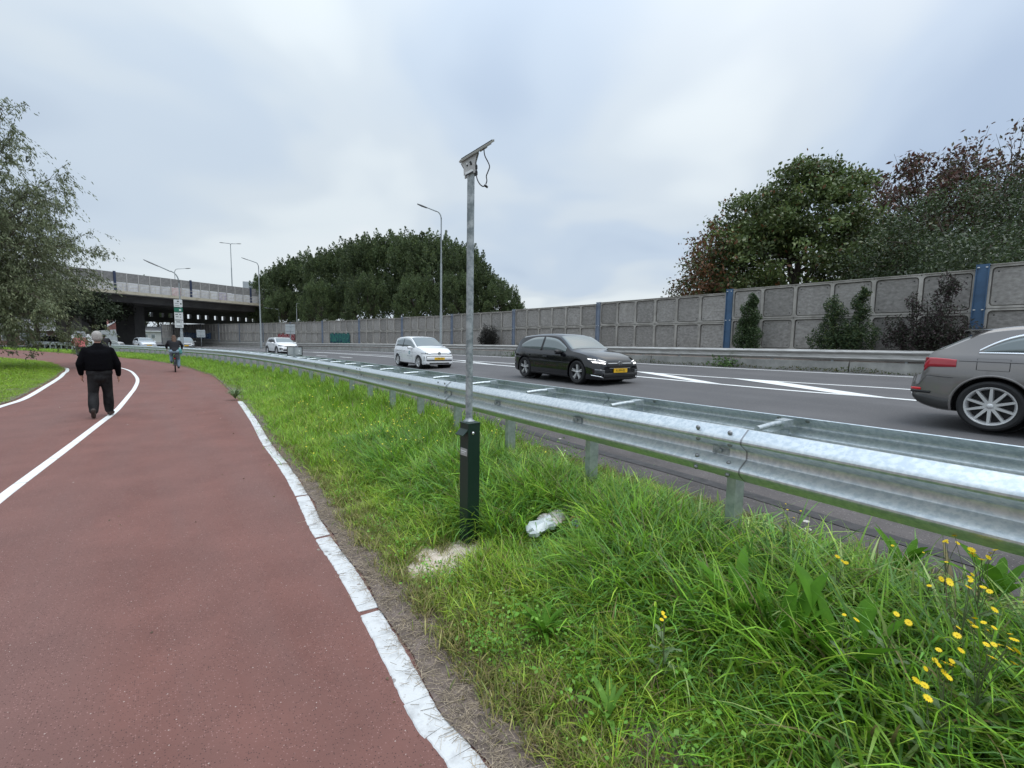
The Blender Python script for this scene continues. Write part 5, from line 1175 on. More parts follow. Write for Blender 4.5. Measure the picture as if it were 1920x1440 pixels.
# broad green tree with browning left edge
def broad_tree(label, x, y, z0, H, R, cz, per, ncl, size, col, alt, p, brown=None, seed=1, trunk_r=.22, aspect=.5, sparse=False, droop=.5, lean=(0, 0), Rz=None, lobes=None, cl_r=.42, name='broad_tree', zs=.8):
    global RNG
    RNG = np.random.default_rng(seed); r = random.Random(seed); t = thing(name, label, 'tree', (x, y, z0))
    Rz = Rz or (H-cz)
    if lobes:
        cl = np.concatenate([dome_pts(max(4, int(ncl*f)), c, rr, -.75, .45) for c, rr, f in lobes])
    else: cl = dome_pts(ncl, (lean[0], lean[1], cz), (R, R, Rz), -.7, .5)
    n = len(cl)*per; c = np.repeat(cl, per, axis=0)+RNG.normal(size=(n, 3))*np.array([cl_r, cl_r, cl_r*zs])
    tone = np.repeat(RNG.uniform(.55, 1.5, (len(cl), 1)), per, axis=0)
    cc = cols(n, col, .3, alt, p)*tone
    if brown is not None:
        bc, fn = brown; k = RNG.random(n) < np.array([fn(v) for v in c]); cc[k] = np.array(bc)[None]*(1+RNG.uniform(-.35, .5, (k.sum(), 1)))
    link('crown', leaf_mesh('crown', c, RNG.uniform(.6, 1.35, n)*size, cc, LEAFG, aspect, droop=droop, up=.8), t)
    mb = MB(); top = (lean[0]*.5, lean[1]*.5, cz*.95); pts = limb(mb, (0, 0, 0), top, trunk_r, trunk_r*.55, .06, 8, rng=r)
    for i in range(0, len(cl), max(1, len(cl)//(70 if sparse else 34))):
        b = Vector(cl[i]); a = pts[r.randint(2, len(pts)-1)]; mid = limb(mb, a, b, trunk_r*.28, .015, .10, 5, 6, r)
        if sparse:
            for q in range(2): limb(mb, mid[r.randint(2, 5)], b+Vector((r.gauss(0, .7), r.gauss(0, .7), r.gauss(.25, .5))), .025, .008, .1, 4, 4, r)
    mb.build('trunk', BARK, t); return t
x, y = at_img(1482, 28)
broad_tree('big dark green broadleaf tree with brown leaves on its left edge above the wall', x, y, .6, 12.4, 5.4, 6.6, 80, 620, .22, (0.092, 0.132, 0.042), (0.145, 0.175, 0.06), .22, seed=31, trunk_r=.3, aspect=.55,
    lobes=[((-.4, 0, 5.4), (4.7, 4.2, 3.6), .34), ((.6, 0, 8.7), (3.2, 3.2, 3.0), .22), ((-4.3, -.4, 5.2), (2.7, 2.6, 3.2), .19), ((-2.6, -.2, 8.0), (2.3, 2.3, 2.0), .12), ((2.9, -.5, 6.4), (2.2, 2.4, 2.6), .14), ((-1.6, 0, 8.2), (1.7, 1.7, 1.5), .06), ((1.9, 0, 10.3), (1.3, 1.3, 1.0), .05), ((-.1, 0, 10.8), (1.5, 1.3, 1.1), .05)], cl_r=.31, zs=.65,
    brown=((0.14, 0.066, 0.03), lambda v: min(.75, max(.03, (-v[0]-4.9)*.7))))
x, y = at_img(1318, 29)
broad_tree('small brown leaved sapling at the left foot of the big green tree', x, y, .6, 6.6, 1.8, 4.2, 130, 46, .20, (0.14, 0.072, 0.035), (0.10, 0.12, 0.045), .62, seed=32, trunk_r=.1, aspect=.5)
x, y = at_img(1700, 33)
broad_tree('sparse reddish brown chestnut tree between the green tree and the dark yew', x, y, .6, 14.4, 4.2, 10.2, 52, 150, .32, (0.112, 0.056, 0.045), (0.085, 0.080, 0.042), .3, seed=33, trunk_r=.28, aspect=.42, sparse=True, Rz=4.2, cl_r=.38)
x, y = at_img(1860, 30)
broad_tree('thin half bare brown tree rising behind the dark yew at the right edge', x, y, .6, 14.4, 4.2, 10.6, 46, 120, .30, (0.105, 0.056, 0.044), (0.080, 0.078, 0.042), .35, seed=34, trunk_r=.24, aspect=.42, sparse=True, Rz=4.4, cl_r=.40)
x, y = at_img(1800, 21.5)
broad_tree('large dark evergreen yew leaning over the top of the noise wall', x, y, .6, 10.4, 5.0, 5.6, 130, 360, .14, (0.044, 0.070, 0.028), (0.07, 0.098, 0.036), .22, seed=35, trunk_r=.3, aspect=.42, droop=.2, cl_r=.36, name='yew_tree',
    lobes=[((0, 0, 5.0), (4.6, 3.6, 3.2), .34), ((2.6, .6, 6.2), (3.4, 3.4, 3.4), .24), ((-3.2, .6, 4.4), (2.4, 2.2, 2.2), .13), ((4.8, -1.2, 7.0), (3.3, 3.0, 4.1), .24), ((-3.4, -3.6, 4.0), (2.2, 2.0, 1.7), .10), ((-5.7, -5.7, 3.75), (1.0, .9, .75), .03), ((-4.8, -5.2, 4.0), (1.0, .9, .8), .03)])
x, y = at_img(1650, 25)
broad_tree('mid green bushy tree filling the gap between broadleaf tree and yew above the wall', x, y, .6, 7.6, 3.0, 4.6, 90, 130, .18, (0.060, 0.080, 0.034), (0.10, 0.085, 0.04), .22, seed=36, trunk_r=.16, aspect=.5)
# climbing shrubs in front of the wall
def shrub(label, u, off, parts, n, size, col, alt, p, seed, aspect=.45):
    global RNG
    RNG = np.random.default_rng(seed); w, d, nn = wall_pt(u, 0, off); z0 = zroad(w.x, w.y)+.5
    t = thing('wall_shrub', label, 'shrub', (w.x, w.y, z0), math.atan2(d.y, d.x), 'shrubs growing against the noise wall')
    C_ = []; 
    for cx, cz, rx, rz, f in parts:
        k = int(n*f); v = RNG.normal(size=(k, 3)); v /= np.linalg.norm(v, axis=1, keepdims=True); s_ = RNG.random((k, 1))**.45
        C_.append(np.array([cx, 0, cz])+v*s_*np.array([rx*1.18, min(rx, .55), rz]))
    c = np.concatenate(C_); c[:, 1] -= .25
    # ragged clumps
    c += np.sin(c[:, [2, 0, 1]]*9.0)*.07+np.sin(c[:, [0, 2, 0]]*17.0)*.03
    link('foliage', leaf_mesh('foliage', c, RNG.uniform(.6, 1.3, len(c))*size, cols(len(c), col, .35, alt, p), LEAF, aspect, up=.8, droop=-.1), t)
    mb = MB(); r = random.Random(seed)
    for cx, cz, rx, rz, f in parts:
        for q in range(4): limb(mb, (cx*.6, -.2, 0), (cx+r.uniform(-.5, .5)*rx, -.25, cz+rz*r.uniform(.3, .95)), .022, .006, .06, 5, 5, r)
    mb.build('stem', TWIG, t)
shrub('upright green conical shrub against the wall, just right of the second blue post', 2.84, .55, [(0, .65, .50, .80, .5), (.05, 1.5, .36, .75, .33), (.1, 2.15, .18, .42, .17)], 9500, .085, (0.055, 0.095, 0.036), (0.10, 0.145, 0.055), .25, 41)
shrub('broad double topped green shrub in the middle of the wall bay', 2.42, .6, [(-.15, .6, .75, .7, .40), (.5, .7, .6, .7, .25), (-.25, 1.6, .30, .62, .17), (.55, 1.75, .22, .62, .14), (.62, 2.25, .12, .25, .04)], 12500, .085, (0.052, 0.085, 0.036), (0.11, 0.14, 0.05), .2, 42)
shrub('dark purplish shrub with loose twigs by the right blue post', 2.13, .6, [(0, .6, .75, .68, .5), (.75, .75, .5, .65, .16), (-.75, .85, .35, .6, .10), (.2, 1.5, .55, .5, .10), (.45, 2.2, .30, .45, .10), (-.35, 1.7, .16, .5, .04)], 10500, .08, (0.050, 0.056, 0.038), (0.065, 0.04, 0.044), .4, 43)
shrub('round very dark bush against the wall left of the black hatchback', 5.27, .5, [(0, .6, .92, .72, .8), (.3, 1.2, .5, .5, .15), (-.5, 1.3, .3, .6, .05)], 7500, .085, (0.024, 0.026, 0.021), (0.032, 0.026, 0.022), .3, 44)
shrub('green shrub peeking in at the wall right of the blue post', 1.62, .6, [(0, .9, .5, .9, .7), (.1, 1.9, .3, .5, .3)], 6000, .08, (0.055, 0.095, 0.036), (0.07, 0.10, 0.04), .2, 45)
# weeds along the barrier foot
RNG = np.random.default_rng(50); pts = []
for i in range(5200):
    s = RNG.uniform(0, 44)*RNG.uniform(.3, 1); f = .5+.5*math.sin(s*2.3)*math.sin(s*.7+1)
    if RNG.random() > .35+.65*f: continue
    p, h = bar_at(s, -.10-abs(RNG.normal())*.10); hh = (.05+.16*f)*RNG.random()**1.2; pts.append((p.x, p.y, zroad(p.x, p.y)+hh))
link('barrier_weeds', leaf_mesh('barrier_weeds', np.array(pts), RNG.uniform(.05, .11, len(pts)), cols(len(pts), (0.075, 0.105, 0.028), .4, (0.13, 0.11, 0.045), .3), LEAF, .35, droop=-.6), kind='stuff')
def weed_bush(label, s, off, n, rx, rz, col, seed):
    global RNG
    RNG = np.random.default_rng(seed); p, h = bar_at(s, off); t = thing('weed_bush', label, 'weed', (p.x, p.y, zroad(p.x, p.y)), -h, 'leafy weeds at the barrier foot')
    v = RNG.normal(size=(n, 3))*np.array([rx, rx*1.4, rz])*.5; v[:, 2] = np.abs(v[:, 2])+.03
    link('foliage', leaf_mesh('foliage', v, RNG.uniform(.07, .15, n), cols(n, col, .3), LEAF, .6, droop=-.3), t)
    mb = MB()
    for i in range(5): mb.tube([(0, 0, 0), tuple(v[i])], .006, 4)
    mb.build('stem', TWIG, t)
weed_bush('leafy bright green weed at the barrier foot right of the black hatchback', 24.2, -.16, 260, .42, .40, (0.07, 0.13, 0.035), 51)
weed_bush('low leafy weeds at the barrier foot left of the black hatchback', 37.5, -.16, 300, .9, .34, (0.075, 0.12, 0.035), 52)
weed_bush('small dark weeds at the barrier foot left of the small white city car', 51.0, -.14, 140, .5, .34, (0.045, 0.06, 0.028), 53)
weed_bush('second small dark weed cluster by the barrier', 52.6, -.14, 140, .5, .34, (0.045, 0.06, 0.028), 54)
# left willow: arching limbs, fine hanging leaves
def willow():
    global RNG
    RNG = np.random.default_rng(61); r = random.Random(61); x, y = -26.0, 20.4
    t = thing('willow_tree', 'large airy tree with fine drooping leaves at the left edge', 'tree', (x, y, -.1))
    mb = MB(); tr = limb(mb, (0, 0, 0), (.5, 0, 5.6), .28, .18, .05, 9, rng=r); P_l = []; A_l = []; T_l = []
    tips = []
    for i in range(62):
        a = r.uniform(-1.35, 1.35) if i % 5 else r.uniform(1.4, 4.8); ez = (.0, .22, .45, .7, 1.0, 1.35, 1.8, 2.6)[i % 8]*r.uniform(.8, 1.2); s0 = tr[r.randint(2, 7)]
        L = r.uniform(3.8, 6.4)*(.86 if ez < .6 else (1.0 if ez < 1.2 else 1.28)); d = Vector((math.cos(a), math.sin(a), ez)).normalized(); e = Vector(s0)+d*L
        q = limb(mb, s0, e, .055, .010, .10, 5, 8, r)
        for j in range(3, 9):
            for k in range(2 if j < 5 else 3):
                dd = Vector((r.gauss(0, .8), r.gauss(0, .8), r.gauss(.1, .45)))+d*.7; l2 = r.uniform(.7, 1.7); b = Vector(q[j])+dd.normalized()*l2; b.z -= .15*l2
                sub = limb(mb, q[j], b, .009, .004, .12, 4, 4, r); tips += [(sub[2], d), (sub[3], d), (sub[4], d)]
    for p, d in tips:
        low = p.z < 5.2
        for s_ in range(3 if p.z < 5.0 or r.random() < .25 else 2):
            n = r.randint(9, 15) if not low else r.randint(13, 20); L = r.uniform(.4, 1.0)*(1.25 if low else .85); out = np.array([r.gauss(0, .45)+d.x*.3, r.gauss(0, .45)+d.y*.3, 0.05])
            f = np.sort(RNG.random(n)); c = np.array(p)[None]+f[:, None]*out[None]*L+np.stack([np.zeros(n), np.zeros(n), -.65*L*f**1.6], 1)+RNG.normal(size=(n, 3))*.05
            P_l.append(c); A_l.append(np.stack([out[0]*np.ones(n), out[1]*np.ones(n), -.5-f], 1)+RNG.normal(size=(n, 3))*.25); T_l.append(np.full(n, r.uniform(.75, 1.3)))
    c = np.concatenate(P_l); k = c[:, 2] > .35+.6*np.maximum(0, c[:, 0]-3.0); c = c[k]; A = np.concatenate(A_l)[k]; T = np.concatenate(T_l)[k]
    cc = cols(len(c), (0.125, 0.150, 0.080), .3, (0.18, 0.20, 0.11), .3)*T[:, None]
    link('crown', leaf_mesh('crown', c, RNG.uniform(.10, .18, len(c)), cc, LEAF, .30, axis=A), t); mb.build('trunk', BARK, t); print('willow leaves', len(c))
    return x, y
willow()
# dark street trees and hedge far left
def small_tree(label, u, Y, z0, H, R, seed, fork=False):
    global RNG
    x, y = at_img(u, Y); RNG = np.random.default_rng(seed); r = random.Random(seed); t = thing('street_tree', label, 'tree', (x, y, z0))
    mb = MB(); limb(mb, (0, 0, 0), (0, 0, H*.34), .30, .24, .03, 9, rng=r)
    for dx, dz in ((-1.3, .32), (1.5, .30), (.2, .36)): limb(mb, (0, 0, H*.32), (dx, r.uniform(-.5, .5), H*(.34+dz*.7)), .17, .06, .1, 7, rng=r)
    mb.build('trunk', BARK, t); cl = dome_pts(150, (0, 0, H*.68), (R, R, H*.30), -.8, .3)
    n = len(cl)*36; c = np.repeat(cl, 36, axis=0)+RNG.normal(size=(n, 3))*.4
    link('crown', leaf_mesh('crown', c, RNG.uniform(.2, .42, n), cols(n, (0.036, 0.05, 0.024), .35), LEAF, .5), t)
small_tree('dark fork trunked street tree behind the rail at the far left', 132, 58, -.6, 8.6, 4.6, 71)
small_tree('dark street tree left of the hammerhead pier', 178, 64, -.6, 8.8, 4.2, 72)
small_tree('dark street tree at the left edge behind the willow', 72, 56, -.6, 9.5, 5.0, 73)
small_tree('dark street tree far behind the left edge of the picture', 20, 54, -.6, 9.0, 5.2, 74)
small_tree('dark tree seen through the opening under the viaduct', 243, 120, -.9, 9.0, 4.0, 75)

# ---------------------------------------------------------------- houses far left
def house(label, u, Y, z0, w, d, h, rh, rz, wc, rc, white_gable=True):
    x, y = at_img(u, Y); t = thing('house', label, 'house', (x, y, z0), rz)
    MB().box((0, 0, h/2), (w, d, h)).build('wall', wc, t)
    MB().add([(-w/2-.3, -d/2-.4, h-.1), (w/2+.3, -d/2-.4, h-.1), (w/2+.3, 0, h+rh), (-w/2-.3, 0, h+rh), (-w/2-.3, d/2+.4, h-.1), (w/2+.3, d/2+.4, h-.1)], [(0, 1, 2, 3), (3, 2, 5, 4), (0, 3, 4), (1, 5, 2)]).build('roof', rc, t)
    mb = MB()
    mb.bar((-w/2-.35, -d/2-.45, h-.08), (w/2+.35, -d/2-.45, h-.08), .2, .28)
    for sx in (-1, 1): mb.bar((sx*(w/2+.34), -d/2-.45, h-.1), (sx*(w/2+.34), 0, h+rh), .12, .3)
    mb.build('bargeboard', SIGNW, t)
    for i in range(max(2, int(w/2.4))):
        xx = -w/2+1.1+i*2.3
        if xx > w/2-.8: break
        f = MB().box((xx, -d/2-.02, h*.55), (1.3, .12, 1.3)).build('window', SIGNW, t); MB().box((xx, -d/2-.09, h*.55), (1.1, .03, 1.1)).build('pane', GLASSL, f)
BRK = mat('brown brick', (0.19, 0.12, 0.09), .9, var=.2, scale=3); ROOFG = mat('grey roof tile', (0.15, 0.15, 0.155), .85, var=.15, scale=2); ROOFR = mat('red roof tile', (0.22, 0.10, 0.085), .85, var=.2, scale=2); LIGHTW = mat('pale render', (0.55, 0.55, 0.53), .8)
house('grey roofed house with white gable boards behind the fork trunked tree', 122, 88, -.9, 9.5, 7, 2.9, 2.4, .35, BRK, ROOFG)
house('red roofed house behind the sign backs', 190, 96, -.9, 9, 7, 3.0, 2.4, -.2, BRK, ROOFR)
house('grey roofed house half hidden by the willow', 55, 84, -.9, 10, 7, 3.0, 2.6, .5, BRK, ROOFG)
house('pale flat fronted building seen under the viaduct', 236, 150, -1.0, 12, 8, 3.4, 2.6, 0, LIGHTW, ROOFG)
house('pale building behind the wall under the viaduct', 300, 150, -1.0, 9, 8, 3.6, 1.5, 0, LIGHTW, ROOFG)

# ---------------------------------------------------------------- people
_SPH = [(math.cos(a)*math.cos(e), math.sin(a)*math.cos(e), math.sin(e)) for e in (-1.1, -.6, -.2, .2, .6, 1.1) for a in np.linspace(0, 2*math.pi, 15)[:-1]]+[(0, 0, 1), (0, 0, -1)]
def cone_hull(bm, balls):
    for (p, r) in balls:
        rr = r if isinstance(r, (tuple, list)) else (r, r, r)
        for q in _SPH: bm.verts.new((q[0]*rr[0]+p[0], q[1]*rr[1]+p[1], q[2]*rr[2]+p[2]))
    bmesh.ops.convex_hull(bm, input=list(bm.verts))
    for v in [v for v in bm.verts if not v.link_faces]: bm.verts.remove(v)
def soft(name, hulls, mt, parent, vox=.014, smooth=4):
    """one continuous surface grown over tapered limbs"""
    all_v = []; all_f = []
    for balls in hulls:
        bm = bmesh.new(); cone_hull(bm, balls); bm.verts.index_update(); o = len(all_v)
        all_v += [tuple(v.co) for v in bm.verts]; all_f += [tuple(v.index+o for v in f.verts) for f in bm.faces]; bm.free()
    me = bpy.data.meshes.new(name); me.from_pydata(all_v, [], all_f); ob = bpy.data.objects.new(name, me); COL.objects.link(ob)
    r = ob.modifiers.new('r', 'REMESH'); r.mode = 'VOXEL'; r.voxel_size = vox; s = ob.modifiers.new('s', 'SMOOTH'); s.iterations = smooth; s.factor = .5
    dg = bpy.context.evaluated_depsgraph_get(); dg.update(); m2 = bpy.data.meshes.new_from_object(ob.evaluated_get(dg)); bpy.data.objects.remove(ob)
    m2.materials.clear(); m2.materials.append(mt); m2.polygons.foreach_set('use_smooth', [True]*len(m2.polygons)); m2.name = name
    return link(name, m2, parent)
SKIN = mat('skin', (0.52, 0.29, 0.22), .55, var=.1, scale=30)
def limbs(*pts): return [[pts[i], pts[i+1]] for i in range(len(pts)-1)]
def hand(w, d, side, s=1.0, curl=.5):
    """palm, four unequal bent fingers and a thumb; w = wrist, d = direction"""
    w = Vector(w); d = Vector(d).normalized(); fwd = Vector((0, 1, 0)); fwd = (fwd-d*fwd.dot(d)).normalized(); inn = d.cross(fwd).normalized()*side
    H = [[(w, .026*s), (w+d*.05*s+fwd*.018*s, .021*s), (w+d*.05*s-fwd*.018*s, .021*s), (w+d*.085*s+fwd*.028*s, .014*s), (w+d*.085*s-fwd*.028*s, .014*s)]]
    for i, L in enumerate((.070, .080, .075, .058)):
        b = w+d*.088*s+fwd*(.030-.020*i)*s; m_ = b+(d*.85+inn*.35*curl)*L*.5*s; e = m_+(d*.55+inn*.95*curl)*L*.5*s; H += limbs((b, .0095*s), (m_, .009*s), (e, .0075*s))
    b = w+d*.035*s+fwd*.025*s; H += limbs((b, .013*s), (b+(d*.5+fwd*.75+inn*.3)*.035*s, .0115*s), (b+(d*.85+fwd*.85+inn*.5)*.06*s, .009*s)); return H
# walking man: x right, y away from the camera, z up
mx, my = -8.27, 9.05; mz = zpath(mx, my)+.006
HAIRG = mat('grey hair', (0.34, 0.32, 0.30), .8, var=.25, scale=60); SWB = mat('black knit', (0.0035, 0.0035, 0.005), .95, bump=1.0, bscale=16, spec=.1); TRG = mat('dark grey trousers', (0.034, 0.034, 0.036), .9, col2=(0.010, 0.010, 0.011), scale=5, bump=1.0, bscale=14, spec=.15); SHOE = mat('brown leather shoe', (0.035, 0.022, 0.018), .6)
def man():
    hL = (-.10, 0, .90); hR = (.10, 0, .90); kL = (-.125, .03, .49); aL = (-.135, -.20, .135); kR = (.12, .12, .50); aR = (.125, .20, .095)
    shL = (-.205, .0, 1.335); shR = (.205, .0, 1.335); eL = (-.315, -.04, 1.08); eR = (.315, -.01, 1.07); wL = (-.30, .05, .865); wR = (.325, .08, .825)
    hd = (.0, .05, 1.605)
    body = [[(hL, .10), (hR, .10), ((0, .0, 1.12), (.16, .11, .12))], [((0, .0, 1.12), (.16, .11, .12)), ((0, -.02, 1.27), (.17, .10, .09))], [((0, -.02, 1.27), (.12, .08, .08)), ((0, .01, 1.42), (.05, .05, .05))],
            [((0, .02, 1.43), .06), ((0, .035, 1.53), .056)], [(hd, (.083, .098, .118)), ((0, .10, 1.545), (.055, .05, .05))], [((0, .145, 1.59), .012), ((0, .158, 1.575), .014)], [((-.084, .05, 1.60), (.012, .02, .03))], [((.084, .05, 1.60), (.012, .02, .03))]]
    for a, b, c in ((shL, eL, wL), (shR, eR, wR)): body += limbs((a, .05), (b, .042), (c, .031))
    for a, b, c in ((hL, kL, aL), (hR, kR, aR)): body += limbs((a, .075), (b, .06), (c, .042))
    body += hand(wL, (.05, .35, -1), 1, 1.1)+hand(wR, (.0, .3, -1), -1, 1.1)
    root = soft('person', body, SKIN, None, .0115, 3)
    root.location = (mx, my, mz); root.rotation_euler = (0, 0, rad(42)); root.scale = (.89, .95, 1.0)
    tag(root, 'grey haired man in black sweater and dark trousers walking away along the white line', 'person')
    sw = [[((0, -.03, 1.10), (.245, .17, .12)), ((0, -.03, 1.27), (.24, .155, .11))], [((0, -.03, 1.27), (.235, .15, .10)), (shL, (.07, .085, .065)), (shR, (.07, .085, .065))], [((0, -.01, .965), (.25, .18, .055)), ((0, -.03, 1.10), (.245, .17, .12))], [((0, .0, 1.41), (.11, .10, .06)), ((-.16, 0, 1.34), .07), ((.16, 0, 1.34), .07), ((0, -.03, 1.25), (.2, .13, .08))], [((0, .01, 1.42), (.09, .085, .05)), ((0, .02, 1.475), (.078, .078, .028))]]
    for a, b, c in ((shL, eL, wL), (shR, eR, wR)): sw += limbs((a, .082), (b, .068), (tuple(Vector(b).lerp(Vector(c), .88)), .05))
    soft('sweater', sw, SWB, root, .015, 3)
    tr = [[(hL, (.13, .155, .11)), (hR, (.13, .155, .11)), ((0, .0, .98), (.215, .155, .05))], [((0, -.03, .80), (.17, .14, .10))]]
    for a, b, c in ((hL, kL, aL), (hR, kR, aR)): tr += limbs(((a[0]*.95, a[1], .84), (.122, .14, .10)), (b, .093), (tuple(Vector(b).lerp(Vector(c), .55)), .098), (tuple(Vector(b).lerp(Vector(c), .92)), .082))
    soft('trousers', tr, TRG, root, .015, 2)
    soft('shoe', [[((-.14, -.24, .17), .047), ((-.14, -.205, .10), .046), ((-.142, -.19, .05), .044)], [((-.142, -.20, .07), .045), ((-.145, -.13, .035), .034)]], SHOE, root, .012, 2)
    soft('shoe', [[((.13, .17, .055), .05), ((.15, .28, .045), .047), ((.18, .38, .04), .04)], [((.13, .18, .11), .05), ((.13, .18, .05), .048)]], SHOE, root, .012, 2)
    soft('hair', [[((0, .035, 1.635), (.097, .112, .102)), ((0, .005, 1.585), (.094, .085, .075))]], HAIRG, root, .013, 3)
man()
def bicycle(root, frame_mt, s=1.0):
    for yy, nm in ((-.52, 'rear_wheel'), (.55, 'front_wheel')):
        w = bpy.data.objects.new('bicycle_wheel', None); COL.objects.link(w); w.parent = root; w.matrix_local = Matrix.Translation((0, yy, .345)) @ Matrix.Rotation(math.pi/2, 4, 'Y')
        M = MB(); M.lathe([(.325, -.02), (.345, -.012), (.345, .012), (.325, .02)], 28, close=True); M.build('tyre', RUBBER, w, smooth=True)
        M = MB()
        for i in range(14): a = i*2*math.pi/14; M.bar((0, 0, .02 if i % 2 else -.02), (math.cos(a)*.32, math.sin(a)*.32, 0), .005, .005)
        M.lathe([(.02, -.04), (.02, .04)], 8); M.build('spokes', STEEL, w)
    M = MB()
    for a, b in (((0, -.52, .345), (0, -.05, .30)), ((0, -.05, .30), (0, -.18, .80)), ((0, -.05, .30), (0, .36, .82)), ((0, -.15, .70), (0, .35, .88)), ((0, .36, .80), (0, .34, 1.02))): M.tube([a, b], .016, 8)
    for sx in (-.05, .05): M.tube([(sx, -.52, .345), (sx*.4, -.17, .72)], .010, 6); M.tube([(sx, .55, .345), (sx*.7, .38, .74)], .012, 6)
    M.build('frame', frame_mt, root, smooth=True)
    MB().grid([[(-.10*w, y, .84+z), (-.06*w, y, .88+z), (.06*w, y, .88+z), (.10*w, y, .84+z)] for y, w, z in ((-.34, .8, .0), (-.28, 1.1, .02), (-.15, .7, .01), (-.02, .3, .0))]).build('saddle', BLACK, root, smooth=True)
    MB().tube([(-.30, .12, 1.06), (-.24, .28, 1.06), (0, .36, 1.03), (.24, .28, 1.06), (.30, .12, 1.06)], .012, 6).build('handlebar', STEEL, root, smooth=True)
    M = MB(); M.box((0, -.56, .74), (.14, .36, .015)); M.tube([(.06, -.56, .73), (.05, -.52, .36)], .008, 5); M.tube([(-.06, -.56, .73), (-.05, -.52, .36)], .008, 5); M.build('carrier', BLACK, root)
    MB().lathe([(.355, -.025), (.365, 0), (.355, .025)], 24, Matrix.Translation((0, -.52, .345)) @ Matrix.Rotation(math.pi/2, 4, 'Y')).build('mudguard', BLACK, root, smooth=True)
    MB().box((0, -.77, .66), (.07, .03, .05)).build('rear_light', REDL, root)
    M = MB(); M.tube([(-.09, -.05, .30), (.09, -.05, .30)], .012, 6); M.box((.13, -.02, .16), (.09, .10, .025)); M.box((-.13, -.08, .44), (.09, .10, .025)); M.build('pedal', BLACK, root)
def cyclist(label, blabel, x, y, rz, top, legs, hair, long_hair=False, bag=None, frame=BLACK, lean=0.0, jacket_scale=1.0, z=None):
    z = zpath(x, y)+.004 if z is None else z
    b = thing('bicycle', blabel, 'bicycle', (x, y, z), rz); bicycle(b, frame)
    hL, hR = (-.09, -.2, .97), (.09, -.2, .97); kL, kR = (-.13, .18, .80), (.13, .16, .60); aL, aR = (-.13, -.02, .50), (.13, -.02, .24)
    shL, shR = (-.19, -.02+lean, 1.44), (.19, -.02+lean, 1.44); eL, eR = (-.31, .10, 1.24), (.31, .10, 1.24); wL, wR = (-.29, .16, 1.09), (.29, .16, 1.09)
    body = [[(hL, .09), (hR, .09), ((0, -.14, 1.18), (.13, .09, .10))], [((0, -.14, 1.18), (.15, .10, .10)), ((0, -.04+lean, 1.40), (.17, .10, .08))], [((0, 0+lean, 1.44), .05), ((0, .03+lean, 1.55), .048)], [((0, .05+lean, 1.63), (.076, .092, .11)), ((0, .10+lean, 1.57), (.05, .045, .045))], [((0, .14+lean, 1.61), .012), ((0, .152+lean, 1.60), .012)]]
    for a, c, d in ((shL, eL, wL), (shR, eR, wR)): body += limbs((a, .05), (c, .038), (d, .028))
    for a, c, d in ((hL, kL, aL), (hR, kR, aR)): body += limbs((a, .08), (c, .055), (d, .04))
    body += hand(wL, (.0, .5, -.6), 1)+hand(wR, (.0, .5, -.6), -1)
    p = soft('person', body, SKIN, None, .014, 2); p.location = (x, y, z); p.rotation_euler = (0, 0, rz); tag(p, label, 'person')
    j = jacket_scale
    tp = [[((0, -.19, 1.0), (.19*j, .17*j, .06)), ((0, -.16, 1.10), (.18*j, .14*j, .08))], [((0, -.16, 1.08), (.175*j, .13*j, .08)), ((0, -.07+lean, 1.36), (.195*j, .125*j, .10)), (shL, .07*j), (shR, .07*j)]]
    for a, c, d in ((shL, eL, wL), (shR, eR, wR)): tp += limbs((a, .075*j), (c, .06*j), (tuple(Vector(c).lerp(Vector(d), .85)), .045))
    soft('jacket', tp, top, p, .018, 3)
    lg = [[(hL, (.135, .15, .12)), (hR, (.135, .15, .12))]]
    for a, c, d in ((hL, kL, aL), (hR, kR, aR)): lg += limbs((a, .11), (c, .085), (tuple(Vector(c).lerp(Vector(d), .92)), .075))
    soft('trousers', lg, legs, p, .018, 3)
    for a in (aL, aR): soft('shoe', [[((a[0], a[1]-.04, a[2]-.05), .042), ((a[0], a[1]+.13, a[2]-.055), .036)]], BLACK, p, .016, 2)
    hh = [[((0, .035+lean, 1.66), (.092, .105, .10)), ((0, -.01+lean, 1.60), (.086, .07, .07))]]
    if long_hair: hh += [[((0, -.03+lean, 1.60), (.10, .06, .07)), ((.02, -.14+lean, 1.30), (.085, .045, .10))]]
    soft('hair', hh, hair, p, .016, 3)
    if bag:
        t = thing('shoulder_bag', 'teal bag hanging at the right hip of the woman cyclist', 'bag', (x, y, z), rz)
        soft('bag', [[((.21, -.20, 1.02), (.08, .10, .11)), ((.22, -.18, .92), (.09, .11, .10))]], bag, t, .016, 3); MB().tube([(.2, -.2, 1.1), (.05, -.15, 1.3), (-.12, -.05, 1.45)], .012, 6).build('strap', bag, t, smooth=True)
    return p
JEAN = mat('light blue denim', (0.20, 0.27, 0.34), .85, var=.2, scale=9); BHAIR = mat('brown hair', (0.10, 0.055, 0.035), .7, var=.3, scale=30); NAVYJ = mat('black jacket', (0.010, 0.010, 0.014), .85)
cyclist('woman with long brown hair in a black top and light jeans cycling away', 'black bicycle ridden by the woman with long brown hair', -16.35, 21.95, rad(36), NAVYJ, JEAN, BHAIR, True, mat('teal fabric', (0.10, 0.30, 0.29), .7))
cyclist('cyclist in a salmon red jacket riding away at the far left bend', 'bicycle ridden by the cyclist in the salmon red jacket', -25.9, 27.2, rad(44), mat('salmon red jacket', (0.52, 0.14, 0.15), .75, var=.2, scale=12), mat('grey jeans', (0.17, 0.20, 0.21), .85), BHAIR, jacket_scale=1.28)
cyclist('dark dressed cyclist mostly hidden behind the grey haired man', 'bicycle mostly hidden behind the walking man', -25.7, 28.6, rad(44), NAVYJ, NAVYJ, mat('black hair', (0.015, 0.012, 0.012), .7))

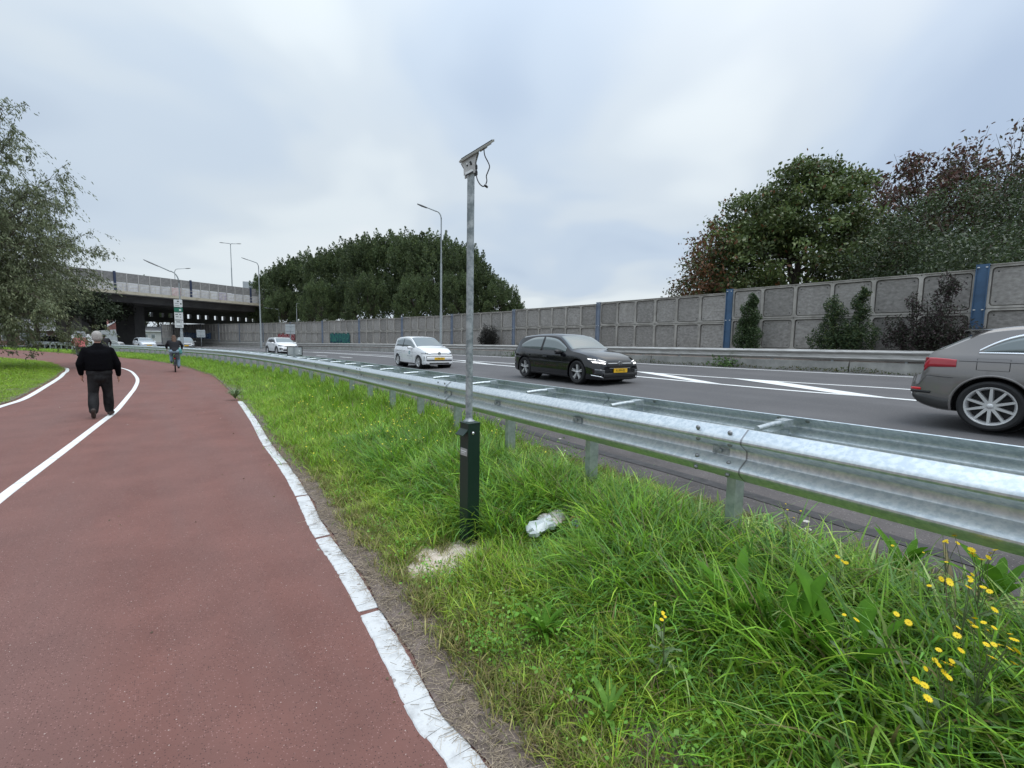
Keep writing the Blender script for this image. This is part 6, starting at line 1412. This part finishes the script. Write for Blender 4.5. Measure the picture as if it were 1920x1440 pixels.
# ---------------------------------------------------------------- grass, straw, weeds and flowers of the verge
def blade_clump(name, n, L, w, spread, bend, base, alt, p, dry=.06, seed=0, stiff=.0, mt=GRASS, segs=4):
    r = np.random.default_rng(seed); V = []; F = []; Cc = []
    for i in range(n):
        a = r.uniform(0, 2*math.pi); d = np.array([math.cos(a), math.sin(a), 0]); sd_ = np.array([-d[1], d[0], 0]); b0 = np.array([r.normal()*spread, r.normal()*spread, 0])
        l = L*r.uniform(.45, 1.15); bd = bend*r.uniform(.35, 1.35); w0 = w*r.uniform(.6, 1.25); o = len(V); th = .12+.25*r.random(); pos = b0.copy(); tw = r.normal()*.5
        col = np.array(base if r.random() > p else alt)*r.uniform(.55, 1.45)
        if r.random() < dry: col = np.array((0.32, 0.26, 0.12))*r.uniform(.6, 1.1)
        for k in range(segs+1):
            f = k/segs; ww = w0*(1-f**2.2)*(.75+.25*min(1, f*4)); sdd = sd_*math.cos(tw*f)+d*math.sin(tw*f)
            if k < segs: V.append(pos-sdd*ww/2); V.append(pos+sdd*ww/2); Cc += [col, col]
            else: V.append(pos); Cc.append(col)
            th += bd/segs; pos = pos+(d*math.sin(th)+np.array([0, 0, 1])*math.cos(th))*l/segs
        for k in range(segs-1): F.append((o+2*k, o+2*k+1, o+2*k+3, o+2*k+2))
        F.append((o+2*segs-2, o+2*segs-1, o+2*segs))
    me = bpy.data.meshes.new(name); me.from_pydata([tuple(v) for v in V], [], F); ca = me.color_attributes.new('Col', 'FLOAT_COLOR', 'POINT')
    c = np.ones((len(V), 4)); c[:, :3] = np.array(Cc); ca.data.foreach_set('color', c.reshape(-1)); me.materials.append(mt); me.polygons.foreach_set('use_smooth', [True]*len(me.polygons)); return me
def protos(name, meshes):
    c = bpy.data.collections.new(name)
    for i, me in enumerate(meshes): c.objects.link(bpy.data.objects.new('%s_%02d' % (name, i), me))
    return c
def scatter(name, pts, scl, col, label=None, tilt=.15, sz=None):
    """one stuff object: clumps instanced on its points by geometry nodes"""
    me = bpy.data.meshes.new(name); n = len(pts); me.vertices.add(n); me.vertices.foreach_set('co', np.asarray(pts, np.float32).reshape(-1))
    a = me.attributes.new('rot', 'FLOAT_VECTOR', 'POINT'); rv = np.stack([RNG.normal(size=n)*tilt, RNG.normal(size=n)*tilt, RNG.uniform(0, 6.283, n)], 1); a.data.foreach_set('vector', rv.astype(np.float32).reshape(-1))
    a = me.attributes.new('scl', 'FLOAT_VECTOR', 'POINT'); s_ = np.asarray(scl, float); s3 = np.stack([s_**.6, s_**.6, s_], 1) if sz is None else np.stack([s_, s_, s_], 1); a.data.foreach_set('vector', s3.astype(np.float32).reshape(-1))
    o = link(name, me, kind='stuff'); g = bpy.data.node_groups.new(name, 'GeometryNodeTree')
    g.interface.new_socket('Geometry', in_out='INPUT', socket_type='NodeSocketGeometry'); g.interface.new_socket('Geometry', in_out='OUTPUT', socket_type='NodeSocketGeometry')
    N_ = g.nodes.new; gi = N_('NodeGroupInput'); go = N_('NodeGroupOutput'); ip = N_('GeometryNodeInstanceOnPoints'); ci = N_('GeometryNodeCollectionInfo')
    ci.inputs['Collection'].default_value = col; ci.inputs['Separate Children'].default_value = True; ci.inputs['Reset Children'].default_value = True
    r_ = N_('GeometryNodeInputNamedAttribute'); r_.data_type = 'FLOAT_VECTOR'; r_.inputs['Name'].default_value = 'rot'
    s_ = N_('GeometryNodeInputNamedAttribute'); s_.data_type = 'FLOAT_VECTOR'; s_.inputs['Name'].default_value = 'scl'
    rn = N_('FunctionNodeRandomValue'); rn.data_type = 'INT'; rn.inputs[4].default_value = 0; rn.inputs[5].default_value = 200
    l = g.links.new; l(gi.outputs[0], ip.inputs['Points']); l(ci.outputs[0], ip.inputs['Instance']); ip.inputs['Pick Instance'].default_value = True
    l(rn.outputs[2], ip.inputs['Instance Index']); l(r_.outputs['Attribute'], ip.inputs['Rotation']); l(s_.outputs['Attribute'], ip.inputs['Scale']); l(ip.outputs[0], go.inputs[0])
    md = o.modifiers.new('scatter', 'NODES'); md.node_group = g; return o
G1, G2, G3 = (0.215, 0.41, 0.038), (0.35, 0.49, 0.062), (0.150, 0.33, 0.066)
P_long = protos('long_grass_clump', [blade_clump('long_grass', 22, .40, .0112, .055, 1.6, G1 if i % 3 else G3, G2, .25, .06, 100+i) for i in range(7)])
P_mid = protos('mid_grass_clump', [blade_clump('mid_grass', 26, .22, .0080, .05, 1.2, G2 if i % 2 else G1, (0.38, 0.48, 0.060), .25, .10, 120+i) for i in range(6)])
P_short = protos('short_grass_clump', [blade_clump('short_grass', 22, .085, .0050, .035, .9, (0.235, 0.30, 0.06), (0.34, 0.31, 0.11), .35, .22, 140+i, segs=3) for i in range(6)])
P_arch = protos('arching_grass_clump', [blade_clump('arching_grass', 14, .50, .0165, .06, 2.2, (0.20, 0.38, 0.10) if i % 2 else (0.265, 0.43, 0.070), (0.38, 0.49, 0.17), .4, .05, 220+i, segs=6) for i in range(6)])
P_far = protos('far_grass_clump', [blade_clump('far_grass', 40, .26, .012, .16, 1.0, (0.205, 0.40, 0.032), (0.29, 0.44, 0.045), .4, .05, 160+i, segs=3) for i in range(5)])
P_lawn = protos('lawn_clump', [blade_clump('lawn_grass', 44, .15, .014, .20, .9, (0.215, 0.39, 0.025), (0.29, 0.43, 0.04), .4, .04, 180+i, segs=3) for i in range(4)])
def straw_mesh(seed):
    r = np.random.default_rng(seed); M = MB()
    for i in range(14):
        a = r.uniform(0, 6.28); p = Vector((r.normal()*.05, r.normal()*.05, .004+.006*r.random())); d = Vector((math.cos(a), math.sin(a), r.normal()*.10)); l = r.uniform(.02, .085); M.bar(p, p+d*l, r.uniform(.0008, .0019), .0009)
    me = M.mesh('straw', STRAW); ca = me.color_attributes.new('Col', 'FLOAT_COLOR', 'POINT'); c = np.ones((len(M.v), 4))
    for i in range(14): c[i*8:(i+1)*8, :3] = np.array((0.40, 0.325, 0.235))*r.uniform(.4, 1.2)
    ca.data.foreach_set('color', c.reshape(-1)); return me
P_straw = protos('straw_bit', [straw_mesh(200+i) for i in range(4)])
RNG = np.random.default_rng(90)
def fbm(x, y): return .5+.25*math.sin(x*2.1+y*1.7+1.3)+.15*math.sin(x*5.3-y*3.1)+.10*math.sin(x*9.7+y*8.1)
def in_sand(x, y):
    dx, dy = x+.42, y-3.17; q = (dx*.94+dy*.34)/.37, (-dx*.34+dy*.94)/.215; return q[0]**2+q[1]**2 < (1.0+.25*math.sin(dx*21)+.2*math.sin(dy*26+1))
def fill(y0, y1, dens, fn):
    out = []; sc = []
    area_w = 8.0
    n = int((y1-y0)*dens*area_w)
    for i in range(n):
        y = y0+(y1-y0)*RNG.random(); a = xR(y)+.10; b = xA(y)+.12; 
        x = a+(b-a)*RNG.random()
        if RNG.random() > (b-a)/area_w: continue
        r = fn(x, y, x-a, b-x)
        if r is None: continue
        out.append((x, y, zverge(x, y)-.012)); sc.append(r)
    return np.array(out), np.array(sc)
def edge_m(y): return float(np.interp(y, [0, 2.2, 3.5, 6, 9, 14], [.25, .22, .20, .15, .12, .08]))*1.0
def f_long(x, y, da, db):
    h = sstep((da-edge_m(y)-.20)/.75)*sstep((db-.10)/.75); f = fbm(x, y)
    lush = 1.0+.30*sstep((x-.6)/1.2)
    if in_sand(x, y) or h < .22 or RNG.random() > .5+.6*f: return None
    if math.hypot(x+.30, y-3.29) < .17: return None
    hb = .72+.33*sstep((x-.15)/.8) if (y < 3.3) else 1.0   # shorter in front of the post
    if math.hypot(x-.33, y-3.28) < .27 or (y < 3.3 and y > 2.9 and .1 < x < .6): hb *= .45
    return min(1.15, h*(.45+.75*f)*hb*lush)*RNG.uniform(.7, 1.2)
def f_arch(x, y, da, db):
    h = sstep((da-edge_m(y)-.45)/.6)*sstep((db-.15)/.6); f = fbm(x*1.7+3, y*1.5)
    lush = sstep((x-.35)/1.0) if y < 3.4 else .45
    if in_sand(x, y) or RNG.random() > h*(.15+.85*lush)*(.25+1.1*(f-.3)): return None
    if math.hypot(x+.31, y-3.37) < .22 or math.hypot(x-.33, y-3.25) < .30 or (y < 3.3 and y > 2.7 and .05 < x < .6): return None
    return RNG.uniform(.6, 1.1)*(.62+.38*lush)
def clover_mesh(seed):
    r = np.random.default_rng(seed); n = 46; c = np.stack([r.normal(size=n)*.06, r.normal(size=n)*.06, r.uniform(.02, .13, n)], 1); global RNG
    keep = RNG; RNG = r; ax = r.normal(size=(n, 3)); ax[:, 2] *= .35
    me = leaf_mesh('clover', c, r.uniform(.009, .021, n), cols(n, (0.125, 0.29, 0.035), .35, (0.17, 0.33, 0.05), .3), LEAF, .75, axis=ax, up=.5); RNG = keep; return me
P_clover = protos('clover_clump', [clover_mesh(260+i) for i in range(5)])
def f_clover(x, y, da, db):
    e = edge_m(y); f = fbm(x*1.9+2, y*2.2+4)
    if da < e+.1 or db < .05 or in_sand(x, y) or RNG.random() > (f-.42)*1.5: return None
    return RNG.uniform(.7, 1.5)
def f_mid(x, y, da, db):
    e = edge_m(y); h = sstep((da-e+.05)/.30)*sstep((db+.02)/.45); f = fbm(x*1.3, y*1.2)
    if in_sand(x, y) or h < .12 or RNG.random() > .35+.7*f: return None
    if math.hypot(x+.30, y-3.29) < .15: return None
    if math.hypot(x-.33, y-3.24) < .17 and RNG.random() < .75: return None
    k = .5 if math.hypot(x-.33, y-3.26) < .30 else 1
    return (.35+.7*f)*(.35+.65*h)*RNG.uniform(.7, 1.25)*k
def f_short(x, y, da, db):
    e = edge_m(y); f = fbm(x*2.3, y*2.1)
    if da > e+.40 and db > .35: return None
    pr = sstep((da-e*.55)/.18)
    if in_sand(x, y): pr = .10
    if RNG.random() > pr*(.25+.9*f): return None
    return (.5+.8*f)*RNG.uniform(.6, 1.4)
p, s = fill(.85, 6.5, 420, f_long); scatter('long_grass', p, s, P_long)
p, s = fill(.85, 6.5, 150, f_arch); scatter('arching_grass', p, s, P_arch, sz=1)
p, s = fill(.85, 6.0, 110, f_clover); p[:, 2] += .04*RNG.random(len(p)); scatter('clover', p, s, P_clover, sz=1)
p, s = fill(.85, 6.5, 420, f_mid); scatter('verge_grass', p, s, P_mid)
p, s = fill(.85, 7.5, 900, f_short); scatter('short_grass', p, s, P_short, sz=1)
def f_far(x, y, da, db):
    h = sstep((da+.02)/.5)*sstep((db+.2)/.5); f = fbm(x*.8, y*.7)
    if RNG.random() > (.45+.6*f)*h: return None
    return (.5+.65*f)*RNG.uniform(.7, 1.2)*(.45+.55*h)
p, s = fill(5.6, 13, 110, f_far); scatter('verge_grass_middle', p, s*1.05, P_far)
p, s = fill(5.6, 11, 110, f_mid); scatter('verge_grass_mixed', p, s*1.1, P_mid)
p, s = fill(12, 34, 55, f_far); scatter('verge_grass_far', p, s*1.1, P_far)
out = []; sc = []
for i in range(2600):
    y = RNG.uniform(33, 50); a, b = xR(y), xA(y); x = a+(b-a)*RNG.random(); out.append((x, y, zverge(x, y)-.01)); sc.append(RNG.uniform(.6, 1.1))
scatter('verge_grass_distant', np.array(out), np.array(sc), P_far)
# straw on the bare strip beside the white band
out = []; sc = []
for i in range(800):
    y = .9+7.0*RNG.random()**1.3; da = abs(RNG.normal())*edge_m(y)*.75; x = xR(y)+.08+da
    if x > xA(y): continue
    out.append((x, y, zverge(x, y)+.001)); sc.append(RNG.uniform(.6, 1.2))
scatter('straw_litter', np.array(out), np.array(sc), P_straw, tilt=.05, sz=1)
# lawn on the left island
out = []; sc = []; pol = [(p.x, p.y) for p in lls]; ly_ = [q[1] for q in pol]; lx_ = [q[0] for q in pol]
for i in range(11000):
    y = RNG.uniform(6.6, 32); xe = float(np.interp(y, ly_, lx_)); w = RNG.random()**1.6*11; x = xe-.34-w*.95
    yy = y-.18*w
    if yy < 5: continue
    out.append((x, yy, zpath(0, yy)+.012+min(w, 3)*.03)); sc.append((.35+.5*fbm(x*.5, yy*.5))*min(1, .45+w*.5)*RNG.uniform(.7, 1.2))
scatter('lawn_grass', np.array(out), np.array(sc), P_lawn)
# bits fallen on the path
RNG = np.random.default_rng(97); pts = []
for i in range(260):
    y = RNG.uniform(1.2, 22)**1.0; xr = xR(y); x = xr-RNG.random()**1.5*6.5-.05; pts.append((x, y, zpath(0, y)+.006))
link('fallen_leaves', leaf_mesh('fallen_leaves', np.array(pts), RNG.uniform(.008, .028, len(pts)), cols(len(pts), (0.20, 0.15, 0.09), .5, (0.5, 0.45, 0.38), .3), LEAF, .6, axis=np.stack([RNG.normal(size=len(pts)), RNG.normal(size=len(pts)), np.zeros(len(pts))], 1)), kind='stuff')
# sand patch at the bollard foot
mb = MB(); rows = []
for i in range(9):
    rr = i/8; ring = []
    for k in range(40):
        a = 2*math.pi*k/40; e = 1+.16*math.sin(3*a+1)+.10*math.sin(7*a)+.06*math.sin(11*a+2); dx, dy = .42*rr*e*math.cos(a), .25*rr*e*math.sin(a)
        x = -.42+dx*.94-dy*.34; y = 3.17+dx*.34+dy*.94; ring.append((x, y, zverge(x, y)+.007*(1-rr**2)+.0035*math.sin(k*5+i*3)+(-.004 if rr > .95 else .004)))
    rows.append(ring)
mb.grid(rows, closed=True).build('sand_patch', SAND, kind='structure', smooth=True)

# broad-leaved weeds: every leaf is a part
def long_leaf(L, w, arch, seed, wavy=.0):
    r = random.Random(seed); rows = []; th = .25; p = Vector((0, 0, 0)); n = 9
    for i in range(n+1):
        f = i/n; ww = w*(math.sin(math.pi*min(1, (f*.88+.06)))**.75)*(.30+.70*min(1, f*3.2)) if f < .999 else .001
        wv = wavy*math.sin(f*17+seed)
        rows.append([(p.x, -ww/2, p.z+ww*.10+wv*ww*.3), (p.x, -ww*.25, p.z+ww*.02), (p.x, 0, p.z-ww*.03), (p.x, ww*.25, p.z+ww*.02), (p.x, ww/2, p.z+ww*.10-wv*ww*.3)])
        th += arch/n; p = p+Vector((math.sin(th), 0, math.cos(th)))*L/n
    return rows
LEAFM = [mat('dock leaf green', (0.12, 0.29, 0.022), .62, col2=(0.085, 0.21, 0.02), scale=14, trans=.3, spec=.2), mat('weed leaf mid', (0.17, 0.33, 0.05), .65, col2=(0.12, 0.25, 0.045), scale=14, trans=.3, spec=.2), mat('weed leaf grey green', (0.16, 0.235, 0.105), .55, trans=.2, var=.2, scale=20)]
LEAF_ME = {}
def leaf_plant(name, label, cat, x, y, n, L, w, arch, mi, group, seed, wavy=.0, spread=6.283, a0=0.0):
    r = random.Random(seed); t = thing(name, label, cat, (x, y, zverge(x, y)+(.03 if 'dock' in name else .02)), 0, group)
    for i in range(n):
        k = (name, round(L, 2), mi, i % 4)
        if k not in LEAF_ME: LEAF_ME[k] = MB().grid(long_leaf(L, w, arch*(.7+.2*(i % 4)), seed+i, wavy)).mesh('leaf', LEAFM[mi], smooth=True)
        s = r.uniform(.65, 1.1); link('leaf', LEAF_ME[k], t, M=Matrix.Rotation(a0+spread*i/n+r.uniform(-.35, .35), 4, 'Z') @ Matrix.Rotation(r.uniform(-.25, .15), 4, 'Y') @ Matrix.Diagonal((s, s, s, 1)))
    return t
leaf_plant('dock_plant', 'dock plant with large upright glossy leaves in the near right grass', 'weed', 1.37, 1.74, 9, .46, .085, .55, 0, 'dock plants', 301, .1)
leaf_plant('dock_plant', 'dock plant with two broad upright leaves beside the nearest lush grass', 'weed', 1.20, 1.88, 8, .44, .08, .5, 0, 'dock plants', 302, .1)
leaf_plant('dock_plant', 'narrower dock plant left of the near right dock leaves', 'weed', 1.12, 2.10, 9, .38, .06, .8, 0, 'dock plants', 303, .1)
leaf_plant('dock_plant', 'dock plant with long arching leaves against the asphalt under the rail', 'weed', 2.14, 2.36, 9, .30, .05, .75, 0, 'dock plants', 304, .1)
leaf_plant('dock_plant', 'dock leaves cut by the right picture edge under the rail', 'weed', 2.42, 2.14, 7, .34, .06, .9, 0, 'dock plants', 305, .1)
leaf_plant('plantain_rosette', 'flat rosette of narrow dark leaves in the short grass right of the soil strip', 'weed', .19, 2.22, 24, .22, .024, 1.35, 0, 'plantain rosettes', 311)
leaf_plant('plantain_rosette', 'small rosette of narrow leaves nearest the camera in the short grass', 'weed', .42, 1.72, 9, .20, .030, 1.1, 1, 'plantain rosettes', 312)
leaf_plant('dandelion_plant', 'pale toothed leaf rosette below the grass right of the litter', 'weed', 1.22, 2.62, 10, .22, .05, 1.5, 1, 'dandelion rosettes', 321, .8)
leaf_plant('dandelion_plant', 'pale crumpled leaf plant at the edge of the shoulder', 'weed', 1.42, 2.92, 10, .20, .055, 1.6, 2, 'dandelion rosettes', 322, .9)
leaf_plant('dandelion_plant', 'bright leaf rosette left of the green bollard', 'weed', -.62, 3.75, 8, .16, .05, 1.3, 1, 'dandelion rosettes', 323, .5)
leaf_plant('mugwort_plant', 'grey green feathery weed between litter and rail post', 'weed', .72, 2.78, 16, .20, .030, 1.2, 2, 'feathery weeds', 331, .9)
leaf_plant('mugwort_plant', 'grey green feathery weed nearer than the litter', 'weed', .60, 2.62, 14, .17, .028, 1.3, 2, 'feathery weeds', 332, .9)
leaf_plant('mugwort_plant', 'dusty green weed tuft at the path edge where the white band ends', 'weed', -7.35, 11.95, 60, .36, .022, 1.0, 2, 'feathery weeds', 333, .9)
# ragwort with yellow flower heads
hd_m = MB()
for i in range(12):
    a = 2*math.pi*i/12; d = Vector((math.cos(a), math.sin(a), .0)); n = Vector((-d.y, d.x, 0)); hd_m.add([d*.0025-n*.0015, d*.012-n*.0029+Vector((0, 0, .001)), d*.0165+Vector((0, 0, -.0005)), d*.012+n*.0029+Vector((0, 0, .001)), d*.0025+n*.0015], [(0, 1, 2, 3, 4)])
hd_m.lathe([(0, .003), (.0022, .0026), (.0036, .001), (.003, -.004), (0, -.005)], 10, mi=1)
head_me = hd_m.mesh('flower_head', [YEL, YELC])
STEMM = mat('weed stem', (0.10, 0.13, 0.05), .7)
def ragwort(label, x, y, h, heads, spread, seed, lean=(0, 0), sc=1.0):
    r = random.Random(seed); z = zverge(x, y); t = thing('ragwort_plant', label, 'wildflower', (x, y, z), 0, 'yellow ragwort plants in the verge'); mb = MB()
    top = Vector((lean[0], lean[1], h)); st = limb(mb, (0, 0, 0), top*.72, .003, .0022, .05, 5, 5, r)
    for i in range(heads):
        e = top+Vector((r.gauss(0, spread), r.gauss(0, spread), r.gauss(0, spread*.45))); limb(mb, st[r.randint(3, 5)], e, .0016, .0011, .08, 4, 4, r)
        q = Vector((r.gauss(0, .45), r.gauss(-.3, .45), 1)).to_track_quat('Z', 'Y').to_matrix().to_4x4(); s = sc*r.uniform(.5, .9)
        link('flower_head', head_me, t, M=Matrix.Translation(e) @ q @ Matrix.Diagonal((s, s, s, 1)))
    mb.build('stem', STEMM, t)
    for i in range(7):
        k = ('rag', i % 3)
        if k not in LEAF_ME: LEAF_ME[k] = MB().grid(long_leaf(.10, .022, 1.3, i, .9)).mesh('leaf', LEAFM[2], smooth=True)
        link('leaf', LEAF_ME[k], t, M=Matrix.Translation(st[min(5, 1+i//2)]) @ Matrix.Rotation(i*2.4, 4, 'Z'))
ragwort('large yellow ragwort cluster cut by the right picture edge', 1.58, 1.42, .46, 18, .045, 401)
ragwort('yellow ragwort with about eight flower heads left of the edge cluster', 1.44, 1.39, .40, 9, .040, 402)
ragwort('single star shaped yellow head just below the middle ragwort cluster', 1.37, 1.36, .37, 3, .030, 411)
ragwort('yellow ragwort group higher at the right edge below the rail', 1.72, 1.62, .46, 12, .050, 403)
ragwort('yellow ragwort sprays touching the right edge under the guard rail', 1.90, 1.74, .50, 9, .045, 412)
ragwort('small yellow ragwort with heads above the near dock leaves', 1.30, 1.62, .42, 2, .030, 404)
ragwort('small pair of yellow flower heads right of the dock leaves', 1.45, 1.62, .42, 2, .025, 405)
ragwort('pair of yellow flowers near the asphalt under the rail', 1.56, 2.05, .36, 3, .025, 406)
ragwort('yellow flowers standing against the asphalt at the upper right', 2.06, 2.05, .40, 4, .022, 407)
ragwort('thin plant with few small yellow flowers left of the dock plants', .68, 1.86, .34, 4, .025, 408, sc=.75)
ragwort('thin plant with small yellow flowers at the shoulder edge above the dock', 1.60, 2.55, .38, 4, .03, 409, sc=.6)
ragwort('thin stem with scattered small yellow flowers far right between grass and rail', 1.9, 1.95, .38, 4, .05, 410, sc=.7)
# small yellow flowers in the grass behind the post
RNG = np.random.default_rng(95); M = MB(); St = MB()
for i in range(150):
    y = RNG.normal(6.2, 1.0) if i < 115 else RNG.uniform(8, 16); x = xR(y)+(xA(y)-xR(y))*min(.95, max(.12, RNG.normal(.50, .2)))
    if y < 4.2: continue
    z = zverge(x, y); hgt = RNG.uniform(.24, .40); e = Vector((x+RNG.normal()*.04, y+RNG.normal()*.04, z+hgt)); q = Vector((RNG.normal()*.4, -.4, 1)).to_track_quat('Z', 'Y').to_matrix().to_4x4(); s = RNG.uniform(.4, .85)*(1.0 if y < 8 else 1.4)
    M.lathe([(0, .004), (.007*s, .004), (.013*s, .002), (.004, -.006)], 7, Matrix.Translation(e) @ q); St.tube([(x, y, z), e], .0012, 3)
M.build('yellow_wildflowers', [mat('pale yellow petal', (0.75, 0.66, 0.05), .6)], kind='stuff'); St.build('wildflower_stems', STEMM, kind='stuff')
# a few stray blades round the bollard foot
P_b = [(-.62, 3.05, .8), (-.66, 3.2, .9), (-.52, 3.33, 1.0), (-.2, 3.05, .8), (-.3, 2.98, .9), (-.47, 2.98, 1.0), (-.13, 3.2, 1.0), (-.58, 3.12, .6), (-.44, 3.26, .6), (-.29, 3.12, .7), (-.335, 3.285, .6), (-.30, 3.26, .5), (-.47, 3.16, .6), (-.40, 3.09, .65), (-.24, 3.26, .9), (-.55, 3.24, .7), (-.36, 3.30, .45)]
P_b = P_b+[(-.50+RNG.normal()*.02, 3.20+RNG.normal()*.02, .7) for i in range(4)]+[(-.36+RNG.normal()*.015, 3.08+RNG.normal()*.015, .6) for i in range(3)]+[(-.56+RNG.normal()*.03, 3.30+RNG.normal()*.02, .9) for i in range(9)]+[(-.70+RNG.normal()*.03, 3.12+RNG.normal()*.03, .8) for i in range(6)]
scatter('sand_grass_tufts', np.array([(x, y, zverge(x, y)+.005) for x, y, s in P_b]), np.array([s for *_, s in P_b])*1.15, P_short, sz=1)
